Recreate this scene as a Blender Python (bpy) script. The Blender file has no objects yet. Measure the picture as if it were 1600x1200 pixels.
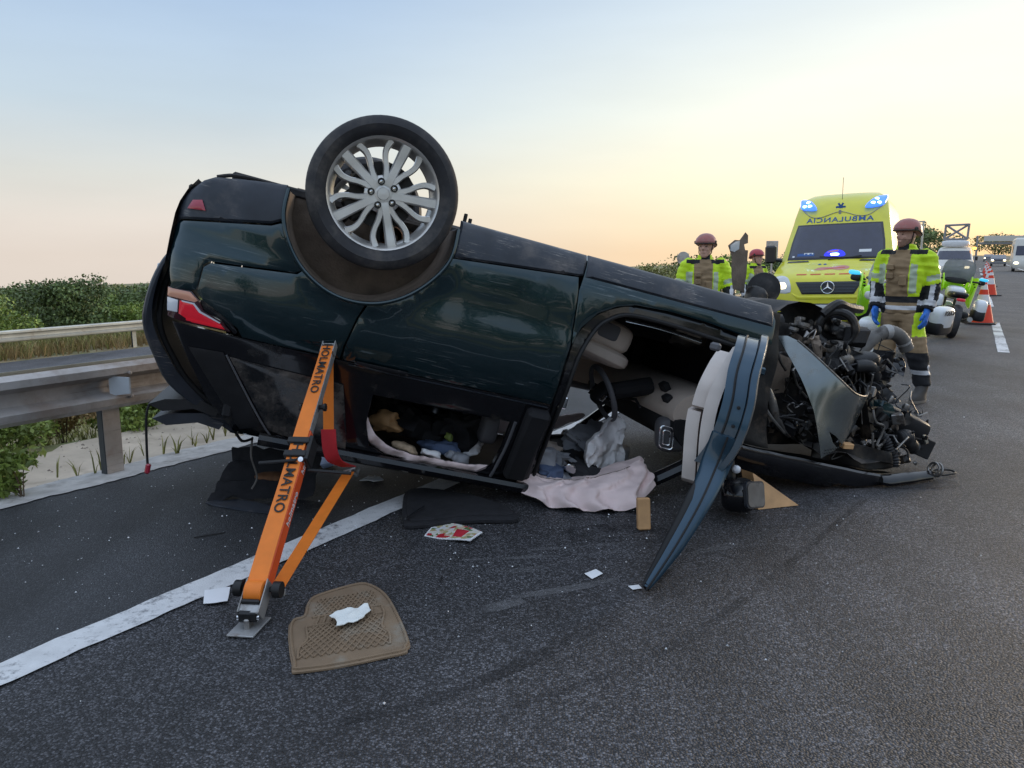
import bpy, bmesh, math, random
import numpy as np
from mathutils import Vector, Matrix, noise
from mathutils.geometry import delaunay_2d_cdt
random.seed(7); np.random.seed(7)
sc = bpy.context.scene
COL = sc.collection
R = math.radians

# ---------------------------------------------------------------- camera
cam_d = bpy.data.cameras.new('camera'); cam = bpy.data.objects.new('camera', cam_d); COL.objects.link(cam)
cam_d.sensor_width = 36; cam_d.lens = 27.0; cam_d.clip_start = .05; cam_d.clip_end = 4000
cam.location = (0, 0, 1.5); cam.rotation_euler = (R(90) - math.atan(202 / 1200), 0, 0)
sc.camera = cam

# ---------------------------------------------------------------- sky at dusk, weak low sun on the right
SUN_AZ, SUN_EL = R(52), R(5)          # azimuth clockwise from +Y
wd = bpy.data.worlds.new('World'); sc.world = wd; wd.use_nodes = True
nt = wd.node_tree; nt.nodes.clear(); N = nt.nodes.new; L = nt.links.new
out = N('ShaderNodeOutputWorld'); bg = N('ShaderNodeBackground'); L(bg.outputs[0], out.inputs[0])
sky = N('ShaderNodeTexSky'); sky.sky_type = 'NISHITA'; sky.sun_disc = False
sky.sun_elevation = SUN_EL; sky.sun_rotation = SUN_AZ; sky.dust_density = 2.0; sky.air_density = 1.2
tc = N('ShaderNodeTexCoord'); sep = N('ShaderNodeSeparateXYZ'); L(tc.outputs['Generated'], sep.inputs[0])
dot = N('ShaderNodeVectorMath'); dot.operation = 'DOT_PRODUCT'; L(tc.outputs['Generated'], dot.inputs[0])
dot.inputs[1].default_value = (math.sin(SUN_AZ), math.cos(SUN_AZ), 0)
mr = N('ShaderNodeMapRange'); mr.interpolation_type = 'SMOOTHSTEP'; L(dot.outputs['Value'], mr.inputs[0])
mr.inputs[1].default_value = .32; mr.inputs[2].default_value = 1.08
def ramp(stops):
    r = N('ShaderNodeValToRGB'); L(sep.outputs['Z'], r.inputs[0]); e = r.color_ramp.elements
    e[0].position, e[0].color = stops[0][0], (*stops[0][1], 1); e[1].position, e[1].color = stops[-1][0], (*stops[-1][1], 1)
    for p, c in stops[1:-1]:
        q = e.new(p); q.color = (*c, 1)
    r.color_ramp.interpolation = 'LINEAR'
    return r
rA = ramp([(0.0, (.70, .62, .55)), (.04, (.70, .65, .60)), (.09, (.63, .64, .62)), (.17, (.50, .60, .69)), (.29, (.38, .51, .70)), (.5, (.54, .66, .86)), (1.0, (.76, .90, 1.12))])
rB = ramp([(0.0, (.97, .68, .36)), (.035, (1.0, .82, .52)), (.09, (1.02, .94, .68)), (.17, (.95, .94, .79)), (.29, (.74, .81, .82)), (.5, (.66, .76, .90)), (1.0, (.76, .90, 1.12))])
mx = N('ShaderNodeMix'); mx.data_type = 'RGBA'; L(mr.outputs[0], mx.inputs[0]); L(rA.outputs[0], mx.inputs[6]); L(rB.outputs[0], mx.inputs[7])
sk = N('ShaderNodeMix'); sk.data_type = 'RGBA'; sk.blend_type = 'ADD'; sk.inputs[0].default_value = .02
cl = N('ShaderNodeTexNoise'); cl.inputs['Scale'].default_value = 2.2; cl.inputs['Detail'].default_value = 6
mp = N('ShaderNodeMapping'); mp.inputs['Scale'].default_value = (1, 1, 5); L(tc.outputs['Generated'], mp.inputs[0]); L(mp.outputs[0], cl.inputs['Vector'])
cr = N('ShaderNodeMapRange'); L(cl.outputs[0], cr.inputs[0]); cr.inputs[1].default_value = .35; cr.inputs[2].default_value = .75; cr.inputs[3].default_value = .955; cr.inputs[4].default_value = 1.06
cm = N('ShaderNodeMix'); cm.data_type = 'RGBA'; cm.blend_type = 'MULTIPLY'; cm.inputs[0].default_value = 1; L(mx.outputs[2], cm.inputs[6]); L(cr.outputs[0], cm.inputs[7])
L(cm.outputs[2], sk.inputs[6]); L(sky.outputs[0], sk.inputs[7]); L(sk.outputs[2], bg.inputs[0]); bg.inputs[1].default_value = .81
sd = bpy.data.lights.new('sun', 'SUN'); sd.energy = 1.0; sd.angle = R(14); sd.color = (1, .80, .58)
so = bpy.data.objects.new('sun', sd); COL.objects.link(so); so.rotation_euler = (R(90) - SUN_EL, 0, math.pi - SUN_AZ)
so.location = (20, 20, 30)
sc.view_settings.view_transform = 'Standard'; sc.view_settings.look = 'None'; sc.view_settings.gamma = 1
sc.view_settings.exposure = 0.46
sc.cycles.max_bounces = 8; sc.cycles.caustics_reflective = False; sc.cycles.caustics_refractive = False
try: sc.cycles.use_denoising = True
except Exception: pass

# ---------------------------------------------------------------- materials
MATS = {}
def mat(name, col=(.5, .5, .5), rough=.5, metal=0, var=.12, vscale=6, bump=0, bscale=60, coat=0, spec=.5, dirt=None, dscale=3, dlo=.5, dhi=.7, emit=None, estr=0, trans=0, alpha=1, flake=0, island=0, ior=1.45, sheen=0, scratch=None):
    if name in MATS: return MATS[name]
    m = bpy.data.materials.new(name); m.use_nodes = True; t = m.node_tree; b = t.nodes['Principled BSDF']
    n = t.nodes.new; l = t.links.new
    b.inputs['Roughness'].default_value = rough; b.inputs['Metallic'].default_value = metal
    b.inputs['Coat Weight'].default_value = coat; b.inputs['Coat Roughness'].default_value = .04
    b.inputs['Specular IOR Level'].default_value = spec; b.inputs['IOR'].default_value = ior
    b.inputs['Transmission Weight'].default_value = trans; b.inputs['Alpha'].default_value = alpha
    b.inputs['Sheen Weight'].default_value = sheen
    co = n('ShaderNodeTexCoord')
    nz = n('ShaderNodeTexNoise'); nz.inputs['Scale'].default_value = vscale; nz.inputs['Detail'].default_value = 5; l(co.outputs['Object'], nz.inputs['Vector'])
    rg = n('ShaderNodeMapRange'); l(nz.outputs[0], rg.inputs[0]); rg.inputs[1].default_value = .3; rg.inputs[2].default_value = .7; rg.inputs[3].default_value = 1 - var; rg.inputs[4].default_value = 1 + var
    mu = n('ShaderNodeMix'); mu.data_type = 'RGBA'; mu.blend_type = 'MULTIPLY'; mu.inputs[0].default_value = 1; mu.inputs[6].default_value = (*col, 1); l(rg.outputs[0], mu.inputs[7])
    last = mu.outputs[2]
    if island:
        ge = n('ShaderNodeNewGeometry'); r2 = n('ShaderNodeMapRange'); l(ge.outputs['Random Per Island'], r2.inputs[0]); r2.inputs[3].default_value = 1 - island; r2.inputs[4].default_value = 1 + island
        m2 = n('ShaderNodeMix'); m2.data_type = 'RGBA'; m2.blend_type = 'MULTIPLY'; m2.inputs[0].default_value = 1; l(last, m2.inputs[6]); l(r2.outputs[0], m2.inputs[7]); last = m2.outputs[2]
    if dirt:
        dz = n('ShaderNodeTexNoise'); dz.inputs['Scale'].default_value = dscale; dz.inputs['Detail'].default_value = 9; dz.inputs['Roughness'].default_value = .65; l(co.outputs['Object'], dz.inputs['Vector'])
        dr = n('ShaderNodeMapRange'); dr.interpolation_type = 'SMOOTHSTEP'; l(dz.outputs[0], dr.inputs[0]); dr.inputs[1].default_value = dlo; dr.inputs[2].default_value = dhi
        md = n('ShaderNodeMix'); md.data_type = 'RGBA'; l(dr.outputs[0], md.inputs[0]); l(last, md.inputs[6]); md.inputs[7].default_value = (*dirt, 1); last = md.outputs[2]
        rr = n('ShaderNodeMapRange'); l(dr.outputs[0], rr.inputs[0]); rr.inputs[3].default_value = rough; rr.inputs[4].default_value = min(1, max(rough, .75)); l(rr.outputs[0], b.inputs['Roughness'])
    if scratch:
        mp2 = n('ShaderNodeMapping'); mp2.inputs['Scale'].default_value = scratch[1]; mp2.inputs['Rotation'].default_value = (0, R(scratch[3]), 0); l(co.outputs['Object'], mp2.inputs[0])
        s1 = n('ShaderNodeTexNoise'); s1.inputs['Scale'].default_value = 1; s1.inputs['Detail'].default_value = 6; s1.inputs['Roughness'].default_value = .7; l(mp2.outputs[0], s1.inputs['Vector'])
        s2 = n('ShaderNodeTexNoise'); s2.inputs['Scale'].default_value = scratch[2]; s2.inputs['Detail'].default_value = 3; l(co.outputs['Object'], s2.inputs['Vector'])
        q1 = n('ShaderNodeMapRange'); l(s1.outputs[0], q1.inputs[0]); q1.inputs[1].default_value = .56; q1.inputs[2].default_value = .66
        q2 = n('ShaderNodeMapRange'); l(s2.outputs[0], q2.inputs[0]); q2.inputs[1].default_value = .48; q2.inputs[2].default_value = .66
        qm = n('ShaderNodeMath'); qm.operation = 'MULTIPLY'; l(q1.outputs[0], qm.inputs[0]); l(q2.outputs[0], qm.inputs[1])
        ms_ = n('ShaderNodeMix'); ms_.data_type = 'RGBA'; l(qm.outputs[0], ms_.inputs[0]); l(last, ms_.inputs[6]); ms_.inputs[7].default_value = (*scratch[0], 1); last = ms_.outputs[2]
    l(last, b.inputs['Base Color'])
    if flake:
        fz = n('ShaderNodeTexNoise'); fz.inputs['Scale'].default_value = 5; fz.inputs['Detail'].default_value = 3; l(co.outputs['Object'], fz.inputs['Vector'])
        fr = n('ShaderNodeMapRange'); l(fz.outputs[0], fr.inputs[0]); fr.inputs[3].default_value = rough * .8; fr.inputs[4].default_value = rough * 1.3; l(fr.outputs[0], b.inputs['Roughness'])
    if bump:
        bz = n('ShaderNodeTexNoise'); bz.inputs['Scale'].default_value = bscale; bz.inputs['Detail'].default_value = 4; l(co.outputs['Object'], bz.inputs['Vector'])
        bp = n('ShaderNodeBump'); bp.inputs['Strength'].default_value = bump; bp.inputs['Distance'].default_value = .01; l(bz.outputs[0], bp.inputs['Height']); l(bp.outputs[0], b.inputs['Normal'])
    if emit:
        b.inputs['Emission Color'].default_value = (*emit, 1); b.inputs['Emission Strength'].default_value = estr
    MATS[name] = m
    return m

# ---------------------------------------------------------------- mesh builder
class MB:
    def __init__(s): s.v = []; s.f = []; s.m = []
    def add(s, vs, fs, mi=0):
        o = len(s.v); s.v += [tuple(p) for p in vs]; s.f += [tuple(i + o for i in f) for f in fs]; s.m += [mi] * len(fs); return s
    def box(s, c, d, rot=None, ch=.0, mi=0, taper=(1, 1)):
        hx, hy, hz = d[0] / 2, d[1] / 2, d[2] / 2
        M = rot if rot is not None else Matrix.Identity(3)
        if isinstance(M, (int, float)): M = Matrix.Rotation(M, 3, 'Z')
        if isinstance(M, (tuple, list)):
            from mathutils import Euler
            M = Euler(M).to_matrix()
        ch = min(ch, hx * .9, hy * .9, hz * .9); c = Vector(c)
        vs = []; idx = {}
        if ch <= 0:
            for sx in (-1, 1):
                for sy in (-1, 1):
                    for sz in (-1, 1):
                        kx = taper[0] if sz > 0 else 1; ky = taper[1] if sz > 0 else 1
                        vs.append(c + M @ Vector((sx * hx * kx, sy * hy * ky, sz * hz)))
            return s.add(vs, [(0, 1, 3, 2), (4, 6, 7, 5), (0, 4, 5, 1), (2, 3, 7, 6), (0, 2, 6, 4), (1, 5, 7, 3)], mi)
        for sx in (-1, 1):
            for sy in (-1, 1):
                for sz in (-1, 1):
                    kx = taper[0] if sz > 0 else 1; ky = taper[1] if sz > 0 else 1
                    X, Y, Z = sx * hx * kx, sy * hy * ky, sz * hz
                    for a in range(3):
                        p = [X - sx * ch, Y - sy * ch, Z - sz * ch]; p[a] = (X, Y, Z)[a]
                        idx[sx, sy, sz, a] = len(vs); vs.append(c + M @ Vector(p))
        fs = []
        for a in range(3):
            b, d2 = (a + 1) % 3, (a + 2) % 3
            for sg in (-1, 1):
                q = []
                for (u, w) in ((-1, -1), (1, -1), (1, 1), (-1, 1)):
                    k = [0, 0, 0]; k[a] = sg; k[b] = u; k[d2] = w; q.append(idx[k[0], k[1], k[2], a])
                fs.append(tuple(q if sg > 0 else q[::-1]))
        for a in range(3):       # edges along axis a
            b, d2 = (a + 1) % 3, (a + 2) % 3
            for u in (-1, 1):
                for w in (-1, 1):
                    k0 = [0, 0, 0]; k0[a] = -1; k0[b] = u; k0[d2] = w; k1 = k0[:]; k1[a] = 1
                    q = [idx[(*k0, b)], idx[(*k1, b)], idx[(*k1, d2)], idx[(*k0, d2)]]
                    fs.append(tuple(q if u * w < 0 else q[::-1]))
        for sx in (-1, 1):
            for sy in (-1, 1):
                for sz in (-1, 1):
                    q = [idx[sx, sy, sz, 0], idx[sx, sy, sz, 1], idx[sx, sy, sz, 2]]
                    fs.append(tuple(q if sx * sy * sz > 0 else q[::-1]))
        return s.add(vs, fs, mi)
    def tube(s, pts, r, n=10, caps=True, mi=0, closed=False, flat=1.0, up=None):
        pts = [Vector(p) for p in pts]; k = len(pts); vs = []; fs = []
        prev = None
        for i, p in enumerate(pts):
            if closed: d = (pts[(i + 1) % k] - pts[i - 1])
            else: d = pts[min(i + 1, k - 1)] - pts[max(i - 1, 0)]
            d.normalize()
            if up is not None: a = Vector(up) - d * d.dot(Vector(up))
            elif prev is None: a = d.orthogonal()
            else: a = prev - d * prev.dot(d)
            if a.length < 1e-6: a = d.orthogonal()
            a.normalize(); prev = a; b = d.cross(a)
            rr = r[i] if isinstance(r, (list, tuple)) else r
            for j in range(n):
                t = 2 * math.pi * j / n; vs.append(p + a * (rr * math.cos(t)) + b * (rr * flat * math.sin(t)))
        m = k if closed else k - 1
        for i in range(m):
            for j in range(n):
                a0 = i * n + j; a1 = i * n + (j + 1) % n; b0 = ((i + 1) % k) * n + j; b1 = ((i + 1) % k) * n + (j + 1) % n
                fs.append((a0, a1, b1, b0))
        if caps and not closed:
            fs.append(tuple(range(n))[::-1]); fs.append(tuple((k - 1) * n + j for j in range(n)))
        return s.add(vs, fs, mi)
    def rings(s, rings, caps=True, mi=0, closed_ring=True):
        n = len(rings[0]); vs = [p for r in rings for p in r]; fs = []
        for i in range(len(rings) - 1):
            for j in range(n if closed_ring else n - 1):
                fs.append((i * n + j, i * n + (j + 1) % n, (i + 1) * n + (j + 1) % n, (i + 1) * n + j))
        if caps and closed_ring:
            fs.append(tuple(range(n))[::-1]); fs.append(tuple((len(rings) - 1) * n + j for j in range(n)))
        return s.add(vs, fs, mi)
    def lathe(s, prof, c=(0, 0, 0), axis='Z', n=32, mi=0, a0=0, a1=2 * math.pi):
        full = abs(a1 - a0 - 2 * math.pi) < 1e-6; k = len(prof); m = n if full else n + 1; vs = []; fs = []
        for i in range(m):
            t = a0 + (a1 - a0) * i / n; cs, sn = math.cos(t), math.sin(t)
            for (r, h) in prof:
                p = (r * cs, r * sn, h) if axis == 'Z' else ((r * cs, h, r * sn) if axis == 'Y' else (h, r * cs, r * sn))
                vs.append((p[0] + c[0], p[1] + c[1], p[2] + c[2]))
        for i in range(n if full else n):
            i2 = (i + 1) % m
            for j in range(k - 1): fs.append((i * k + j, i2 * k + j, i2 * k + j + 1, i * k + j + 1))
        return s.add(vs, fs, mi)
    def panel(s, outline, fn, thick=.012, grid=.05, holes=(), off=0, edge=.004, inset=.012, mi=0, smooth=0, jitter=0):
        """solid sheet: outline in (u,v); fn(u,v,depth) -> point, depth grows inwards"""
        if smooth: outline = spline2(outline, smooth)
        holes = [spline2(h, smooth) if smooth else h for h in holes]
        outline = resample(outline, grid * .7); holes = [resample(h, grid * .7) for h in holes]
        loops = [outline] + list(holes); co = []; fidx = []
        for lp in loops:
            fidx.append(list(range(len(co), len(co) + len(lp)))); co += [Vector(p) for p in lp]
        nb = len(co)
        us = [p[0] for p in outline]; vs_ = [p[1] for p in outline]
        arr = [np.array(lp) for lp in loops]
        def dist(p):
            best = 9
            for a in arr:
                b = np.roll(a, -1, 0); d = b - a; q = np.array(p) - a
                t = np.clip((q * d).sum(1) / np.maximum((d * d).sum(1), 1e-12), 0, 1)
                best = min(best, np.sqrt((((a + d * t[:, None]) - np.array(p)) ** 2).sum(1)).min())
            return best
        def inside(p):
            def pin(a):
                x, y = p; c = False; j = len(a) - 1
                for i in range(len(a)):
                    if (a[i][1] > y) != (a[j][1] > y) and x < (a[j][0] - a[i][0]) * (y - a[i][1]) / (a[j][1] - a[i][1] + 1e-12) + a[i][0]: c = not c
                    j = i
                return c
            return pin(outline) and not any(pin(h) for h in holes)
        pts = []
        if inset:
            for lp in loops:
                k = len(lp)
                for i in range(k):
                    a = Vector(lp[i - 1]); b = Vector(lp[(i + 1) % k]); d = (b - a)
                    if d.length < 1e-9: continue
                    nrm = Vector((-d.y, d.x)).normalized()
                    for sg in (1, -1):
                        q = Vector(lp[i]) + nrm * inset * sg
                        if inside(q) and dist(q) > inset * .7: pts.append(q); break
        nu = int((max(us) - min(us)) / grid) + 1; nv = int((max(vs_) - min(vs_)) / grid) + 1
        for i in range(nu + 1):
            for j in range(nv + 1):
                q = (min(us) + (i + (j % 2) * .5) * grid, min(vs_) + j * grid)
                if inside(q) and dist(q) > max(inset * 1.6, grid * .35): pts.append(Vector(q))
        co += pts
        r = delaunay_2d_cdt(co, [], fidx, 2 if holes else 1, 1e-6)
        V, Fc = r[0], r[2]; ori = r[3]
        isb = [any(o < nb for o in oo) for oo in ori]
        n = len(V)
        top = [fn(p.x, p.y, off + (edge if isb[i] else 0) + (random.uniform(-jitter, jitter) if jitter else 0)) for i, p in enumerate(V)]
        bot = [fn(p.x, p.y, off + thick) for p in V]
        vs = list(top) + list(bot); fs = [tuple(f) for f in Fc]
        cnt = {}
        for f in Fc:
            for i in range(len(f)):
                e = (f[i], f[(i + 1) % len(f)]); cnt[tuple(sorted(e))] = cnt.get(tuple(sorted(e)), 0) + 1
        fs2 = [tuple(i + n for i in f[::-1]) for f in fs]
        side = []
        for f in Fc:
            for i in range(len(f)):
                a, b = f[i], f[(i + 1) % len(f)]
                if cnt[tuple(sorted((a, b)))] == 1: side.append((b, a, a + n, b + n))
        return s.add(vs, fs + fs2 + side, mi)
    def build(s, name, m, parent=None, sharp=35, recalc=True, loc=None, weld=0):
        me = bpy.data.meshes.new(name); me.from_pydata([tuple(v) for v in s.v], [], s.f)
        ms = m if isinstance(m, (list, tuple)) else [m]
        for q in ms: me.materials.append(MATS[q] if isinstance(q, str) else q)
        if len(ms) > 1: me.polygons.foreach_set('material_index', s.m)
        if recalc or weld:
            bm = bmesh.new(); bm.from_mesh(me)
            if weld: bmesh.ops.remove_doubles(bm, verts=bm.verts, dist=weld)
            bmesh.ops.recalc_face_normals(bm, faces=bm.faces); bm.to_mesh(me); bm.free()
        me.shade_smooth(); me.set_sharp_from_angle(angle=R(sharp))
        o = bpy.data.objects.new(name, me); COL.objects.link(o)
        if parent: o.parent = parent
        if loc is not None: o.location = loc
        return o
def spline2(pts, sub=4):
    k = len(pts); o = []
    for i in range(k):
        p0, p1, p2, p3 = (np.array(pts[(i + d) % k], float) for d in (-1, 0, 1, 2))
        for t in np.linspace(0, 1, sub, endpoint=False):
            o.append(tuple(.5 * ((2 * p1) + (-p0 + p2) * t + (2 * p0 - 5 * p1 + 4 * p2 - p3) * t * t + (-p0 + 3 * p1 - 3 * p2 + p3) * t ** 3)))
    return o
def curve(pts, sub=6):
    P = [np.array(p, float) for p in pts]; o = []
    for i in range(len(P) - 1):
        p0 = P[max(i - 1, 0)]; p1 = P[i]; p2 = P[i + 1]; p3 = P[min(i + 2, len(P) - 1)]
        for t in np.linspace(0, 1, sub, endpoint=False):
            o.append(tuple(.5 * ((2 * p1) + (-p0 + p2) * t + (2 * p0 - 5 * p1 + 4 * p2 - p3) * t * t + (-p0 + 3 * p1 - 3 * p2 + p3) * t ** 3)))
    o.append(tuple(P[-1])); return o
def resample(lp, step):
    o = []; k = len(lp)
    for i in range(k):
        a = np.array(lp[i], float); b = np.array(lp[(i + 1) % k], float); n = max(1, int(np.linalg.norm(b - a) / step))
        for j in range(n): o.append(tuple(a + (b - a) * j / n))
    return o
def tag(o, label=None, cat=None, group=None, kind=None):
    if label: o['label'] = label
    if cat: o['category'] = cat
    if group: o['group'] = group
    if kind: o['kind'] = kind
    return o
def empty(name, loc=(0, 0, 0), rz=0, label=None, cat=None, group=None):
    o = bpy.data.objects.new(name, None); COL.objects.link(o); o.location = loc; o.rotation_euler = (0, 0, rz); o.empty_display_size = .2
    return tag(o, label, cat, group)
def copy_tree(o, parent=None):
    c = o.copy(); COL.objects.link(c); c.parent = parent
    for ch in list(o.children): copy_tree(ch, c)
    return c
def text_mesh(txt, size, depth=.002, name='lettering', flip=False, font_shear=0, align='CENTER', spacing=1.0):
    cu = bpy.data.curves.new('t', 'FONT'); cu.body = txt; cu.size = size; cu.extrude = depth; cu.align_x = align; cu.align_y = 'CENTER'; cu.shear = font_shear; cu.offset = size * .012; cu.resolution_u = 3; cu.space_character = spacing
    o = bpy.data.objects.new('t', cu); COL.objects.link(o); dg = bpy.context.evaluated_depsgraph_get(); dg.update()
    me = bpy.data.meshes.new_from_object(o.evaluated_get(dg)); me.name = name
    bpy.data.objects.remove(o); bpy.data.curves.remove(cu)
    if flip:
        for v in me.vertices: v.co.x = -v.co.x
        me.flip_normals()
    return me
def text_obj(txt, size, m, parent, fn, name='lettering', **k):
    me = text_mesh(txt, size, name=name, **k)
    for v in me.vertices: v.co = fn(v.co.x, v.co.y, v.co.z)
    me.materials.append(MATS[m]); o = bpy.data.objects.new(name, me); COL.objects.link(o); o.parent = parent
    return o
# road coordinates: r along the road (away), n to the right of the camera's foot
A = R(30.786); SA, CA = math.sin(A), math.cos(A)
def rd(r, n, z=0): return (r * SA + n * CA, r * CA - n * SA, z)
ROADROT = -A     # rotation about z so that local +Y runs along the road
# ---------------------------------------------------------------- materials of the setting
def asphalt(name, base, coarse, lo, hi, tint=(1, 1, 1.08), sc_=150):
    m = bpy.data.materials.new(name); m.use_nodes = True; t = m.node_tree; b = t.nodes['Principled BSDF']; n = t.nodes.new; l = t.links.new
    co = n('ShaderNodeTexCoord')
    v = n('ShaderNodeTexVoronoi'); v.inputs['Scale'].default_value = sc_; l(co.outputs['Object'], v.inputs['Vector'])
    sx = n('ShaderNodeSeparateColor'); l(v.outputs['Color'], sx.inputs[0])
    pw = n('ShaderNodeMath'); pw.operation = 'POWER'; l(sx.outputs[0], pw.inputs[0]); pw.inputs[1].default_value = 3.0
    g = n('ShaderNodeMapRange'); l(pw.outputs[0], g.inputs[0]); g.inputs[3].default_value = lo; g.inputs[4].default_value = hi
    d = n('ShaderNodeMapRange'); l(v.outputs['Distance'], d.inputs[0]); d.inputs[1].default_value = .25; d.inputs[2].default_value = .7; d.inputs[3].default_value = 1; d.inputs[4].default_value = .45
    m1 = n('ShaderNodeMath'); m1.operation = 'MULTIPLY'; l(g.outputs[0], m1.inputs[0]); l(d.outputs[0], m1.inputs[1])
    big = n('ShaderNodeTexNoise'); big.inputs['Scale'].default_value = .7; big.inputs['Detail'].default_value = 7; big.inputs['Roughness'].default_value = .6; l(co.outputs['Object'], big.inputs['Vector'])
    bg_ = n('ShaderNodeMapRange'); l(big.outputs[0], bg_.inputs[0]); bg_.inputs[1].default_value = .3; bg_.inputs[2].default_value = .7; bg_.inputs[3].default_value = .52; bg_.inputs[4].default_value = 1.4
    m2 = n('ShaderNodeMath'); m2.operation = 'MULTIPLY'; l(m1.outputs[0], m2.inputs[0]); l(bg_.outputs[0], m2.inputs[1])
    # tyre-polished streaks and drag scratches along the road
    mp_ = n('ShaderNodeMapping'); mp_.inputs['Rotation'].default_value = (0, 0, A); mp_.inputs['Scale'].default_value = (2.5, .05, 1); l(co.outputs['Object'], mp_.inputs[0])
    st = n('ShaderNodeTexNoise'); st.inputs['Scale'].default_value = 1.0; st.inputs['Detail'].default_value = 5; l(mp_.outputs[0], st.inputs['Vector'])
    sr = n('ShaderNodeMapRange'); l(st.outputs[0], sr.inputs[0]); sr.inputs[1].default_value = .35; sr.inputs[2].default_value = .65; sr.inputs[3].default_value = .8; sr.inputs[4].default_value = 1.2
    m3 = n('ShaderNodeMath'); m3.operation = 'MULTIPLY'; l(m2.outputs[0], m3.inputs[0]); l(sr.outputs[0], m3.inputs[1])
    c = n('ShaderNodeMix'); c.data_type = 'RGBA'; c.blend_type = 'MULTIPLY'; c.inputs[0].default_value = 1; l(m3.outputs[0], c.inputs[6]); c.inputs[7].default_value = (*tint, 1)
    l(c.outputs[2], b.inputs['Base Color']); b.inputs['Roughness'].default_value = .62; b.inputs['Specular IOR Level'].default_value = .45
    bp = n('ShaderNodeBump'); bp.inputs['Strength'].default_value = coarse; bp.inputs['Distance'].default_value = .006; bp.invert = True; l(v.outputs['Distance'], bp.inputs['Height']); l(bp.outputs[0], b.inputs['Normal'])
    MATS[name] = m; return m
asphalt('asphalt_lane', .06, 1.0, .034, .235, (1, 1, 1.1), 132)
asphalt('asphalt_shoulder', .05, .5, .035, .11, (.96, 1, 1.1), 170)
asphalt('asphalt_service', .08, .4, .08, .17, (1.0, .97, 1.05), 60)
mat('earth', (.26, .21, .12), .95, var=.35, vscale=1.5, bump=.6, bscale=9, dirt=(.14, .16, .06), dscale=.5, dlo=.45, dhi=.6)
mat('ditch', (.50, .42, .33), .9, var=.22, vscale=3, bump=.35, bscale=30, dirt=(.33, .27, .2), dscale=2.2)
mat('edge_concrete', (.52, .50, .48), .85, var=.2, vscale=9, bump=.4, bscale=40, dirt=(.3, .28, .26), dscale=5)
def paint_mat():
    m = mat('road_paint', (.66, .66, .66), .7, var=.1, vscale=12)
    t = m.node_tree; b = t.nodes['Principled BSDF']; n = t.nodes.new; l = t.links.new
    co = n('ShaderNodeTexCoord'); z = n('ShaderNodeTexNoise'); z.inputs['Scale'].default_value = 26; z.inputs['Detail'].default_value = 10; z.inputs['Roughness'].default_value = .7; l(co.outputs['Object'], z.inputs[0])
    z2 = n('ShaderNodeTexNoise'); z2.inputs['Scale'].default_value = 1.6; z2.inputs['Detail'].default_value = 3; l(co.outputs['Object'], z2.inputs[0])
    ad = n('ShaderNodeMath'); ad.operation = 'ADD'; l(z.outputs[0], ad.inputs[0]); l(z2.outputs[0], ad.inputs[1])
    r_ = n('ShaderNodeMapRange'); l(ad.outputs[0], r_.inputs[0]); r_.inputs[1].default_value = .99; r_.inputs[2].default_value = 1.16; r_.inputs[3].default_value = 0; r_.inputs[4].default_value = .85
    src = b.inputs['Base Color'].links[0].from_socket
    mm = n('ShaderNodeMix'); mm.data_type = 'RGBA'; l(r_.outputs[0], mm.inputs[0]); l(src, mm.inputs[6]); mm.inputs[7].default_value = (.12, .12, .13, 1); l(mm.outputs[2], b.inputs['Base Color'])
    v = n('ShaderNodeTexVoronoi'); v.inputs['Scale'].default_value = 130; l(co.outputs['Object'], v.inputs['Vector'])
    bp = n('ShaderNodeBump'); bp.inputs['Strength'].default_value = .4; bp.inputs['Distance'].default_value = .004; bp.invert = True; l(v.outputs['Distance'], bp.inputs['Height']); l(bp.outputs[0], b.inputs['Normal'])
paint_mat()
mat('galvanised', (.52, .49, .47), .5, metal=.35, var=.18, vscale=4, bump=.05, bscale=120, dirt=(.33, .27, .23), dscale=2.5, dlo=.42, dhi=.7, scratch=((.2, .16, .13), (2, 2, 60), 1.2, 0))
mat('galvanised_old', (.62, .60, .53), .5, metal=.5, var=.14, vscale=3, dirt=(.42, .37, .3), dscale=1.5)
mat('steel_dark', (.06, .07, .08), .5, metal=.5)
mat('reflector', (.7, .75, .8), .2, metal=.3)
mat('leaf_a', (.21, .28, .06), .55, var=.3, vscale=2, island=.45)
mat('leaf_b', (.115, .16, .05), .55, var=.3, vscale=.8, island=.5)
mat('leaf_c', (.25, .25, .08), .6, var=.3, vscale=2, island=.5)
mat('leaf_dry', (.34, .24, .11), .8, var=.3, vscale=2, island=.45)
mat('leaf_orange', (.35, .17, .03), .7, var=.3, vscale=2, island=.4)
mat('bark', (.10, .075, .05), .9, var=.3, vscale=8, bump=.5, bscale=30)

def strip(name, n0, n1, r0, r1, z, m, kind='structure', seg=1, wob=0, zs=None, step=2.0, nn=1):
    b = MB(); rs = np.arange(r0, r1 + step, step) if seg else [r0, r1]
    rows = []
    for r in rs:
        row = []
        for i in range(nn + 1):
            n_ = n0 + (n1 - n0) * i / nn; w = 0
            if wob and i in (0, nn): w = wob * (noise.noise(Vector((r * .9, n_, 3))) + .6 * noise.noise(Vector((r * 4.3, n_, 7))) + .4 * noise.noise(Vector((r * 13, n_, 1))))
            row.append(rd(r, n_ + w, z if zs is None else zs(n_)))
        rows.append(row)
    b.rings(rows, caps=False, closed_ring=False)
    o = b.build(name, m); 
    if kind: o['kind'] = kind
    return o
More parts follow.
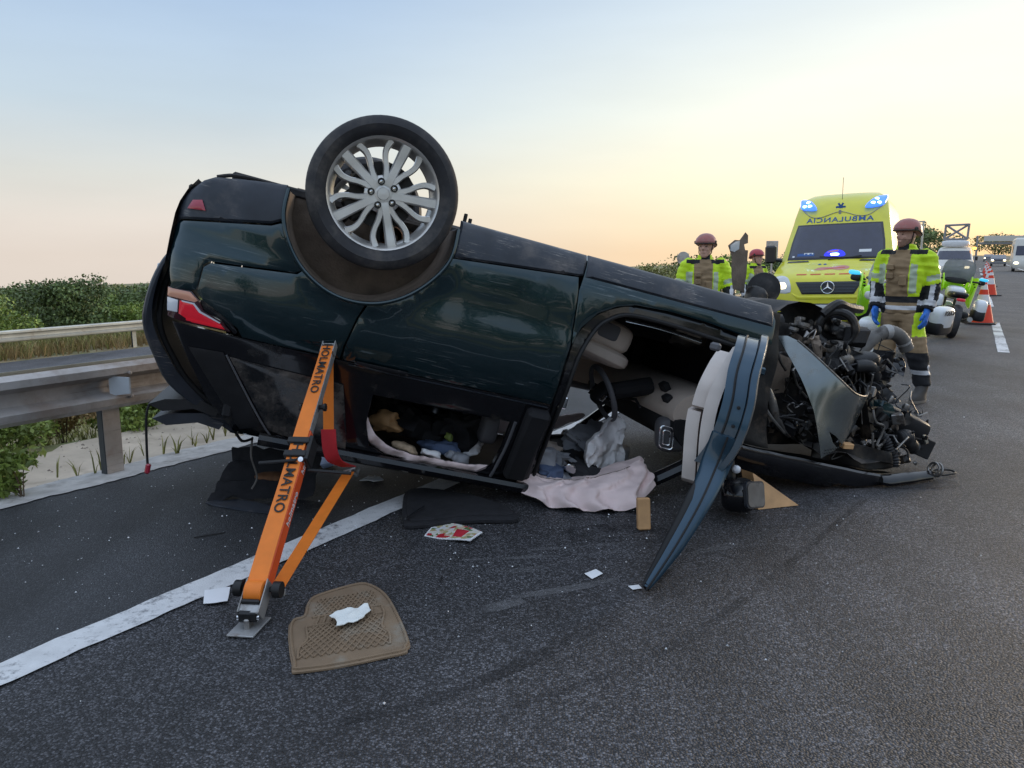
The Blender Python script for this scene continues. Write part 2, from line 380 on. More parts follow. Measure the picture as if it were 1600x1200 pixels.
# ---------------------------------------------------------------- ground sheet with the embankment, roads
def ground_z(n):
    return float(np.interp(n, [-900, -400, -60, -30, -21.9, -13.8, -13.2, -7.6, -6.55, -6.2, -5.75, -5.2, -5, 6, 9, 30, 400], [-34, -16, -2.9, -1.65, -1.24, -1.24, -1.18, -.35, -.10, -.13, -.17, -.04, -.03, -.03, -.1, -.4, -.6]))
gb = MB(); nsx = [-900, -400, -200, -100, -60, -40, -30, -26, -21.9, -21, -18, -13.8, -13.2, -10, -8.6, -7.6, -7, -6.75, -6.55, -6.35, -6.2, -6.0, -5.75, -5.5, -5.2, -5, 0, 6, 9, 14, 30, 60, 150, 400, 900]
rsx = list(np.concatenate([np.arange(-900, -60, 120), np.arange(-60, -6, 6), np.arange(-6, 20, .5), np.arange(20, 60, 3), np.arange(60, 400, 20), np.arange(400, 2600, 200)]))
rows = []
for r in rsx:
    row = []
    for n_ in nsx:
        z = ground_z(max(-900, min(400, n_)))
        if -12.5 < n_ < -6.5 or n_ > 8 or n_ < -22: z += .10 * noise.noise(Vector((r * .5, n_ * .7, 0)))
        row.append(rd(r, n_, z))
    rows.append(row)
gb.rings(rows, caps=False, closed_ring=False)
gr = gb.build('ground', 'earth'); gr['kind'] = 'structure'
strip('road', -4.92, 5.6, -80, 900, 0.0, 'asphalt_lane', step=20)
strip('hard_shoulder', -4.92, -2.95, -60, 500, .004, 'asphalt_shoulder', step=1.0 if False else .8 if False else 5, wob=0)
strip('edge_line', -2.985, -2.815, -30, 160, .008, 'road_paint', wob=.017, step=.05)
strip('edge_line_inner', 4.02, 4.2, -30, 300, .004, 'road_paint', step=5)
for i, r0 in enumerate([12.69 + 2.1, 26.5, 40.2, 54, 67.8, 81.5, 95, -1.0, -14.8]):
    if i == 0: strip('lane_dash', .42, .58, 14.1, 20.2, .004, 'road_paint', wob=.008, step=.2)
    else: strip('lane_dash', .42, .58, r0, r0 + 6, .004, 'road_paint', wob=.008, step=.5)
strip('concrete_edge', -5.22, -4.84, -30, 120, .010, 'edge_concrete', wob=.045, step=.05, zs=lambda n_: .010 if n_ > -5 else -.012)
strip('drainage_ditch', -6.52, -5.15, -40, 160, 0, 'ditch', step=.5, nn=6, zs=lambda n_: ground_z(n_) + .012)
strip('service_road', -20.95, -14.0, -60, 220, -1.20, 'asphalt_service', step=10)
strip('service_line', -14.6, -14.45, -60, 200, -1.194, 'road_paint', step=4)
strip('oncoming_road', 9.5, 20, -80, 700, -.05, 'asphalt_service', step=20)

# ---------------------------------------------------------------- crash barriers
def wprofile(h0=.47, h1=.78, d=.08):
    pts = [(.0, h0), (.012, h0 + .012)]
    z = [h0, h0 + .03, h0 + .075, h0 + .115, (h0 + h1) / 2, h1 - .115, h1 - .075, h1 - .03, h1]
    x = [.012, .0, 0, d, d, d, 0, 0, .012]
    x = [d * .55, .004, 0, d * .9, d, d * .9, 0, .004, d * .55]
    return list(zip(x, z))
def beam(nface, r0, r1, h0, h1, sgn=1, d=.08):
    b = MB(); pr = wprofile(h0, h1, d)
    n = max(1, int((r1 - r0) / 1.0)); rings = []
    full = pr + [(x + .004, z) for x, z in pr[::-1]]
    for i in range(n + 1):
        r = r0 + (r1 - r0) * i / n
        rings.append([rd(r, nface - sgn * x, z) for x, z in full])
    b.rings(rings); return b
def barrier(name, nface, sgn, z0, r0, r1, posts, joint, label, m='galvanised', rear=False, reflect=True):
    root = empty(name, rd((r0 + r1) / 2, nface, z0), 0, label, 'barrier'); off = -Vector(root.location)
    js = [r0] + [j for j in np.arange(joint - 40 * 4, r1, 4.0) if r0 < j < r1] + [r1]
    for i in range(len(js) - 1):
        dn = .004 if i % 2 else 0
        beam(nface + dn * sgn, js[i] - (.3 if i else 0), js[i + 1], z0 + .47 + 0 * dn, z0 + .78, sgn).build('rail_beam', m, root, loc=off, sharp=24)
    for p in posts:
        b = MB(); n_ = nface - sgn * .15
        for (dx, dy, w, h) in ((0, 0, .008, .12), (.03, .06, .06, .008), (.03, -.06, .06, .008)):
            c = Vector(rd(p + dy, n_ - sgn * dx, z0 + .34)); b.box(c, (w if w > .01 else .01, h if h > .01 else .01, .78), rot=ROADROT, mi=1 if dy < 0 else 0)  # flange facing the camera gets a darker material, shade painted on that side
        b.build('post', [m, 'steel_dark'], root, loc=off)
        b = MB(); b.box(Vector(rd(p, nface - sgn * .10, z0 + .62)), (.05, .10, .12), rot=ROADROT, ch=.006); b.build('spacer', m, root, loc=off)
        for dz in (.545, .705):
            b = MB(); b.lathe([(0, .012), (.012, .010), (.014, 0)], axis='X', n=8)
            o = b.build('bolt', m, root); o.location = Vector(rd(p + .07, nface + sgn * .001, z0 + dz)) + off; o.rotation_euler = (0, 0, ROADROT)
        if reflect:
            b = MB(); q = [rd(p - .05, nface - sgn * .055, z0 + .555), rd(p - .05, nface - sgn * .055, z0 + .695), rd(p + .03, nface + sgn * .045, z0 + .68), rd(p + .03, nface + sgn * .045, z0 + .57)]
            q2 = [tuple(np.array(v) + np.array(rd(.012, 0, 0))) for v in q]
            b.add(q + q2, [(0, 1, 2, 3), (7, 6, 5, 4), (0, 4, 5, 1), (1, 5, 6, 2), (2, 6, 7, 3), (3, 7, 4, 0)]); b.build('reflector', 'reflector', root, loc=off)
    return root
barrier('crash_barrier', -4.90, 1, 0, -12, 90, [3.05 + 4 * i for i in range(-3, 20)], 2.83, 'near galvanised W-beam crash barrier beside the overturned car')
barrier('crash_barrier', -5.52, -1, -.05, -12, 90, [5.05 + 4 * i for i in range(-3, 20)], 2.2, 'second galvanised barrier rail running just behind the near one', 'galvanised_old', reflect=False)
barrier('crash_barrier', -21.3, 1, -1.21, -10, 150, [9.9 + 4 * i for i in range(-4, 34)], 6, 'pale crash barrier on far side of the service road', 'galvanised_old', reflect=False)

# ---------------------------------------------------------------- vegetation
def leaf_cloud(clumps, n, size, m, name, parent=None, loc=None, elong=1.6, droop=0):
    """clumps: (centre, radii) list; n leaves spread through the volume, denser to the outside"""
    w = np.array([c[1][0] * c[1][1] * c[1][2] for c in clumps]) ** (2 / 3.); w /= w.sum()
    k = np.random.choice(len(clumps), n, p=w)
    C_ = np.array([c[0] for c in clumps])[k]; Rr = np.array([c[1] for c in clumps])[k]
    d = np.random.normal(size=(n, 3)); d /= np.linalg.norm(d, axis=1)[:, None]
    rad = np.random.uniform(.25, 1.0, n) ** .5 * (1 + .18 * np.random.normal(size=n).clip(-1.5, 2))
    ctr = C_ + d * Rr * rad[:, None]
    u = np.random.normal(size=(n, 3)); u[:, 2] += droop; u /= np.linalg.norm(u, axis=1)[:, None]
    v = np.cross(u, np.random.normal(size=(n, 3))); v /= np.linalg.norm(v, axis=1)[:, None]
    nn = np.cross(u, v)
    s_ = size * np.random.uniform(.55, 1.35, n)[:, None]
    a = ctr - u * s_ * elong * .5; b = ctr + v * s_ * .5 + nn * s_ * .12; c = ctr + u * s_ * elong * .5; e = ctr - v * s_ * .5 + nn * s_ * .12
    V = np.stack([a, b, c, e], 1).reshape(-1, 3)
    me = bpy.data.meshes.new(name); i = np.arange(n) * 4
    me.vertices.add(4 * n); me.vertices.foreach_set('co', V.ravel())
    Fc = np.stack([i, i + 1, i + 2, i, i + 2, i + 3], 1).ravel().astype(np.int32)
    me.loops.add(6 * n); me.loops.foreach_set('vertex_index', Fc)
    me.polygons.add(2 * n); me.polygons.foreach_set('loop_start', np.arange(0, 6 * n, 3, dtype=np.int32))
    me.update(); me.validate(); me.materials.append(MATS[m])
    o = bpy.data.objects.new(name, me); COL.objects.link(o)
    if parent: o.parent = parent
    if loc is not None: o.location = loc
    return o
def plant(name, cat, loc, h, w, nleaf, leaf, m, label, group=None, trunk=.3, nclump=9, elong=1.6, stems=5, flat=1.0):
    root = empty(name, loc, random.uniform(0, 6), label, cat, group)
    cl = []
    for i in range(nclump):
        t = random.uniform(0, 1); a = random.uniform(0, 6.28); rr = w * .5 * (1 - .55 * t) * random.uniform(.3, 1)
        cl.append(((rr * math.cos(a), rr * math.sin(a), h * (trunk + (1 - trunk) * (.12 + .72 * t))), (w * random.uniform(.16, .30), w * random.uniform(.16, .30), h * random.uniform(.10, .22) * flat)))
    leaf_cloud(cl, nleaf, leaf, m, 'crown' if cat == 'tree' else 'foliage', root, elong=elong)
    b = MB()
    if cat == 'tree':
        b.tube(curve([(0, 0, -.2), (.05 * h * .3, 0, h * .25), (0, .03 * h, h * .6)], 4), [.05 * h * (1 - i * .075) * .7 for i in range(9)], 8)
    for (c, r_) in cl[:stems if cat != 'tree' else 6]:
        b.tube(curve([(c[0] * .1, c[1] * .1, 0 if cat != 'tree' else h * .25), (c[0] * .4, c[1] * .4, c[2] * .6), c], 3), [.012 * h * (1 - .1 * i) for i in range(7)], 5)
    b.build('trunk' if cat == 'tree' else 'stem', 'bark', root, recalc=False)
    return root
def gz(r, n): return rd(r, n, ground_z(n) - .03)
# bushes just behind the near barrier
for (r, n_, h, w, nl, lf, m, lab) in [
    (3.2, -6.9, .75, .9, 3000, .035, 'leaf_a', 'leafy green bush under the near barrier at left edge'),
    (2.5, -6.85, .7, .8, 2600, .035, 'leaf_a', 'bright green bush at the photo left edge behind barrier'),
    (3.75, -6.95, .55, .7, 2600, .025, 'leaf_dry', 'dry brown weed clump between two green bushes behind barrier'),
    (4.45, -6.8, .7, .75, 3000, .035, 'leaf_a', 'green bush right of the barrier post below the rail'),
    (5.1, -6.85, .55, .7, 2400, .035, 'leaf_b', 'dark green bush behind the hanging spoiler of the car'),
    (5.75, -6.6, .5, .6, 1800, .03, 'leaf_c', 'yellowish weed clump low beside the ditch behind the car')]:
    plant('bush', 'bush', gz(r, n_), h, w, int(nl * 1.5), lf * .8, m, lab, 'bushes behind the near barrier', trunk=.05, nclump=12, elong=1.9)
plant('weed_plant', 'weed', rd(2.42, -5.02, .0), .34, .38, 700, .028, 'leaf_a', 'small green weed growing at the road edge by the barrier', trunk=.03, nclump=10, elong=2.4, stems=9)
# grass in ditch and on the bank
def grass(name, pts, hmin, hmax, m, label):
    V = []; Fc = []
    for (x, y, z) in pts:
        for k in range(random.randint(3, 6)):
            a = random.uniform(0, 6.28); h = random.uniform(hmin, hmax); l_ = h * random.uniform(.2, .7); b = random.uniform(0, 6.28); w = .004 + h * .012
            bx, by = math.cos(a) * w, math.sin(a) * w; i = len(V); ox, oy = math.cos(b) * l_, math.sin(b) * l_
            V += [(x - bx, y - by, z), (x + bx, y + by, z), (x + ox * .4 + bx * .7, y + oy * .4 + by * .7, z + h * .65), (x + ox * .4 - bx * .7, y + oy * .4 - by * .7, z + h * .65), (x + ox, y + oy, z + h)]
            Fc += [(i, i + 1, i + 2, i + 3), (i + 3, i + 2, i + 4)]
    me = bpy.data.meshes.new(name); me.from_pydata(V, [], Fc); me.materials.append(MATS[m]); o = bpy.data.objects.new(name, me); COL.objects.link(o)
    return tag(o, label, 'grass', kind='stuff')
gp = [gz(random.uniform(-4, 40) if random.random() < .6 else random.uniform(1, 12), random.uniform(-12.6, -6.6)) for _ in range(9000)]
grass('bank_grass', gp, .05, .17, 'leaf_c', 'tall green and straw grass on the bank behind the barrier')
gp = [rd(random.uniform(1.5, 12), random.gauss(-5.3, .10), -.03) for _ in range(90)] + [rd(random.gauss(5.2, .5), random.gauss(-5.5, .12), -.1) for _ in range(60)]
grass('ditch_grass', gp, .05, .2, 'leaf_c', 'sparse grass blades along the concrete road edge')
gp = [gz(random.uniform(0, 45), random.uniform(-27, -21.6)) for _ in range(6000)]
grass('verge_grass', gp, .2, .6, 'leaf_c', 'dry yellow green grass under the far barrier')
gp = [gz(random.uniform(0, 36), random.uniform(-23, -21.35)) for _ in range(3000)]
grass('verge_dry_grass', gp, .15, .5, 'leaf_dry', 'brown dry grass along the service road edge')
# trees beyond the service road
for (r, n_, h, w, nl, lf, m, lab) in [
    (13.2, -23.5, 2.75, 3.2, 6500, .10, 'leaf_b', 'large round green tree beyond the far barrier at left'),
    (10.4, -22.0, 2.2, 2.2, 3200, .09, 'leaf_a', 'light green bush in front of the large left tree'),
    (9.6, -23.0, 2.4, 2.2, 3200, .09, 'leaf_dry', 'autumn brown tree at the photo left edge'),
    (8.4, -20.6, 1.4, 1.5, 1500, .07, 'leaf_orange', 'orange leaved shrub at the far left edge above the barrier'),
    (15.2, -22.5, 1.5, 2.4, 3600, .09, 'leaf_a', 'bright green shrub right of the large left tree'),
    (21, -30, 2.1, 4.6, 4600, .13, 'leaf_b', 'low dark tree farther back between the left trees and car'),
    (19.5, -25.5, 1.9, 3.0, 3600, .11, 'leaf_c', 'olive green tree close behind the car rear'),
    (24, -31, 2.4, 4.2, 3600, .13, 'leaf_a', 'rounded green tree just left of the car tail'),
    (18.0, -22.6, 3.1, 1.6, 1000, .09, 'leaf_b', 'thin dark leafed sapling beside the car tail')]:
    plant('tree', 'tree', gz(r * 1.1, n_ - 2.9), h * .92, w * 1.1, int(nl * 1.9), lf * .72, m, lab, 'trees beyond the service road', trunk=.12, nclump=20)
for i, (px, r, n_, h, w, m, lab) in enumerate([
    (0, 52, -16, 2.7, 5.0, 'leaf_b', 'dark bushy tree on horizon just above the car sill'),
    (0, 57, -15, 3.1, 4.5, 'leaf_a', 'taller rounded tree on horizon left of the helmeted rescuer'),
    (0, 47, -17.5, 2.3, 4.0, 'leaf_c', 'low olive tree on horizon beside road sign'),
    (0, 62, -13, 2.6, 5.0, 'leaf_b', 'green tree behind the left rescuer head'),
    (0, 60, -10.5, 2.6, 5.0, 'leaf_b', 'dark tree between the left rescuer and the ambulance'),
    (0, 66, -8.6, 2.5, 5.0, 'leaf_a', 'green roadside tree left of the ambulance mirror'),
    (0, 105, -6.5, 5.0, 8.0, 'leaf_b', 'dark tree on the horizon behind the right rescuer'),
    (0, 135, -6.0, 5.5, 9.0, 'leaf_b', 'broad dark tree on the horizon left of the white truck'),
    (0, 230, 4, 7, 14, 'leaf_b', 'far brown hedge trees under the overhead sign'),
    (0, 215, 9, 6.5, 14, 'leaf_dry', 'far dry hedge at the end of road')]):
    plant('tree', 'tree', rd(r, n_, ground_z(n_)), h, w, 2200, .13 * h / 3, m, lab, 'trees along the horizon', trunk=.15, nclump=14)
# belt of scrub on the plain beyond the service road
random.seed(33); adj = ['low', 'broad', 'rounded', 'sparse', 'dark', 'pale', 'bushy', 'dense', 'olive', 'small', 'wide', 'ragged']
for i in range(12):
    r_ = [16, 21, 26, 27, 31, 35, 38, 44, 48, 30, 22, 36][i]; n_ = [-33, -36, -42, -33, -38, -44, -34, -40, -33, -50, -46, -56][i]
    plant('tree', 'tree', rd(r_, n_, ground_z(n_)), random.uniform(1.7, 2.3), random.uniform(4.5, 7), 3000, .11, ['leaf_b', 'leaf_a', 'leaf_b', 'leaf_c'][i % 4], adj[i] + ' scrub tree on the plain ' + ('behind the left trees' if i % 2 else 'beyond the service road') + ' near the horizon', 'scrub trees on the plain', trunk=.06, nclump=15)
# trees on the verge behind the photographer (they show as dark shapes in the paintwork)
for i, (r, n_, h, w) in enumerate([(-9, 20, 6, 7), (-15, 15, 5, 6), (-22, 24, 8, 9), (-2, 26, 6, 8), (-30, 8, 7, 9)]):
    plant('tree', 'tree', rd(r, n_, -.3), h, w, 1800, .26, 'leaf_b', ['tree on the verge behind the viewpoint', 'smaller tree on the verge behind the viewpoint', 'tallest tree far behind the viewpoint', 'wide tree beside the road behind the viewpoint', 'tree at the roadside far behind the viewpoint'][i], 'trees behind the viewpoint', trunk=.2, nclump=14)

V = []; Fc = []; random.seed(12)
for i in range(900):
    r_ = random.uniform(.5, 12); n_ = random.choice([random.uniform(-6.5, -5.1), random.gauss(-5.0, .07), random.gauss(-6.3, .15)]); x, y, _ = rd(r_, n_); z = ground_z(n_) + (.012 if n_ < -5.2 else .012); s_ = random.uniform(.006, .022); k = len(V); a = random.uniform(0, 6)
    V += [(x + s_ * math.cos(a + 1.57 * j) * random.uniform(.7, 1.2), y + s_ * math.sin(a + 1.57 * j), z - .004) for j in range(4)] + [(x + s_ * .3, y, z + s_ * random.uniform(.4, .8))]
    Fc += [(k + j, k + (j + 1) % 4, k + 4) for j in range(4)]
me = bpy.data.meshes.new('ditch_gravel'); me.from_pydata(V, [], Fc); mat('pebble', (.36, .31, .26), .9, var=.2, island=.4); me.materials.append(MATS['pebble']); o = bpy.data.objects.new('ditch_gravel', me); COL.objects.link(o); tag(o, 'loose gravel and soil crumbs in the drainage ditch', 'gravel', kind='stuff')
# ================================================================ the overturned car
mat('car_paint', (.005, .026, .033), .22, metal=.6, var=.10, vscale=3, coat=1.0, dirt=(.05, .052, .05), dscale=2.1, dlo=.55, dhi=.85, spec=.6, scratch=((.20, .22, .22), (5, 5, 150), 2.6, 14))
mat('car_paint_lit', (.020, .056, .092), .34, metal=.5, var=.12, vscale=5, coat=.6)  # body paint copy, lighter and bluer: sky light on the open door painted in
mat('cladding', (.030, .036, .048), .42, var=.25, vscale=7, bump=.04, bscale=200, dirt=(.13, .12, .12), dscale=4, dlo=.55, dhi=.8, scratch=((.42, .38, .34), (9, 9, 150), 3.4, 28))
mat('black_gloss', (.006, .006, .008), .16, coat=.5, var=.2, dirt=(.05, .045, .04), dscale=5, dlo=.55, dhi=.8)
mat('black_plastic', (.012, .012, .014), .5, var=.3, vscale=12, bump=.08, bscale=150)
mat('rubber', (.010, .010, .011), .6, var=.2)
mat('tyre', (.026, .026, .030), .6, var=.25, vscale=9, bump=.06, bscale=90, dirt=(.10, .09, .082), dscale=6, dlo=.44, dhi=.72)
mat('alloy', (.60, .58, .55), .32, metal=.65, var=.1, vscale=9, dirt=(.30, .26, .22), dscale=7, dlo=.55, dhi=.75)
mat('alloy_face', (.68, .67, .65), .28, metal=.6, var=.08, vscale=12)
mat('lug', (.015, .015, .015), .35, metal=.3)
mat('chrome', (.75, .76, .78), .12, metal=1, var=.05)
mat('steel', (.30, .29, .28), .38, metal=.85, var=.25, vscale=14, dirt=(.10, .07, .05), dscale=9)
mat('rust', (.16, .075, .035), .75, metal=.3, var=.35, vscale=20)
mat('wing_reflection_grey', (.20, .22, .22), .20, metal=.85, var=.2, vscale=4, coat=.5, dirt=(.22, .18, .14), dscale=3, dlo=.55, dhi=.8)  # body paint turned silvery: sky reflections on the wing put into the colour
mat('headliner', (.06, .055, .052), .9, var=.15)
mat('liner', (.21, .165, .13), .9, var=.3, vscale=7, bump=.35, bscale=70, dirt=(.15, .12, .09), dscale=5)
mat('underbody', (.028, .027, .028), .75, var=.35, vscale=6, bump=.3, bscale=30, dirt=(.12, .10, .085), dscale=3)
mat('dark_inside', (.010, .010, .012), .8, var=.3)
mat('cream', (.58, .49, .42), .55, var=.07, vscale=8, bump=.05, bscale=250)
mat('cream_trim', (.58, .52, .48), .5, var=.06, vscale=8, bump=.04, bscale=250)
mat('grey_trim', (.10, .10, .11), .6, var=.1)
mat('lamp_red', (.55, .012, .03), .12, var=.2, coat=1, emit=(.9, .02, .04), estr=.12)
mat('lamp_dark', (.05, .006, .012), .10, coat=1)
mat('lamp_clear', (.75, .78, .85), .08, coat=1, var=.15)
mat('lamp_amber', (.70, .33, .22), .15, coat=1)
mat('reflector_red', (.40, .02, .05), .2, coat=1)
mat('airbag', (.84, .68, .66), .85, var=.10, vscale=5, bump=.25, bscale=18)
mat('airbag_white', (.80, .79, .80), .8, var=.1, vscale=6, bump=.2, bscale=25)
mat('privacy_glass', (.012, .013, .015), .06, coat=.6, var=.3, dirt=(.17, .145, .125), dscale=4, dlo=.42, dhi=.72)
mat('hose', (.020, .020, .022), .45, var=.3, vscale=9)
mat('hose_grey', (.15, .14, .13), .6, var=.3, vscale=9, dirt=(.05, .045, .04), dscale=6)
mat('engine_black', (.014, .013, .013), .42, var=.4, vscale=10, bump=.2, bscale=40, dirt=(.10, .075, .055), dscale=6, dlo=.52, dhi=.72)
mat('alu_cast', (.20, .185, .17), .45, metal=.6, var=.3, vscale=18, bump=.3, bscale=50, dirt=(.08, .06, .045), dscale=8)
mat('blue_cloth', (.10, .14, .24), .8, var=.25)
mat('grey_cloth', (.33, .34, .37), .8, var=.15, bump=.2, bscale=15)
mat('fabric_dark', (.03, .03, .035), .9, var=.2); mat('paper_print', (.4, .3, .2), .6, var=.4, vscale=30)
mat('wood', (.62, .36, .17), .6, var=.18, vscale=9, bump=.08, bscale=60)

CO = Vector((-.81697978, 5.05502981, 2.08347655))
cS = Vector((.94375844, .2178838, -.24868989)); cT = Vector((.224951054, -.974370065, 0)); cW = Vector((-.24231598, -.05594305, -.96858316))
def c2w(p): return CO + cS * p[0] + cT * p[1] + cW * p[2]
def w2c(p):
    d = Vector(p) - CO; return Vector((d.dot(cS), d.dot(cT), d.dot(cW)))
BASE = Vector((.35, 4.95, 0.0))
CAR = empty('overturned_car', BASE, 0, 'dark teal SUV lying upside down on its roof with wrecked front', 'car')
CAR.rotation_euler = Matrix((cS, cT, cW)).transposed().to_euler()
CL = -w2c(BASE)
def cp_(b, name, m, parent=None, **k): return b.build(name, m, parent or CAR, loc=None if parent else CL, **k)
PW = [.22, .26, .30, .36, .45, .54, .64, .72, .84, .97, 1.08, 1.17, 1.20, 1.45, 1.68, 1.74, 1.80]
PT = [.72, .80, .875, .922, .950, .962, .970, .966, .985, .988, .975, .942, .925, .82, .725, .69, .60]
_pw = np.array(PW); _pt = np.array(PT)
_gw = np.linspace(.2, 1.85, 166); _gt = np.interp(_gw, _pw, _pt)
for _ in range(3): _gt = np.convolve(np.pad(_gt, 2, 'edge'), np.ones(5) / 5, 'valid')
def Ts(s, w):
    t = float(np.interp(w, _gw, _gt))
    if s < -.3: t -= .15 * ((-.3 - s) / .7) ** 2
    if s < -.88: t -= .12 - math.sqrt(max(.12 ** 2 - min(.1195, (-.88 - s)) ** 2, 0))
    if s > 2.7: t -= .12 * ((s - 2.7) / 1.1) ** 2
    t += .006 * noise.noise(Vector((s * 3.1, w * 3.1, 4))) + .002 * noise.noise(Vector((s * 8, w * 8, 9)))
    # wheel arch flare
    d = math.hypot(s + .02, (w - .38)); 
    if w < 1.0: t += .022 * math.exp(-((d - .47) / .05) ** 2)
    return t
def SF(sgn=1, base=0):
    return lambda s, w, dep: (s, sgn * (Ts(s, w) + base - dep), w)
def wmax(s, z=.015): return (CO.z - .24869 * s - z) / .96858
GAP = .003
bl = [(-.980, .699), (-1.000, .656), (-.986, .586), (-.934, .504), (-.880, .442), (-.829, .412), (-.630, .380), (-.473, .361), (-.462, .382), (-.464, .456), (-.455, .541), (-.509, .571), (-.737, .617), (-.959, .660)]
bp = [(-.958, .670), (-.508, .583), (-.450, .554), (-.413, .635), (-.354, .717), (-.316, .764), (-.341, .783), (-.763, .832), (-.794, .858), (-.803, .987), (-.832, 1.002), (-.932, 1.013), (-.965, .935), (-.985, .791), (-.985, .70)]
q_ = [(-.797, 1.000), (-.788, .868), (-.758, .841), (-.333, .791), (-.309, .765), (-.196, .828), (-.057, .859), (.033, .861), (.006, .940), (-.028, 1.103), (-.031, 1.176), (-.137, 1.176), (-.538, 1.178), (-.572, 1.133), (-.679, 1.074), (-.757, 1.037)]
rdr = [(.046, .862), (.088, .845), (.224, .773), (.339, .662), (.410, .523), (.436, .513), (1.151, .436), (1.164, .511), (1.192, .817), (1.182, .951), (1.183, 1.178), (.717, 1.178), (-.022, 1.178), (-.018, 1.101), (.016, .938)]
clad = [(.440, .300), (.810, .300), (1.189, .300), (1.176, .418), (1.149, .430), (.436, .507), (.432, .392)]
sill = [(1.200, .300), (1.562, .300), (1.985, .300), (2.40, .300), (2.44, .387), (2.44, .533), (2.364, .533), (2.005, .499), (1.749, .491), (1.525, .506), (1.412, .541), (1.308, .606), (1.234, .705), (1.200, .809), (1.170, .510)]
lampo = [(-.955, 1.012), (-.828, 1.005), (-.779, 1.042), (-.748, 1.092), (-.645, 1.124), (-.600, 1.168), (-.826, 1.175), (-.93, 1.165)]
arch = [(-.466, .379), (-.462, .512), (-.413, .635), (-.325, .746), (-.196, .828), (-.057, .859), (.088, .841), (.224, .773), (.339, .662), (.417, .523), (.429, .355)]
rwin = [(.19, 1.343), (.618, 1.338), (1.00, 1.335), (1.003, 1.508), (.985, 1.64), (.909, 1.70), (.375, 1.72), (.243, 1.66), (.195, 1.517)]
qgl = [(-.585, 1.300), (-.310, 1.310), (.02, 1.320), (.10, 1.60), (.12, 1.71), (-.238, 1.70), (-.321, 1.675)]
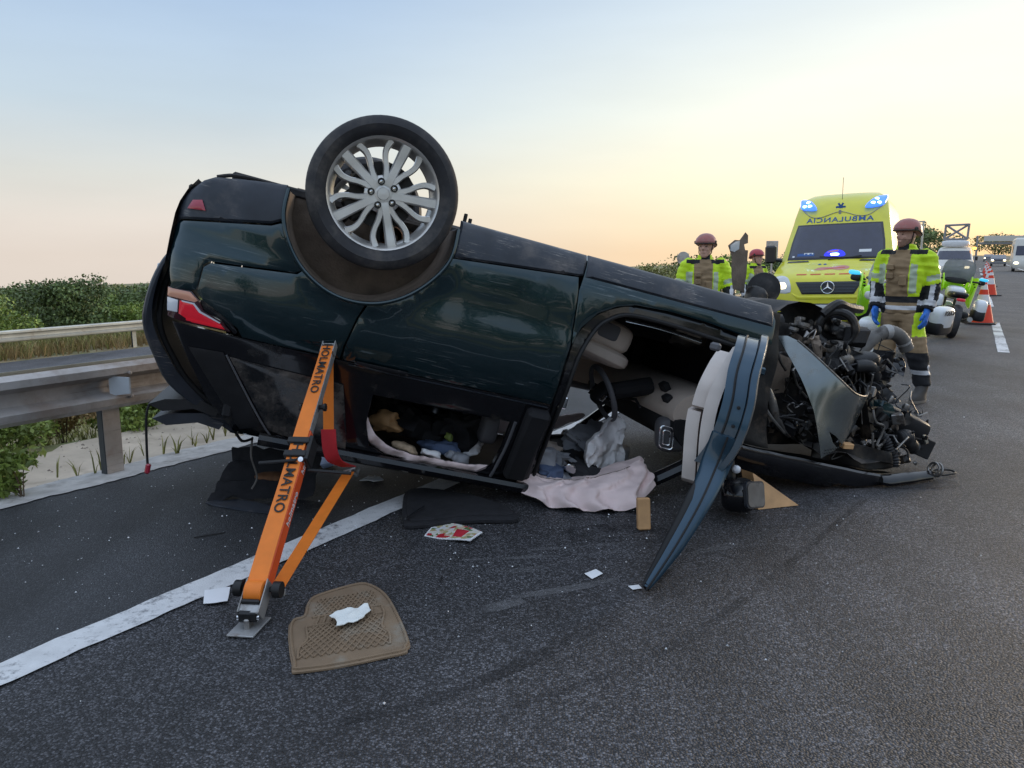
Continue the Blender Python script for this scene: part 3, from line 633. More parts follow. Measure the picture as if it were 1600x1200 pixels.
# --- painted panels, near side and far side
for sg in (1, -1):
    far = sg < 0
    o = cp_(MB().panel(bp, SF(sg), .02, .045, edge=.006), 'rear_bumper_side', 'car_paint')
    if not far: o['label'] = 'painted rear bumper corner, dark teal'
    o2 = cp_(MB().panel(bl, SF(sg, -.008), .02, .04, edge=.01), 'bumper_skirt', 'cladding')
    cp_(MB().panel(q_, SF(sg), .02, .045), 'quarter_panel', 'car_paint')
    rdoor = cp_(MB().panel(rdr, SF(sg), .02, .045), 'rear_door', 'car_paint')
    cp_(MB().panel(clad, SF(sg, .012), .03, .04, edge=.012), 'door_cladding', 'cladding', rdoor)
    cp_(MB().panel([(.06, 1.166), (.33, 1.166), (.345, 1.18), (.33, 1.194), (.06, 1.194), (.045, 1.18)], SF(sg, .030), .02, .03, edge=.006), 'door_handle', 'black_gloss', rdoor)
    cp_(MB().panel([(.02, 1.196), (1.17, 1.196), (1.17, 1.202), (.02, 1.202)], SF(sg, .010), .02, .03, edge=.002, inset=0), 'belt_trim', 'chrome' if far else 'cladding', rdoor)
    cp_(MB().panel(sill, SF(sg), .03, .045), 'sill', 'car_paint')
    cp_(MB().panel([(1.20, .298), (2.42, .298), (2.42, .425), (1.19, .425)], SF(sg, .016), .02, .05, edge=.014), 'sill_cladding', 'cladding')
    # greenhouse: black pillars with the rear door window cut out
    gh = [(-.90, 1.185), (-.5, 1.184), (.0, 1.184), (.6, 1.184), (1.19, 1.184), (1.20, 1.30), (1.22, 1.50), (1.24, 1.74), (.9, 1.755), (.2, 1.755), (-.25, 1.755), (-.50, 1.735), (-.66, 1.58), (-.80, 1.36)]
    cp_(MB().panel(gh, SF(sg, -.006), .045, .06, holes=[rwin]), 'window_pillars', 'black_gloss')
    cp_(MB().panel(qgl, SF(sg, .004), .008, .06, edge=.003), 'quarter_window', 'privacy_glass')
    cp_(MB().panel([(-.80, 1.30), (-.62, 1.285), (-.36, 1.665), (-.47, 1.715)], SF(sg, .003), .008, .06, edge=.003), 'pillar_trim', 'black_plastic')
    if far: cp_(MB().panel(rwin, SF(sg, -.02), .008, .1, edge=.003), 'rear_window', 'privacy_glass', rdoor)
    # chrome-like thin window trim
    b = MB(); b.tube([(s_, sg * (Ts(s_, w_) + .004), w_) for s_, w_ in curve([(-.60, 1.295), (-.33, 1.68), (-.24, 1.712), (.12, 1.722)], 6)], .006, 6); cp_(b, 'window_trim', 'grey_trim')
    b = MB(); b.tube([(s_, sg * (Ts(s_, w_) + .002), w_) for s_, w_ in curve([(1.02, 1.33), (1.02, 1.5), (.995, 1.72)], 6)], .010, 6); cp_(b, 'window_trim', 'grey_trim')
    # tail lamp
    tl = cp_(MB().panel(lampo, SF(sg, -.012), .04, .04), 'tail_light', 'lamp_dark')
    cp_(MB().panel([(-.950, 1.016), (-.832, 1.010), (-.785, 1.044), (-.80, 1.055), (-.945, 1.058)], SF(sg, -.004), .012, .03), 'indicator_lens', 'lamp_amber', tl)
    cp_(MB().panel([(-.945, 1.066), (-.885, 1.066), (-.88, 1.13), (-.935, 1.135)], SF(sg, -.005), .012, .03), 'reversing_lens', 'lamp_clear', tl)
    cp_(MB().panel([(-.876, 1.066), (-.80, 1.064), (-.765, 1.098), (-.66, 1.132), (-.63, 1.160), (-.80, 1.164), (-.872, 1.135)], SF(sg, -.004), .012, .03), 'brake_lens', 'lamp_red', tl)
    cp_(MB().panel([(-.866, 1.062), (-.80, 1.060), (-.76, 1.094), (-.655, 1.128), (-.66, 1.134), (-.77, 1.102), (-.805, 1.068), (-.864, 1.068)], SF(sg, .001), .01, .03, inset=0, edge=.001), 'light_guide', 'lamp_clear', tl)
    cp_(MB().panel([(-.83, 1.150), (-.65, 1.150), (-.66, 1.158), (-.83, 1.160)], SF(sg, .0005), .01, .03, inset=0, edge=.001), 'light_strip', 'lamp_red', tl)
    cp_(MB().panel([(-.775, 1.036), (-.742, 1.088), (-.64, 1.120), (-.58, 1.172), (-.565, 1.160), (-.60, 1.115), (-.69, 1.072), (-.755, 1.036)], SF(sg, -.003), .02, .03, edge=.003), 'lamp_surround', 'black_gloss', tl)
    cp_(MB().panel([(-.932, .600), (-.912, .552), (-.865, .541), (-.838, .590)], SF(sg, .004), .01, .03, edge=.004), 'bumper_reflector', 'reflector_red')
    # wheel arch: liner shell and back wall
    for (c0, ap, nm) in ((0, arch, 'arch_liner'),):
        b = MB(); rings = []
        for k_, (tt, sh) in enumerate([(0, 1.0), (-.03, .995), (-.12, 1.0), (-.30, .99), (-.50, .96)]):
            rings.append([(-.02 + (s_ + .02) * sh, sg * (Ts(s_, w_) - .016 + tt), .36 + (w_ - .36) * sh) for s_, w_ in curve(ap, 4)])
        b.rings(rings, caps=False, closed_ring=False); cp_(b, nm, 'liner')
        b = MB(); b.panel([(-.45, .33)] + arch[1:-1] + [(.41, .33)], lambda s, w, d: (s, sg * (.46 - d + .012 * noise.noise(Vector((s * 9, w * 9, 1)))), w), .02, .06); cp_(b, 'arch_wall', 'liner')
    b = MB(); b.tube([(s_, sg * (Ts(s_, w_) + .004), w_) for s_, w_ in curve(arch, 5)], .011, 8); cp_(b, 'arch_lip', 'car_paint')
# rear: bumper face, number plate panel, hanging tailgate
b = MB(); rings = []
for w_ in np.linspace(.44, 1.16, 12):
    row = []
    for t_ in np.linspace(-.80, .80, 17):
        row.append((-.99 - .045 * (1 - (t_ / .85) ** 2) + (.10 * max(0, (.66 - w_) / .24) ** 2) + .01 * noise.noise(Vector((t_ * 4, w_ * 4, 0))), t_, w_))
    rings.append(row)
b.rings(rings, caps=False, closed_ring=False); cp_(b, 'rear_bumper_face', 'cladding')
tg = [(-.975, .80), (-1.02, .88), (-1.055, 1.0), (-1.068, 1.15), (-1.05, 1.28), (-.985, 1.42), (-.90, 1.56), (-.72, 1.68), (-.53, 1.79)]
tgi = [(-.965, .80), (-1.00, .90), (-1.02, 1.02), (-1.02, 1.15), (-.99, 1.27), (-.92, 1.39), (-.83, 1.51), (-.68, 1.63), (-.50, 1.735)]
b = MB(); rings = []
for t_, k_ in [(.752, .026), (.748, .012), (.735, .003), (.70, 0), (.4, -.025), (0, -.035), (-.4, -.025), (-.72, 0), (-.75, 0), (-.74, .012)]:
    tt = [t_ * (1 if w < 1.2 else 1 - .28 * (w - 1.2) / .5) for s, w in curve(tg, 3)]
    o_ = [(s + k_, tq, w) for (s, w), tq in zip(curve(tg, 3), tt)]; i_ = [(s, tq * .99, w) for (s, w), tq in zip(curve(tgi, 3), tt)][::-1]
    rings.append(o_ + i_)
b.rings(rings); tgo = cp_(b, 'tailgate', 'cladding'); tgo['label'] = 'black tailgate edge sprung away from the body'
b = MB(); b.tube([(s + .03, .70 * (1 if w < 1.2 else 1 - .28 * (w - 1.2) / .5), w + .01) for s, w in curve(tgi, 4)], .016, 8); cp_(b, 'tailgate_seal', 'rubber', tgo)
b = MB(); b.box((-1.12, 0, 1.0), (.02, .52, .12), ch=.004); cp_(b, 'number_plate', 'lamp_clear', tgo)
# roof spoiler hanging loose behind, with strap-like wires
b = MB(); pr = [(-.98, 1.70), (-.90, 1.655), (-.72, 1.62), (-.60, 1.66), (-.62, 1.70), (-.74, 1.68), (-.90, 1.725)]
b.rings([[(s, t, w + dz) for s, w in pr] for t, dz in ((.56, .0), (.54, 0), (.2, -.01), (-.2, -.01), (-.55, 0))]); sp_ = cp_(b, 'roof_spoiler', 'black_plastic')
b = MB(); b.rings([[(s + .03, t, w + .085 - .02 * (s + .98)) for s, w in pr] for t in (.53, .5, -.2, -.52)]); cp_(b, 'spoiler_underside', 'cladding', sp_)
b = MB(); b.tube(curve([(-.98, .50, 1.70), (-.985, .51, 1.78), (-.955, .50, 1.95), (-.93, .50, 2.06)], 5), .007, 6); wr = cp_(b, 'wiring_tail', 'rubber')
b = MB(); b.box((-.925, .50, 2.085), (.028, .028, .06), ch=.008); cp_(b, 'plug', 'reflector_red', wr)
b = MB(); b.tube(curve([(-.50, .62, 1.74), (-.45, .60, 1.80), (-.40, .55, 1.79)], 5), .008, 6); cp_(b, 'wiring_tail', 'rubber')
b = MB(); b.tube(curve([(-.40, .55, 1.78), (-.385, .53, 1.9), (-.33, .51, 2.02), (-.345, .5, 2.10)], 5), .006, 6); cp_(b, 'wiring_tail', 'hose_grey')
# roof, crushed to the ground at the front
b = MB(); rings = []
for s_ in np.linspace(-.52, 1.95, 22):
    row = []
    for t_ in np.linspace(-.70, .70, 13):
        e = 1 - (abs(t_) / .70) ** 3; w_ = 1.735 + .05 * e + .02 * noise.noise(Vector((s_ * 3, t_ * 3, 2)))
        row.append((s_, t_, min(w_, wmax(s_))))
    rings.append(row)
b.rings(rings, caps=False, closed_ring=False); cp_(b, 'roof', 'car_paint')
b = MB(); b.rings([[(p[0], p[1] * .97, p[2] - .035) for p in r] for r in rings], caps=False, closed_ring=False); cp_(b, 'headlining', 'headliner')
for sg in (1, -1):
    b = MB(); b.tube([(s_, sg * .705, min(1.745, wmax(s_, .035))) for s_ in np.linspace(-.36, 1.95, 22)], .033, 8, flat=1.3); cp_(b, 'roof_rail', 'black_gloss')
    b = MB(); pts = curve([(2.46, sg * .90, 1.17), (2.28, sg * .84, 1.30), (2.08, sg * .77, 1.48), (1.95, sg * .71, wmax(1.95, .05))], 6); b.tube(pts, .045, 8, flat=.8); cp_(b, 'windscreen_pillar', 'black_gloss')
    # B pillar with door seal around the front door aperture
    ap = [(1.265, 1.70), (1.255, 1.455), (1.250, 1.132), (1.256, .935), (1.275, .829), (1.330, .694), (1.392, .624), (1.500, .572), (1.725, .564), (2.025, .579), (2.30, .60)]
    ap = [(s_, min(w_, wmax(s_, .05))) for s_, w_ in ap]
    apo = [(1.225, 1.70), (1.215, 1.455), (1.20, 1.132), (1.200, .935), (1.205, .815), (1.24, .710), (1.312, .610), (1.414, .546), (1.525, .511), (1.749, .496), (2.005, .504), (2.36, .538)]
    poly = [(s_, w_) for s_, w_ in curve(apo, 4)] + [(s_, w_) for s_, w_ in curve(ap, 4)][::-1]
    cp_(MB().panel(poly, SF(sg, -.03), .05, .03, edge=.006, inset=.008), 'door_aperture', 'black_gloss')
    b = MB(); b.tube([(s_, sg * (Ts(s_, w_) - .026), w_) for s_, w_ in curve(ap, 5)], .013, 8); cp_(b, 'door_seal', 'rubber')
    b = MB(); b.box((1.13, sg * .82, 1.45), (.14, .12, .5), rot=(sg * .42, 0, 0), ch=.02); cp_(b, 'centre_pillar', 'dark_inside')
b = MB(); b.tube([(1.90, -.70, wmax(1.95, .06)), (1.93, 0, wmax(1.95, .05)), (1.90, .70, wmax(1.95, .06))], .04, 8); cp_(b, 'roof_header', 'black_plastic')
b = MB(); b.box((1.262, .895, 1.155), (.05, .03, .07), ch=.006); cp_(b, 'door_striker', 'chrome')
b = MB(); pts = [(s_, .865, w_) for s_, w_ in curve([(1.52, .600), (1.75, .596), (2.03, .612)], 4)]; b.tube(pts, .016, 6, flat=.4); cp_(b, 'sill_scuff_plate', 'chrome')
# --- underside
b = MB()
b.box((.9, 0, .36), (3.4, .96, .05), ch=.01)
b.box((1.4, .66, .36), (1.9, .42, .05), ch=.01); b.box((1.4, -.66, .36), (1.9, .42, .05), ch=.01)
b.box((-.72, 0, .50), (.50, 1.4, .06), ch=.01)
cp_(b, 'floor_pan', 'underbody')
for sg in (1, -1):
    b = MB(); b.tube(curve([(-.90, sg * .34, .50), (-.5, sg * .36, .44), (0, sg * .42, .37), (.7, sg * .42, .36), (2.3, sg * .40, .36)], 5), .06, 8); cp_(b, 'chassis_rail', 'underbody')
b = MB(); b.tube(curve([(2.5, -.2, .34), (1.2, -.18, .32), (.4, -.15, .32), (.1, -.1, .34)], 5), .035, 8); b.tube([(.9, -.16, .34), (1.35, -.16, .34)], .07, 10); cp_(b, 'exhaust_pipe', 'rust')
b = MB(); b.tube([(-.76, .62, .52), (-.76, -.62, .52)], .09, 12, flat=.6); cp_(b, 'silencer', 'steel')
b = MB(); b.tube(curve([(-.86, .58, .395), (-.78, .55, .362), (-.66, .52, .350), (-.56, .50, .355)], 4), [.011] * 13, 6); b.box((-.62, .50, .36), (.10, .04, .014), rot=(0, .2, .3), ch=.004); cp_(b, 'tow_bracket', 'underbody')
for i in range(14):
    b = MB(); s0 = random.uniform(.5, 2.2); t0 = random.uniform(-.6, .8); b.box((s0, t0, .335), (random.uniform(.08, .3), random.uniform(.05, .2), .04), ch=.008); cp_(b, 'underbody_bracket', 'underbody')
for s0, t0, h in ((.47, .80, .05), (.50, .80, .03)):
    b = MB(); b.box((s0, t0, .30 - h / 2), (.02, .015, h), ch=.003); cp_(b, 'bracket_tab', 'underbody')
# --- rear wheels
def ribbon(b, path, wid, th, topz, basez, mi=0):
    """spoke: path of (x,y) with widths, crowned section between basez and topz"""
    P = [Vector(p) for p in path]; rings = []
    for i, p in enumerate(P):
        d = (P[min(i + 1, len(P) - 1)] - P[max(i - 1, 0)]).normalized(); nn = Vector((-d.y, d.x)); w = wid[i] / 2
        z1 = topz[i]; z0 = basez
        rings.append([(p.x + nn.x * k, p.y + nn.y * k, z) for k, z in ((-w * 1.15, z0), (-w * 1.1, z1 - .010), (-w * .78, z1), (w * .78, z1), (w * 1.1, z1 - .010), (w * 1.15, z0))])
    b.rings(rings, mi=mi)
def wheel(sg, rot0, parent_label):
    tz = 0; cen = (0, sg * .955, .28)
    W = bpy.data.objects.new('rear_wheel', None); COL.objects.link(W); W.parent = CAR; W.location = CL + Vector(cen)
    W.rotation_euler = (R(-90) if sg > 0 else R(90), 0, 0)      # local z = outwards
    W['label'] = parent_label
    b = MB(); Rr = .394
    prof = [(.287, -.235), (.30, -.25), (.335, -.262), (.368, -.252), (.385, -.225), (.393, -.18)]
    for k_ in range(4):
        z = -.16 + .043 * k_; prof += [(.394, z), (.394, z + .032), (.386, z + .034), (.386, z + .041)]
    prof += [(.393, .012), (.388, .03), (.374, .043), (.352, .049), (.346, .0515), (.340, .049), (.325, .046), (.308, .036), (.298, .026), (.290, .016)]
    b.lathe(prof, n=72); b.build('tyre', 'tyre', W, sharp=28)
    b = MB(); b.lathe([(.287, -.235), (.279, -.225), (.262, -.19), (.252, -.12), (.255, -.06), (.266, -.02), (.276, .004), (.284, .016), (.291, .020), (.292, .012), (.288, .0)], n=72); rim = b.build('rim', 'alloy', W, sharp=40)
    b = MB()
    for k_ in range(5):
        th = R(rot0) + k_ * 2 * math.pi / 5
        pol = lambda r, a: (r * math.cos(th + R(a)), r * math.sin(th + R(a)))
        ribbon(b, [pol(r, 0) for r in (.045, .09, .15, .21, .265, .28)], [.054, .045, .044, .048, .052, .053], .02, [-.004, -.002, -.004, -.002, .004, .004], -.045)
        for s2 in (1, -1):
            pts = [pol(r, s2 * a) for r, a in ((.055, 16), (.10, 17.5), (.14, 20), (.18, 23), (.22, 23), (.25, 20.5), (.275, 17.5))]
            pts = [(p[0], p[1]) for p in curve([(x, y, 0) for x, y in pts], 3)]
            k2 = len(pts); ribbon(b, pts, [.035 - .008 * math.sin(math.pi * i / (k2 - 1)) for i in range(k2)], .02, [-.004 + .006 * i / k2 - .004 * math.sin(math.pi * i / k2) for i in range(k2)], -.045)
    b.build('spoke', 'alloy_face', rim, sharp=40)
    b = MB(); b.lathe([(0, -.001), (.030, -.002), (.033, -.006), (.034, -.006), (.06, -.010), (.085, -.012), (.098, -.022), (.10, -.05), (0, -.05)], n=40); b.build('hub', 'alloy_face', rim, sharp=40)
    for k_ in range(5):
        a = R(rot0 - 36) + k_ * 2 * math.pi / 5; x, y = .064 * math.cos(a), .064 * math.sin(a)
        b = MB(); b.lathe([(.0185, -.018), (.0185, .004), (.0125, .004), (.0115, -.008)], c=(x, y, 0), n=16); b.build('lug_recess', 'lug', rim)
        b = MB(); b.lathe([(0, .005), (.008, .004), (.0095, .0), (.0095, -.010)], c=(x, y, 0), n=6); b.build('lug_nut', 'chrome', rim)
    b = MB(); b.lathe([(.06, -.10), (.10, -.095), (.175, -.095), (.175, -.122), (.10, -.122), (.06, -.13)], n=40); b.build('brake_disc', 'engine_black', W)
    b = MB(); b.lathe([(0, -.06), (.07, -.065), (.085, -.10), (.09, -.16), (.05, -.2), (0, -.2)], n=24); b.build('wheel_hub', 'engine_black', W)
    b = MB(); b.box((-.13, -.10, -.115), (.10, .13, .09), rot=.7, ch=.015); b.build('brake_caliper', 'engine_black', W)
    b = MB()
    b.tube(curve([(0, 0, -.15), (.02, -.12, -.2), (.05, -.22, -.26)], 4), .035, 8); b.tube([(0, -.03, -.18), (.0, -.12, -.55)], .028, 8); b.tube([(.12, -.05, -.18), (.16, -.16, -.55)], .024, 8); b.tube([(-.10, -.06, -.17), (-.2, -.2, -.5)], .022, 8)
    b.build('suspension_arm', 'engine_black', W)
    b = MB()
    for k_ in range(7): b.lathe([(.048, -.02), (.056, 0), (.048, .02)], c=(.11, -.19 - .0, -.20 - .04 * k_), n=14, axis='Z')
    b.build('spring', 'rust', W)
    return W
wheel(1, 76, 'silver five-trident alloy wheel with black tyre, uppermost')
wheel(-1, 50, 'far rear wheel behind the underbody')
# --- cabin inside
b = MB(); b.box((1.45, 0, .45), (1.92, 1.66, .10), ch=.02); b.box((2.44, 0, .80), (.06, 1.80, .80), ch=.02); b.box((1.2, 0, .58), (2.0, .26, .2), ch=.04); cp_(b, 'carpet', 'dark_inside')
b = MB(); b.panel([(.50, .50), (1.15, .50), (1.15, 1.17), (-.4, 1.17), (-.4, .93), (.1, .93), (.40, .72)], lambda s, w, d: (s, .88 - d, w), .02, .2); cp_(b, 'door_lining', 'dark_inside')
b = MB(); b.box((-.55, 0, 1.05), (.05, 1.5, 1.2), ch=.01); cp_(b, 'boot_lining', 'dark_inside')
def rblob(b, c, d, n=3.2, seg=12, rot=None, mi=0, amp=0, fq=0):
    M = Matrix.Identity(3) if rot is None else __import__('mathutils').Euler(rot).to_matrix(); c = Vector(c); rings = []
    for i in range(seg + 1):
        v = -math.pi / 2 + math.pi * i / seg; row = []
        for j in range(seg * 2):
            u = 2 * math.pi * j / (seg * 2); f = lambda x: math.copysign(abs(x) ** (2 / n), x)
            p = Vector((f(math.cos(v)) * f(math.cos(u)) * d[0] / 2, f(math.cos(v)) * f(math.sin(u)) * d[1] / 2, f(math.sin(v)) * d[2] / 2))
            if amp: p *= 1 + amp * (noise.noise(p * 9 + c * 3) + (.8 * noise.noise(p * fq + c) if fq else 0))
            row.append(c + M @ p)
        rings.append(row)
    b.rings(rings, mi=mi); return b
for t0 in (.38, -.38):
    st = cp_(rblob(MB(), (1.49, t0, .70), (.50, .50, .20), 4, rot=(0, -.16, 0)), 'front_seat', 'cream')
    cp_(rblob(MB(), (1.50, t0, .825), (.52, .52, .12), 3.5, rot=(0, -.2, 0)), 'seat_bolster', 'cream', st)
    if t0 > 0: 
        cp_(rblob(MB(), (1.53, t0 + .246, .69), (.14, .02, .10), 5, rot=(0, -.16, 0)), 'seat_switch_panel', 'grey_trim', st)
    cp_(rblob(MB(), (1.12, t0, 1.05), (.18, .50, .62), 4, rot=(0, -.25, 0)), 'seat_back', 'cream' if t0 < 0 else 'grey_trim', st)
    cp_(rblob(MB(), (.98, t0, 1.47), (.12, .28, .2), 4), 'headrest', 'grey_trim', st)
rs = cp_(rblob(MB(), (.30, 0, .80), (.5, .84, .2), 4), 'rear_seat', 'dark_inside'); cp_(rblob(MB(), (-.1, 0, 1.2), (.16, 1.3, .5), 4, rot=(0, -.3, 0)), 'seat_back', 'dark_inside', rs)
# far front door lining with armrest, far window left open
fd = [(1.22, .5), (2.40, .5), (2.40, 1.19), (1.22, 1.19)]
cp_(MB().panel(fd, lambda s, w, d: (s, -.97 + d, w), .03, .15), 'front_door', 'car_paint')
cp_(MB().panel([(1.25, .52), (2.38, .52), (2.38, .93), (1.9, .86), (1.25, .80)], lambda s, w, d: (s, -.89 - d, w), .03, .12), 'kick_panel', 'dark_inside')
fl = cp_(MB().panel([(1.25, .80), (1.9, .86), (2.38, .95), (2.38, 1.17), (1.25, 1.17)], lambda s, w, d: (s, -.88 - d - .03 * math.cos((w - .85) * 5), w), .03, .12), 'door_lining', 'cream')
cp_(rblob(MB(), (1.85, -.83, .92), (.75, .12, .10), 4), 'armrest', 'cream', fl)
b = MB(); b.box((2.40, -.90, .80), (.14, .20, .95), ch=.01); cp_(b, 'hinge_pillar', 'dark_inside')
b = MB(); b.tube(curve([(1.30, -.93, 1.20), (1.9, -.92, 1.20), (2.38, -.92, 1.19)], 4), .03, 8); cp_(b, 'window_ledge', 'grey_trim')
# dashboard, steering wheel, column, air vent
pr = [(2.40, .90), (2.22, .91), (2.07, .97), (2.01, 1.07), (2.05, 1.16), (2.16, 1.22), (2.40, 1.22)]
b = MB(); b.rings([[(s, t, w) for s, w in curve(pr, 3)] for t in (.80, .78, .4, 0, -.4, -.78, -.80)]); ds = cp_(b, 'dashboard', 'cream')
b = MB(); b.rings([[(s - .012, t, w) for s, w in curve([(2.40, 1.12), (2.08, 1.11), (2.04, 1.17), (2.10, 1.25), (2.2, 1.29), (2.42, 1.28)], 3)] for t in (.83, .81, 0, -.81, -.83)]); cp_(b, 'dash_top', 'dark_inside', ds)
for (s0, t0, w0) in ((2.052, .50, .955), (2.028, .64, 1.02)):
    cp_(rblob(MB(), (s0, t0, w0), (.05, .09, .06), 6, rot=(0, .7, 0)), 'switch_panel', 'dark_inside', ds)
vt = cp_(rblob(MB(), (2.085, .70, 1.225), (.20, .17, .22), 4, rot=(0, .25, .2)), 'air_vent', 'grey_trim', ds)
def rrect(c, e1, e2, a, bb, r, n=5):
    c, e1, e2 = Vector(c), Vector(e1).normalized(), Vector(e2).normalized(); o = []
    for (sx, sy, a0) in ((1, 1, 0), (-1, 1, 90), (-1, -1, 180), (1, -1, 270)):
        for i in range(n + 1):
            t = R(a0 + 90 * i / n); o.append(c + e1 * (sx * (a - r) + r * math.cos(t)) + e2 * (sy * (bb - r) + r * math.sin(t)))
    return o
nv_ = Vector((-.35, .93, .05)).normalized(); e1 = Vector((.93, .35, 0)); e2 = Vector((.2, 0, 1))
for (a_, b_, m_, d_) in ((.042, .070, 'chrome', .062), (.022, .045, 'chrome', .066)):
    b = MB(); b.tube(rrect(Vector((2.035, .735, 1.24)) + nv_ * d_, e1, e2, a_, b_, a_ * .6), .005, 6, closed=True); b.build('vent_ring', m_, ds)
swc = Vector((1.70, .36, 1.10)); q1 = Vector((0, 1, 0)); q2 = Vector((-.50, 0, -.866)); nn_ = q1.cross(q2)
b = MB(); b.tube([swc + q1 * (.19 * math.cos(a)) + q2 * (.185 * math.sin(a)) for a in np.linspace(0, 2 * math.pi, 40, endpoint=False)], .019, 10, closed=True, flat=.8); sw = cp_(b, 'steering_wheel', 'grey_trim')
cp_(rblob(MB(), swc + nn_ * .0, (.10, .20, .17), 3, rot=(0, -.52, 0)), 'wheel_hub', 'dark_inside', sw)
for sx in (1, -1):
    b = MB(); b.box(swc + q1 * sx * .13, (.03, .13, .05), rot=(0, -.52, 0), ch=.01); cp_(b, 'wheel_spoke', 'black_gloss', sw)
    b = MB(); b.box(swc + q1 * sx * .11 - Vector((.035, 0, -.02)), (.012, .07, .05), rot=(0, -.52, 0), ch=.004); cp_(b, 'switch_pad', 'chrome', sw)
b = MB(); b.tube([swc, swc + Vector((.32, 0, -.12))], .06, 10); cp_(b, 'steering_column', 'dark_inside', sw)
for k_, (s0, t0, w0) in enumerate([(1.93, .52, 1.12), (1.93, .22, 1.12)]):
    b = MB(); b.tube([(s0, .38, 1.09), (s0 - .02, t0, w0)], .010, 6); cp_(b, 'column_stalk', 'black_plastic', sw)
# crumpled airbags
def crumple(name, outline, t_fn, m, thick=.02, amp=.03, fr=9, parent=None, seed=0, grid=.022, lab=None):
    def fn(s, w, d):
        k = amp * (noise.noise(Vector((s * fr, w * fr, seed))) + .6 * abs(noise.noise(Vector((s * fr * 2.1, w * fr * 2.1, seed + 3)))) + .35 * abs(noise.noise(Vector((s * fr * 4.5 + w * fr * 3, w * fr * 1.5, seed + 6)))))
        return (s, t_fn(s, w) + k - d, min(w + .15 * k, wmax(s, .006)))
    o = cp_(MB().panel(outline, fn, thick, grid, smooth=4, inset=.008, edge=.006), name, m, parent, sharp=60)
    if lab: o['label'] = lab
    return o
b = MB(); rows = []; NU, NV = 70, 34
for i in range(NU + 1):
    u = i / NU; s0 = 1.19 + .76 * u; row = []; env = math.sin(math.pi * min(1, u * 1.02)) ** .6
    top = float(np.interp(u, [0, .15, .35, .6, .8, 1], [1.60, 1.665, 1.665, 1.60, 1.50, 1.42])); outt = float(np.interp(u, [0, .2, .5, .8, 1], [.70, .90, 1.02, 1.06, .90]))
    for j in range(NV + 1):
        v = j / NV; ph = u * 9 + 2.2 * noise.noise(Vector((u * 3, v * 2, 1)))
        t_ = .62 + (outt - .62) * v ** .8; w_ = top + (wmax(s0, .02) - top) * (v ** 1.5) * (.55 + .45 * env) - .05 * math.sin(math.pi * v) * env
        fold = .020 * math.sin(ph * 3.1 + v * 4) * (.3 + v) + .014 * abs(noise.noise(Vector((u * 26, v * 9, 4)))) + .018 * noise.noise(Vector((u * 12, v * 7, 8)))
        s1 = s0 + .03 * noise.noise(Vector((u * 6, v * 5, 2))) + .04 * v * (u - .5); t_ += fold; w_ -= fold * .7
        row.append((s1, t_, min(w_, wmax(s1, .010))))
    rows.append(row)
b.rings(rows, caps=False, closed_ring=False); b.rings([[(p[0], p[1] - .012, min(p[2] + .004, wmax(p[0], .004))) for p in r] for r in rows], caps=False, closed_ring=False)
o = cp_(b, 'curtain_airbag', 'airbag', sharp=80, recalc=False); o['label'] = 'deflated pink curtain airbag draped over the front roof rail'
b = MB(); b.tube([rows[i][10] for i in range(6, 64, 2)], .003, 5); cp_(b, 'airbag_seam', 'liner', o)
crumple('curtain_airbag', [(.195, 1.49), (.25, 1.57), (.38, 1.655), (.62, 1.675), (.86, 1.665), (.985, 1.655), (.96, 1.70), (.86, 1.725), (.60, 1.725), (.36, 1.705), (.25, 1.65), (.205, 1.58)], lambda s, w: Ts(s, w) - .045, 'airbag', amp=.03, fr=11, grid=.016, lab='deflated pink airbag along the broken rear window')
crumple('driver_airbag', [(1.70, 1.28), (1.80, 1.22), (1.90, 1.26), (1.93, 1.40), (1.97, 1.52), (1.90, 1.60), (1.76, 1.62), (1.66, 1.58), (1.60, 1.46)], lambda s, w: .48 + .1 * math.sin(s * 9), 'airbag_white', amp=.10, fr=8, thick=.05, grid=.016, lab='crumpled white driver airbag hanging from the steering wheel')
crumple('curtain_airbag', [(1.30, 1.52), (1.7, 1.50), (2.0, 1.40), (2.0, 1.46), (1.7, 1.62), (1.3, 1.70)], lambda s, w: -.74, 'airbag', amp=.03)
# loose clothing and litter in the cabin
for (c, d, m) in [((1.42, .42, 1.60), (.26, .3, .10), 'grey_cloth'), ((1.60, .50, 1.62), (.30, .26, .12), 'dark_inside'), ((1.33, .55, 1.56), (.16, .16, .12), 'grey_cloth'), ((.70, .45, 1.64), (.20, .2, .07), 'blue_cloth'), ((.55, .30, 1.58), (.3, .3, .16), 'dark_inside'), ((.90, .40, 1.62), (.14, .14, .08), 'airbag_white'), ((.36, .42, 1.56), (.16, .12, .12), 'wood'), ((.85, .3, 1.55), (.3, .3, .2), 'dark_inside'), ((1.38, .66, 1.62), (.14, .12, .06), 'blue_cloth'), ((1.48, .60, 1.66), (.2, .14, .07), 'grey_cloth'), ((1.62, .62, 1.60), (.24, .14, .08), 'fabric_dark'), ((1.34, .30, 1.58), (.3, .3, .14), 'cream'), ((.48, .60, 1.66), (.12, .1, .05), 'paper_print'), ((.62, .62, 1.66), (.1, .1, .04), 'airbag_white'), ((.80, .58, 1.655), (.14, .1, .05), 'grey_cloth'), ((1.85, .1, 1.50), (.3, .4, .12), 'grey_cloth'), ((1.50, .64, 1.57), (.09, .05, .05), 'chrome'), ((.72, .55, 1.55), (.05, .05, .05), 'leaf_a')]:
    w_ = min(c[2], wmax(c[0], d[2] * .6)); cp_(rblob(MB(), (c[0], c[1], w_), (d[0] * 1.15, d[1] * 1.1, d[2]), 3.2, amp=.5, seg=16, fq=26, rot=(random.uniform(-.3, .3), random.uniform(-.3, .3), random.uniform(-1, 1))), 'cabin_litter', m, sharp=50)
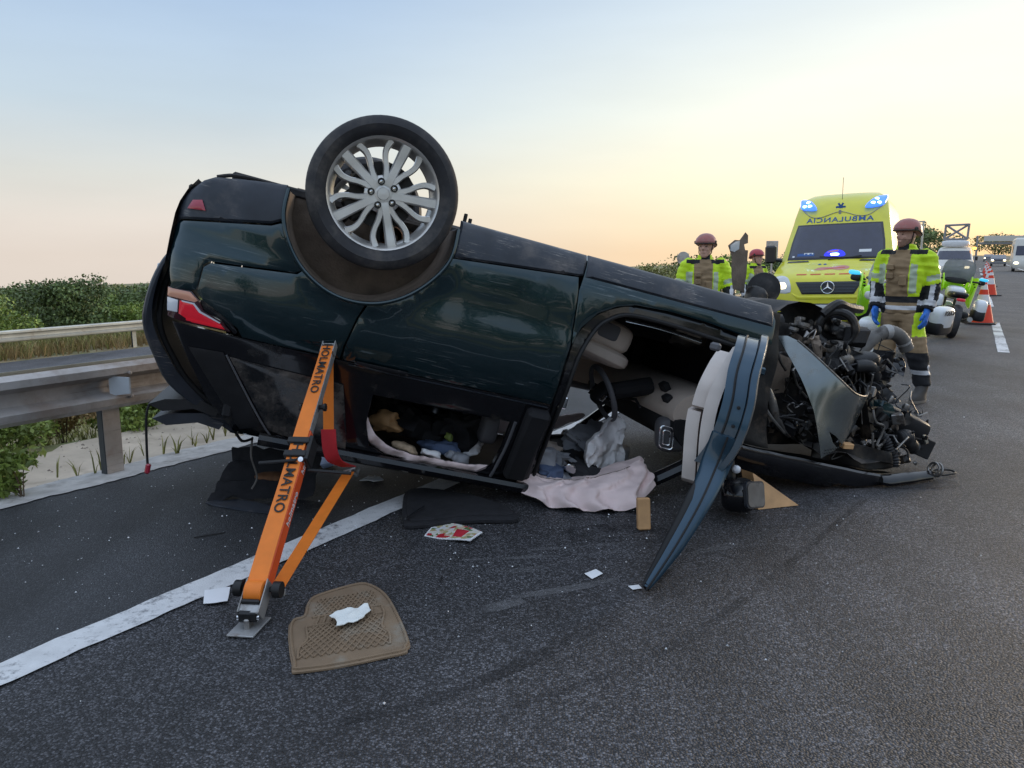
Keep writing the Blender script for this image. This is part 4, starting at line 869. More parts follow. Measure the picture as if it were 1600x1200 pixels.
mat('steel_plate_l', (.34, .33, .32), .5, metal=.3, var=.2)
# --- open front door, swung out about its hinges
HG = Vector((2.40, .95)); OPEN = R(58); ce, se = math.cos(OPEN), math.sin(OPEN)
def dmap(s, t, w):
    x, y = s - HG.x, t - HG.y
    return (HG.x + ce * x + se * y, HG.y - se * x + ce * y, w)
dor = [(2.37, .545), (2.005, .512), (1.749, .505), (1.53, .520), (1.42, .555), (1.318, .618), (1.246, .712), (1.213, .812), (1.200, .951), (1.200, 1.185), (1.8, 1.19), (2.37, 1.19)]
dof = [(2.36, .57), (2.005, .54), (1.749, .535), (1.55, .548), (1.45, .58), (1.35, .64), (1.28, .725), (1.25, .82), (1.238, .951), (1.238, 1.18), (1.8, 1.185), (2.36, 1.185)]
dtr_old = [(2.34, .62), (1.75, .60), (1.58, .61), (1.47, .65), (1.37, .72), (1.31, .80), (1.285, .92), (1.28, 1.19), (1.30, 1.215), (1.8, 1.215), (2.34, 1.215)]
dtr = [(2.34, .62), (1.75, .60), (1.58, .61), (1.47, .65), (1.37, .72), (1.31, .80), (1.285, .92), (1.275, 1.10), (1.28, 1.27), (1.32, 1.32), (1.5, 1.30), (2.34, 1.24)]
fdoor = cp_(MB().panel(dor, lambda s, w, d: dmap(s, Ts(s, w) - d, w), .035, .045, edge=.006), 'front_door', 'car_paint_lit')
fdoor['label'] = 'open front door hanging towards the camera, blue edge and cream lining'
cp_(MB().panel(dof, lambda s, w, d: dmap(s, Ts(min(s, 2.3), w) - .033 - d, w), .115, .05, edge=.012), 'door_frame', 'car_paint_lit', fdoor)
def tin(s, w, d): return dmap(s, .83 - .035 * math.cos((w - .9) * 6) - d + 0 * s, w)
cp_(MB().panel(dtr, lambda s, w, d: tin(s, w, .05 - d - .03), .05, .05, edge=-.012), 'door_lining', 'cream_trim', fdoor)
cp_(MB().panel([(2.3, .66), (1.60, .64), (1.46, .70), (1.36, .82), (1.345, .93), (1.36, .94), (2.3, .94)], lambda s, w, d: tin(s, w, .082 - d), .05, .05, edge=-.014), 'lining_pad', 'cream_trim', fdoor)
cp_(MB().panel([(2.3, .955), (1.345, .955), (1.335, 1.03), (1.33, 1.20), (1.345, 1.29), (1.38, 1.31), (1.6, 1.29), (2.3, 1.22)], lambda s, w, d: tin(s, w, .095 - d), .05, .05, edge=-.014), 'armrest', 'cream_trim', fdoor)
b = MB(); b.box(dmap(1.34, .735, .63), (.05, .05, .04), rot=(0, 0, -.9), ch=.01); cp_(b, 'speaker_grille', 'grey_trim', fdoor)
b = MB(); b.tube([dmap(s, Ts(s, w) - .034, w) for s, w in curve([(2.3, .548), (2.0, .524), (1.75, .517), (1.535, .532), (1.43, .566), (1.33, .628), (1.260, .72), (1.226, .815), (1.213, .951), (1.213, 1.185)], 4)], .0055, 6); cp_(b, 'edge_seal', 'rubber', fdoor)
b = MB(); b.tube([dmap(s, Ts(s, w) - .105, w) for s, w in curve([(2.3, .575), (1.749, .535), (1.55, .546), (1.45, .577), (1.35, .637), (1.278, .723), (1.247, .82), (1.234, .951), (1.234, 1.185)], 4)], .006, 6); cp_(b, 'edge_seal', 'rubber', fdoor)
for w_ in (.88, .97, 1.09):
    b = MB(); b.lathe([(0, .006), (.008, .005), (.009, 0)], n=8); o = b.build('trim_clip', 'rubber', fdoor); p = dmap(1.233, Ts(1.25, w_) - .07, w_); o.location = p; o.rotation_euler = (0, R(-90), R(-58))
# bent window frame reaching the road
tip = w2c((.60, 3.235, .035)); st0 = Vector(dmap(1.225, .885, 1.18)); fr0 = Vector(dmap(2.30, .90, 1.18)); st1 = Vector(dmap(1.30, .82, 1.40)); st1 = (st0 * .52 + tip * .48) + Vector((.06, .03, 0)); 
dn2 = Vector((-.848, -.53, 0)); st00 = Vector(dmap(1.222, .90, 1.02))
for (off_, k1, fl, m_, nm) in ((0, 1.0, .38, 'car_paint_lit', 'window_frame'), (.045, .45, .8, 'rubber', 'glass_channel')):
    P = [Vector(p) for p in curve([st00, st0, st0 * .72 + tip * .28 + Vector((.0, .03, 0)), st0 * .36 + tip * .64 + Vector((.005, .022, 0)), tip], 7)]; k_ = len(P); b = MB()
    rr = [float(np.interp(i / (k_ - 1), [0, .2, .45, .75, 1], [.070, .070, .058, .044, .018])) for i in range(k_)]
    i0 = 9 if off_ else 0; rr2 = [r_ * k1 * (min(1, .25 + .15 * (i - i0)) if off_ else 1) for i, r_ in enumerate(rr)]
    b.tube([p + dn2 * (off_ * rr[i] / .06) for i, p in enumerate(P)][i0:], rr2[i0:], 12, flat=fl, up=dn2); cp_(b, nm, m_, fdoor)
P = [Vector(p) + Vector((0, .012, 0)) for p in curve([st00, st0, st0 * .72 + tip * .28 + Vector((.0, .03, 0)), st0 * .36 + tip * .64 + Vector((.005, .022, 0)), tip], 7)]
b = MB(); b.tube([p + Vector((-.014, .024, 0)) for p in P], .005, 6); cp_(b, 'edge_seal', 'rubber', fdoor)
b = MB(); b.tube(curve([tip, tip * .6 + fr0 * .4 + Vector((.05, -.02, .07)), fr0], 8), .020, 8, flat=.7); cp_(b, 'window_frame', 'black_gloss', fdoor)
b = MB(); b.tube([st0, fr0], .022, 8); cp_(b, 'belt_strip', 'rubber', fdoor)
for w_ in (.70, 1.0):
    b = MB(); b.box((2.41, .93, w_), (.09, .06, .05), ch=.01); cp_(b, 'hinge', 'car_paint_lit', fdoor)
# door mirror knocked to the ground beside the door (still on its stalk)
mir = bpy.data.objects.new('door_mirror', None); COL.objects.link(mir); mir.parent = CAR; mc = w2c((1.325, 4.33, .115)); mir.location = CL + mc
mir['label'] = 'black door mirror with dusty glass hanging beside the door'
cp_(rblob(MB(), (0, 0, 0), (.20, .24, .17), 3.2, rot=(.25, .2, .5)), 'mirror_housing', 'black_gloss', mir)
# local frame of glass: face to the lower right of the view
gv = Vector((.10, .02, .02)); wv = lambda v: Vector((Vector(v).dot(cS), Vector(v).dot(cT), Vector(v).dot(cW)))
gn = wv((.62, -.74, .22)).normalized(); gu = wv((0, .25, 1)); gu = (gu - gn * gu.dot(gn)).normalized(); gw_ = gn.cross(gu)
for (sc1, dd, m_, nm) in ((1.12, .118, 'chrome', 'mirror_bezel'), (1.0, .124, 'privacy_glass', 'mirror_glass')):
    b = MB(); P0 = rrect(gn * dd, gw_, gu, .080 * sc1, .068 * sc1, .03); P1 = rrect(gn * (dd - .02), gw_, gu, .080 * sc1, .068 * sc1, .03); b.rings([P1, P0]); cp_(b, nm, 'hose_grey' if nm == 'mirror_glass' else 'cladding', mir)
b = MB(); b.tube([wv((-.02, .10, .04)), wv((-.03, .12, .17))], .035, 8); cp_(b, 'mirror_stalk', 'black_plastic', mir)
b = MB(); rblob(b, wv((-.0, .06, .135)), (.05, .05, .05), 2.2); cp_(b, 'indicator', 'lamp_clear', mir)
# --- wrecked front end
fe = [(2.61, .46), (2.66, .445), (2.71, .46), (2.83, .54), (2.98, .63), (3.12, .69), (3.25, .70), (3.30, .67), (3.325, .69), (3.26, .89), (3.18, 1.01), (2.98, 1.14), (2.90, .95), (2.86, .86), (2.75, .68)]
hole = [(2.995, .965), (3.06, .985), (3.16, 1.035), (3.10, 1.055), (3.05, 1.03)]
def fmap(s, w, d): 
    x = (s - 2.97) / .33; y = (w - .8) / .35
    return (s, .955 - .13 * x * x + .035 * y - .05 * x * y - d + .008 * noise.noise(Vector((s * 5, w * 5, 0))), w)
wing = cp_(MB().panel(fe, fmap, .006, .04, holes=[hole], edge=.001, inset=.01), 'front_wing', 'wing_reflection_grey'); wing['label'] = 'torn triangular front wing panel, shiny, standing among the wreckage'
b = MB(); b.tube([fmap(s, w, .002) for s, w in curve([(2.71, .46), (2.83, .54), (2.98, .63), (3.12, .69), (3.25, .70), (3.315, .67), (3.285, .55)], 5)], .007, 6); cp_(b, 'wing_edge', 'alu_cast', wing)
for i in range(12):
    b = MB(); b.box(fmap(3.0 + .022 * (i % 6) , 1.085 + .02 * (i // 6) - .006 * (i % 6), -.002), (.010, .004, .004)); cp_(b, 'perforation', 'lug', wing)
# scuttle, inner arch walls, strut towers
def rough_plate(outline, t0, m, name, amp=.03, parent=None, th=.02, grid=.05, fr=6, seed=0):
    return cp_(MB().panel(outline, lambda s, w, d: (s, t0 - d + amp * noise.noise(Vector((s * fr, w * fr, seed))), min(w, wmax(s, .01))), th, grid, edge=.003), name, m, parent, sharp=30)
rough_plate([(2.42, .34), (3.0, .36), (3.3, .50), (3.3, 1.1), (2.9, 1.18), (2.42, 1.18)], .52, 'engine_black', 'inner_arch', seed=1)
rough_plate([(2.40, .33), (2.52, .33), (2.58, .6), (2.60, .9), (2.70, 1.17), (2.40, 1.17)], .84, 'engine_black', 'hinge_pillar', seed=2)
rough_plate([(2.66, .56), (2.80, .58), (2.83, .80), (2.72, .84), (2.66, .75)], .66, 'liner', 'arch_fragment', seed=3)
b = MB(); b.tube(curve([(2.66, .72, .80), (2.74, .74, .95), (2.82, .72, 1.03), (2.92, .70, 1.08)], 4), [.012, .02, .028, .03, .026, .02, .03, .03, .028, .02, .016, .014, .012], 8, flat=.5); cp_(b, 'torn_bracket', 'steel')
b = MB(); b.tube(curve([(2.58, .74, .86), (2.70, .76, .97), (2.85, .74, 1.06)], 5), .010, 6); cp_(b, 'brake_hose', 'hose_grey')
b = MB(); b.tube(curve([(2.56, .80, .50), (2.62, .80, .60), (2.70, .78, .66)], 5), .010, 6); cp_(b, 'brake_hose', 'hose')
b = MB(); b.tube(curve([(2.5, .78, .42), (2.55, .79, .75), (2.6, .8, 1.1)], 5), .022, 6); cp_(b, 'arch_flange', 'engine_black')
# bonnet, buckled against the road
b = MB(); rings = []
for s_ in np.linspace(2.46, 3.62, 20):
    row = []
    for t_ in np.linspace(-.92, .94, 21):
        e = 1 - abs(t_ / .95) ** 2.4
        w_ = 1.19 + .17 * e - .02 * (s_ - 2.5) + .03 * noise.noise(Vector((s_ * 4, t_ * 4, 5)))
        row.append((s_, t_ * (1 - .06 * max(0, s_ - 3)), min(w_, wmax(s_, .012 + .01 * e))))
    rings.append(row)
b.rings(rings, caps=False, closed_ring=False)
bon = cp_(b, 'bonnet', 'car_paint', sharp=60)
b = MB(); b.rings([[(p[0], p[1] * .97, p[2] - .03) for p in r] for r in rings], caps=False, closed_ring=False); cp_(b, 'bonnet_insulation', 'dark_inside', bon)
b = MB(); rings = []
for s_ in np.linspace(2.44, 3.60, 24):
    w0 = 1.175 - .005 * (s_ - 2.5) + .012 * noise.noise(Vector((s_ * 5, 0, 2)))
    rings.append([(s_, .955 - .03 * abs(s_ - 3) - k * .01, min(w0 + dk, wmax(s_, .012))) for k, dk in ((2, 0), (.6, .012), (.0, .05), (1.5, .11), (7, .16), (12, .15), (4, .06))])
b.rings(rings); cp_(b, 'bonnet_edge', 'black_gloss', bon)
# inner bonnet frame seen beyond the wing
rough_plate([(3.05, 1.08), (3.30, 1.02), (3.62, 1.02), (3.68, 1.12), (3.50, 1.17), (3.05, 1.17)], .80, 'engine_black', 'bonnet_inner', amp=.05, parent=bon, seed=9)
b = MB(); rings = []
for s_ in np.linspace(3.02, 3.62, 10):
    rings.append([(s_, t_, 1.10 + .04 * noise.noise(Vector((s_ * 6, t_ * 6, 0))) - .05 * (t_ < .3) ) for t_ in np.linspace(.1, .90, 10)])
b.rings(rings, caps=False, closed_ring=False); cp_(b, 'bonnet_lining', 'underbody', bon)
# engine block and scattered units
def unit(name, c, d, m, rot=(0, 0, 0), amp=.22, n=4, seg=9, lab=None):
    w_ = min(c[2], wmax(c[0], d[2] * .55)); o = cp_(rblob(MB(), (c[0], c[1], w_), d, n, rot=rot, amp=amp, seg=seg), name, m, sharp=30)
    if lab: o['label'] = lab
    return o
unit('engine_block', (3.0, .05, .70), (.75, .62, .62), 'engine_black', amp=.3, seg=14)
unit('gearbox', (2.5, 0, .50), (.6, .4, .36), 'alu_cast', amp=.25)
unit('battery_box', (2.75, .30, .85), (.3, .3, .3), 'engine_black', (0, .2, .1), .1, 7)
unit('air_filter_box', (3.35, .35, .80), (.34, .4, .28), 'engine_black', (.2, .4, .3), .2, 6)
unit('radiator_pack', (3.62, 0, .78), (.16, 1.25, .42), 'engine_black', (0, .35, .1), .2, 8)
unit('cross_member', (3.30, 0, .32), (.22, 1.2, .16), 'underbody', (0, .2, 0), .2, 5)
unit('headlamp_unit', (3.82, .42, .80), (.56, .34, .17), 'black_plastic', (.1, -.2, .2), .12, 6, lab='black headlamp carrier jutting out of the wreck')
unit('pump_housing', (3.22, .50, .66), (.22, .18, .14), 'engine_black', (.4, .2, .2), .25, 3)
unit('belt_tensioner', (3.4, .55, .47), (.26, .14, .12), 'hose', (.1, .3, .1), .15, 2.6)
for i in range(26):      # small cast lugs and bolts between the dome and the knuckle
    c_ = random.choice([(2.92, .50, .36), (3.06, .56, .46), (3.12, .56, .50), (2.84, .55, .40)]); c_ = (c_[0] + random.gauss(0, .05), c_[1] + random.gauss(0, .03), c_[2] + random.gauss(0, .035)); z_ = random.uniform(.02, .06)
    b = MB(); rt = (random.uniform(0, 3), random.uniform(0, 3), random.uniform(0, 3))
    if i % 2: b.box(c_, (z_ * 1.6, z_, z_ * .7), rot=rt, ch=.006, taper=(.7, .8))
    else: b.lathe([(0, z_ * .3), (z_ * .5, z_ * .3), (z_ * .55, z_ * .1), (z_ * .7, z_ * .1), (z_ * .7, -z_ * .3), (0, -z_ * .3)], axis=random.choice('XYZ'), n=12, c=c_)
    cp_(b, 'cast_lug', random.choice(['alu_cast', 'alu_cast', 'engine_black', 'steel']), sharp=30)
for i in range(5):
    b = MB(); b.box((3.40 + .035 * i, .46, .60), (.012, .22, .22), rot=(.2, .3, .4), ch=.003); cp_(b, 'alternator_fin', 'alu_cast' if i % 2 else 'engine_black')
# curved undertray dome behind the door edge
b = MB(); rings = []
for i in range(9):
    a = math.pi * (.05 + .9 * i / 8); rings.append([(2.93 + .26 * math.cos(a), t_, .40 - .22 * math.sin(a)) for t_ in np.linspace(.50, -.1, 7)])
b.rings(rings, caps=False, closed_ring=False); cp_(b, 'strut_tower', 'underbody')
# hub ring: steering knuckle with its bearing
hc = Vector((3.14, .55, .31)); hn = wv((-.35, -.93, .1)).normalized(); h1 = hn.orthogonal().normalized(); h2 = hn.cross(h1)
b = MB(); ring = [hc + h1 * (.118 * math.cos(a)) + h2 * (.118 * math.sin(a)) for a in np.linspace(0, 2 * math.pi, 28, endpoint=False)]
b.tube(ring, [.024 + .016 * noise.noise(p * 17) for p in ring], 10, closed=True); kn = cp_(b, 'steering_knuckle', 'engine_black'); kn['label'] = 'black ring shaped wheel knuckle on top of the wreck'
b = MB(); rblob(b, hc - hn * .05 + h1 * .03, (.09, .05, .07), 3, amp=.6, fq=30); rblob(b, hc - hn * .04 - h1 * .04 + h2 * .03, (.06, .05, .05), 3, amp=.6, fq=30); rblob(b, hc - hn * .1, (.14, .14, .1), 2.5, amp=.2); cp_(b, 'bearing', 'engine_black', kn)
b = MB(); rblob(b, hc + wv((.02, .0, -.13)), (.20, .10, .12), 2.6, amp=.5, seg=10); rblob(b, hc + wv((.05, -.02, -.20)), (.15, .1, .08), 2.6, amp=.5, seg=10); cp_(b, 'knuckle_casting', 'alu_cast', kn)
b = MB(); b.tube(curve([hc + wv((-.1, 0, .1)), hc + wv((0, .02, .17)), hc + wv((.12, .1, .14)), hc + wv((.24, .2, .12))], 5), [.03] * 16, 8); cp_(b, 'control_arm', 'engine_black', kn)
# corrugated intake hose arching over
def hose_corr(pts, r, m, name, corr=.0, n=12, parent=None, lab=None):
    P = curve(pts, 10); b = MB(); b.tube(P, [r + corr * (1 if i % 2 else -1) for i in range(len(P))], n); o = cp_(b, name, m, parent, sharp=50)
    if lab: o['label'] = lab
    return o
hose_corr([(3.36, .40, .56), (3.52, .34, .42), (3.62, .33, .28), (3.72, .33, .215), (3.83, .33, .225), (3.92, .33, .30)], .050, 'hose_grey', 'intake_hose', .002, lab='thick grey hose arching over the wreck')
b = MB(); q_c = curve([(3.36, .40, .56), (3.52, .34, .42), (3.62, .33, .28), (3.72, .33, .215), (3.83, .33, .225), (3.92, .33, .30)], 10); b.tube(q_c[27:32], .0545, 12); cp_(b, 'hose_band', 'steel_plate_l'); b = MB(); b.tube(q_c[44:46], .054, 12); cp_(b, 'hose_band', 'steel_plate_l')
hose_corr([(3.72, .72, .93), (3.80, .70, .90), (3.86, .66, .93), (3.96, .62, .97)], .050, 'hose', 'coolant_hose', .003)
hose_corr([(3.30, .62, .52), (3.42, .62, .50), (3.52, .58, .56)], .045, 'hose', 'coolant_hose', .002)
hose_corr([(3.64, .70, 1.0), (3.70, .74, 1.05), (3.72, .76, 1.12)], .045, 'hose', 'coolant_hose', .004)
hose_corr([(3.56, .72, .92), (3.62, .74, .97), (3.66, .76, 1.04)], .04, 'hose', 'coolant_hose', .004)
b = MB(); b.box((3.98, .50, .93), (.46, .03, .14), rot=(0, -.17, .12), ch=.006); b.box((4.07, .53, .93), (.12, .02, .06), rot=(0, -.17, .12)); cp_(b, 'deflector_panel', 'black_plastic')
b = MB(); P = curve([(3.50, .93, 1.20), (3.62, .92, 1.19), (3.78, .90, 1.16), (3.92, .88, 1.12)], 6); P = [(p[0], p[1], min(p[2], wmax(p[0], .04))) for p in P]; b.tube(P, [.035, .038, .04, .042, .042, .042, .042, .04, .04, .04, .04, .04, .038, .036, .034, .034, .034, .034, .034], 10, flat=.75); cp_(b, 'bumper_beam', 'black_gloss')
for k_ in range(2):
    b = MB(); p = Vector((3.93 + .03 * k_, .88, wmax(3.93, .06) - .02)); b.tube([p + Vector((0, .045 * math.cos(a), .045 * math.sin(a))) for a in np.linspace(0, 6.28, 16, endpoint=False)], .008, 6, closed=True); cp_(b, 'hose_clip', 'steel')
P = curve([(3.93, .86, 1.08), (4.05, .85, 1.09), (4.17, .82, 1.11), (4.19, .75, 1.10), (4.10, .72, 1.09), (3.98, .78, 1.07)], 6); b = MB(); b.tube([(p[0], p[1], min(p[2], wmax(p[0], .02))) for p in P], .007, 6); cp_(b, 'loose_wire', 'rubber')
# tall torn plate and brake disc of the far front corner
fp = [(2.83, -.20), (2.88, -.26), (2.93, -.27), (2.965, -.345), (3.00, -.33), (3.02, -.27), (2.985, -.25), (3.01, -.21), (3.04, -.215), (3.09, -.03), (3.12, .12), (3.0, .12), (2.95, .02), (2.90, -.12)]
cp_(MB().panel(fp, lambda s, w, d: (s, -.70 - d - .25 * (s - 3) + .01 * noise.noise(Vector((s * 8, w * 8, 0))), w), .008, .04, edge=.001), 'torn_plate', 'liner')['label'] = 'tall torn grey brown plate sticking up behind the wreck'
cp_(MB().panel([(2.845, -.205), (2.89, -.25), (2.925, -.262), (2.94, -.2), (2.90, -.165), (2.86, -.165)], lambda s, w, d: (s, -.69 - d - .25 * (s - 3), w), .008, .04, edge=.001), 'plate_patch', 'reflector')
dc = Vector((3.27, -.70, .05)); dn_ = wv((-.25, -.93, .1)).normalized(); d1 = dn_.orthogonal().normalized(); d2 = dn_.cross(d1)
b = MB(); b.rings([[dc + d1 * (r_ * math.cos(a)) + d2 * (r_ * math.sin(a)) + dn_ * h for a in np.linspace(0, 2 * math.pi, 28, endpoint=False)] for r_, h in ((.02, .03), (.07, .03), (.085, .02), (.13, .015), (.135, 0), (.13, -.02), (.08, -.03))]); cp_(b, 'hub_cover', 'rust' if False else 'underbody')
unit('suspension_strut', (3.2, -.62, .30), (.16, .2, .5), 'engine_black', (0, .2, 0), .2, 4)
# crumpled dark sheet metal filling the bay
random.seed(77)
for i in range(120):
    s0 = random.uniform(2.75, 3.80); t0 = random.uniform(.15, .72); w0 = random.uniform(.42 + .10 * max(0, s0 - 3.2), 1.08); a = random.uniform(.04, .13); sd_ = i * 3.7
    ang = sorted(random.uniform(0, 6.28) for _ in range(7)); ol = [(a * random.uniform(.6, 1.1) * math.cos(k), a * random.uniform(.4, 1) * math.sin(k)) for k in ang]
    rt = __import__('mathutils').Euler((random.gauss(0, .6), random.gauss(0, .5), random.uniform(-1, 1))).to_matrix()
    def pm(x, y, d):
        p = rt @ Vector((x, -d + .45 * a * noise.noise(Vector((x * 14 / a * .1, y * 14 / a * .1, sd_))) + .2 * a * noise.noise(Vector((x * 40, y * 40, sd_))), y)); s_ = s0 + p.x
        return (s_, t0 + p.y, min(w0 + p.z, wmax(s_, .02)))
    try: cp_(MB().panel(ol, pm, .004, .022, edge=0, inset=0), 'crumpled_sheet', random.choice(['engine_black', 'engine_black', 'black_plastic', 'underbody', 'black_gloss', 'engine_black', 'liner']), sharp=25)
    except Exception: pass
for k_ in range(18):
    b = MB(); b.box((3.50 + .012 * k_, .52 - .012 * k_, .76), (.004, .20, .26), rot=(.1, .35, .5)); cp_(b, 'radiator_fin', 'engine_black' if k_ % 3 else 'steel')
# wiring loom and small torn pieces
random.seed(21)
for i in range(80):
    s0 = random.uniform(2.85, 3.85); t0 = random.uniform(.25, .80); w0 = random.uniform(.42, 1.08) if s0 < 3.6 else random.uniform(.55, 1.08)
    P = [(s0, t0, w0)]
    for k_ in range(4): P.append((P[-1][0] + random.gauss(0, .06), P[-1][1] + random.gauss(0, .04), P[-1][2] + random.gauss(0, .05)))
    P = [(p[0], p[1], min(p[2], wmax(p[0], .03))) for p in curve(P, 4)]
    b = MB(); b.tube(P, random.choice([.003, .004, .005, .008]), 6); cp_(b, 'wiring', random.choice(['hose', 'hose', 'rubber', 'hose_grey', 'steel']))
for i in range(150):
    s0 = random.uniform(2.85, 3.92); t0 = random.uniform(.2, .80); w0 = random.uniform(.50, 1.10) if s0 < 3.45 else random.uniform(.68, 1.10)
    z = random.uniform(.03, .10); d = (z, z * random.uniform(.3, 1), z * random.uniform(.2, .9)); w0 = min(w0, wmax(s0, .08))
    rot = (random.uniform(0, 3), random.uniform(0, 3), random.uniform(0, 3))
    m_ = random.choice(['engine_black', 'engine_black', 'black_plastic', 'hose', 'black_plastic', 'black_gloss', 'steel', 'engine_black', 'engine_black', 'alu_cast'])
    b = MB()
    if i % 3 == 0: rblob(b, (s0, t0, w0), d, random.choice([3, 5]), rot=rot, amp=.5, seg=9, fq=45)
    elif i % 6 != 2: b.box((s0, t0, w0), d, rot=rot, ch=.006, taper=(random.uniform(.4, 1), random.uniform(.4, 1)))
    else:
        M = __import__('mathutils').Euler(rot).to_matrix(); b.tube([Vector((s0, t0, w0)) + M @ Vector((0, 0, -z * .4)), Vector((s0, t0, w0)) + M @ Vector((0, 0, z * .4))], z * .35, 10)
    cp_(b, 'wreck_fragment', m_, sharp=30)
for i in range(16):
    s0 = random.uniform(3.0, 3.62); t0 = random.uniform(.3, .78); w0 = min(random.uniform(.72, 1.1), wmax(s0, .06)); a = random.uniform(.05, .14)
    b = MB(); pts = [(s0, t0, w0)]; ang = random.uniform(0, 6.28)
    tri = [(s0 + a * math.cos(ang + k), w0 + a * .7 * math.sin(ang + k)) for k in sorted(random.uniform(0, 6.28) for _ in range(5))]
    tri = [(x, min(y, wmax(x, .02))) for x, y in tri]
    try: b.panel(tri, lambda s, w, d: (s, t0 - d + .25 * (s - s0) + .03 * noise.noise(Vector((s * 9, w * 9, 0))), w), .004, .05, edge=0, inset=0); cp_(b, 'torn_shard', random.choice(['black_plastic', 'black_gloss', 'car_paint', 'alu_cast']))
    except Exception: pass
# ================================================================ rescue strut with its strap
mat('orange', (.85, .22, .025), .55, var=.08, vscale=14, bump=.06, bscale=220)
mat('orange_tube', (.80, .10, .02), .4, var=.1)
mat('red_web', (.50, .02, .03), .7, var=.15, vscale=12)
mat('black_ink', (.012, .012, .012), .5)
mat('white_ink', (.75, .75, .75), .6)
mat('steel_plate', (.42, .42, .42), .45, metal=.6, var=.2, vscale=12, dirt=(.25, .22, .2), dscale=9)
mat('black_knob', (.012, .012, .013), .45)
S0 = Vector((-1.055, 2.985, .125)); S1 = Vector((-.962, 4.012, 1.020))
ST = empty('rescue_strut', (-1.065, 2.91, 0), 0, 'orange telescopic rescue strut propping the car side, standing on a steel plate', 'strut'); so_ = -Vector(ST.location)
ax = (S1 - S0).normalized(); LEN = (S1 - S0).length; sx_ = ax.cross(Vector((0, 0, 1))).normalized(); sx_ = -sx_ if sx_.x < 0 else sx_; fz_ = sx_.cross(ax); fz_ = -fz_ if fz_.y > 0 else fz_   # fz_ faces the camera
def spt(a, x=0, f=0): return S0 + ax * a + sx_ * x + fz_ * f
def sbox(b, a0, a1, w, d, f=0, x=0, ch=.004):
    M = Matrix((sx_, ax, fz_)).transposed(); b.box(spt((a0 + a1) / 2, x, f), (w, a1 - a0, d), rot=M, ch=ch); return b
sbox(MB(), .02, LEN * .60, .078, .070, -.02).build('outer_tube', 'orange_tube', ST, loc=so_)
sbox(MB(), LEN * .55, LEN, .058, .054, -.02).build('inner_tube', 'steel_plate', ST, loc=so_)
# webbing over the front face, drawn tight
def ribbon3(pts, side, w, th, name, m, parent, loc, nrm=None, sag=0):
    b = MB(); rings = []; P = [Vector(p) for p in pts]
    for i, p in enumerate(P):
        d = (P[min(i + 1, len(P) - 1)] - P[max(i - 1, 0)]).normalized(); sd_ = Vector(side) - d * d.dot(Vector(side)); sd_.normalize(); n_ = d.cross(sd_)
        ww = w[i] if isinstance(w, (list, tuple)) else w
        rings.append([p + sd_ * (ww / 2) + n_ * th, p + sd_ * (ww / 2) - n_ * th, p - sd_ * (ww / 2) - n_ * th, p - sd_ * (ww / 2) + n_ * th])
    b.rings(rings); return b.build(name, m, parent, loc=loc)
fr = lambda a: .024 if a < LEN * .56 else .022
wp = [spt(a, 0, fr(a) + .003 * math.sin(a * 9)) for a in np.linspace(.02, LEN - .01, 24)]
strap = ribbon3(wp, sx_, [.082 - .018 * i / 23 for i in range(24)], .0016, 'webbing', 'orange', ST, so_)
def stext(txt, a, size, x=0, f=.0285, m='black_ink', nm='lettering', spacing=1.05, fx=None):
    def fn(u, v, w):
        if fx is None: return spt(a - u, -v * -1 * 0 + x + v * 1.0 * 1, f + w) + so_
        return spt(a + u, .041, fx + v) + sx_ * w + so_
    return text_obj(txt, size, m, ST, fn, nm, spacing=spacing, depth=.0008)
stext('HOLMATRO', LEN * .40, .066); stext('HOLMATRO', LEN * .88, .058)
stext('holmatro', LEN * .30, .045, m='white_ink', fx=-.022); stext('holmatro', LEN * .50, .045, m='white_ink', fx=-.022)
# clamp in the middle, cross bar, knobs, head
b = MB(); sbox(b, LEN * .48, LEN * .505, .105, .10, -.012); sbox(b, LEN * .535, LEN * .56, .105, .10, -.012); sbox(b, LEN * .47, LEN * .57, .02, .09, -.014, .055); b.build('clamp', 'black_knob', ST, loc=so_)
b = MB(); b.tube([spt(LEN * .455, -.16, .02), spt(LEN * .46, .02, .04)], .008, 8); b.tube([spt(LEN * .455, .06, -.03), spt(LEN * .455, .26, -.05)], .008, 8); b.build('clamp_handle', 'black_knob', ST, loc=so_)
b = MB(); b.lathe([(0, .012), (.012, .010), (.014, 0)], axis='Z', n=12); o = b.build('pin', 'chrome', ST); o.location = spt(LEN * .46, .045, .045) + so_; o.rotation_euler = (R(60), 0, 0)
for x_ in (-.055, .055):
    b = MB(); b.tube([spt(LEN * .72, x_ * .6, -.02), spt(LEN * .72, x_, -.02)], .012, 8); b.tube([spt(LEN * .72, x_, -.02), spt(LEN * .72, x_ * 1.2, -.02)], .020, 10); b.build('lock_pin', 'black_knob', ST, loc=so_)
    b = MB(); b.tube([spt(.02, x_ * .9, -.01), spt(.02, x_ * 1.45, -.01)], .012, 8); b.tube([spt(.02, x_ * 1.2, -.01), spt(.02, x_ * 1.8, -.01)], [.034, .034], 14); b.build('winder_knob', 'black_knob', ST, loc=so_)
b = MB()
for x_ in (-.033, .033): sbox(b, LEN - .045, LEN + .03, .005, .05, -.002, x_)
sbox(b, LEN + .002, LEN + .012, .066, .05, -.002); b.build('head_bracket', 'steel_plate', ST, loc=so_)
b = MB(); b.lathe([(0, -.036), (.047, -.036), (.047, .036), (0, .036)], n=24); o = b.build('strap_drum', 'orange', ST); o.location = spt(.0, 0, .004) + so_; o.rotation_euler = (0, R(90), math.atan2(sx_.y, sx_.x))
b = MB()
for x_ in (-.043, .043): sbox(b, -.10, .05, .005, .075, -.005, x_)
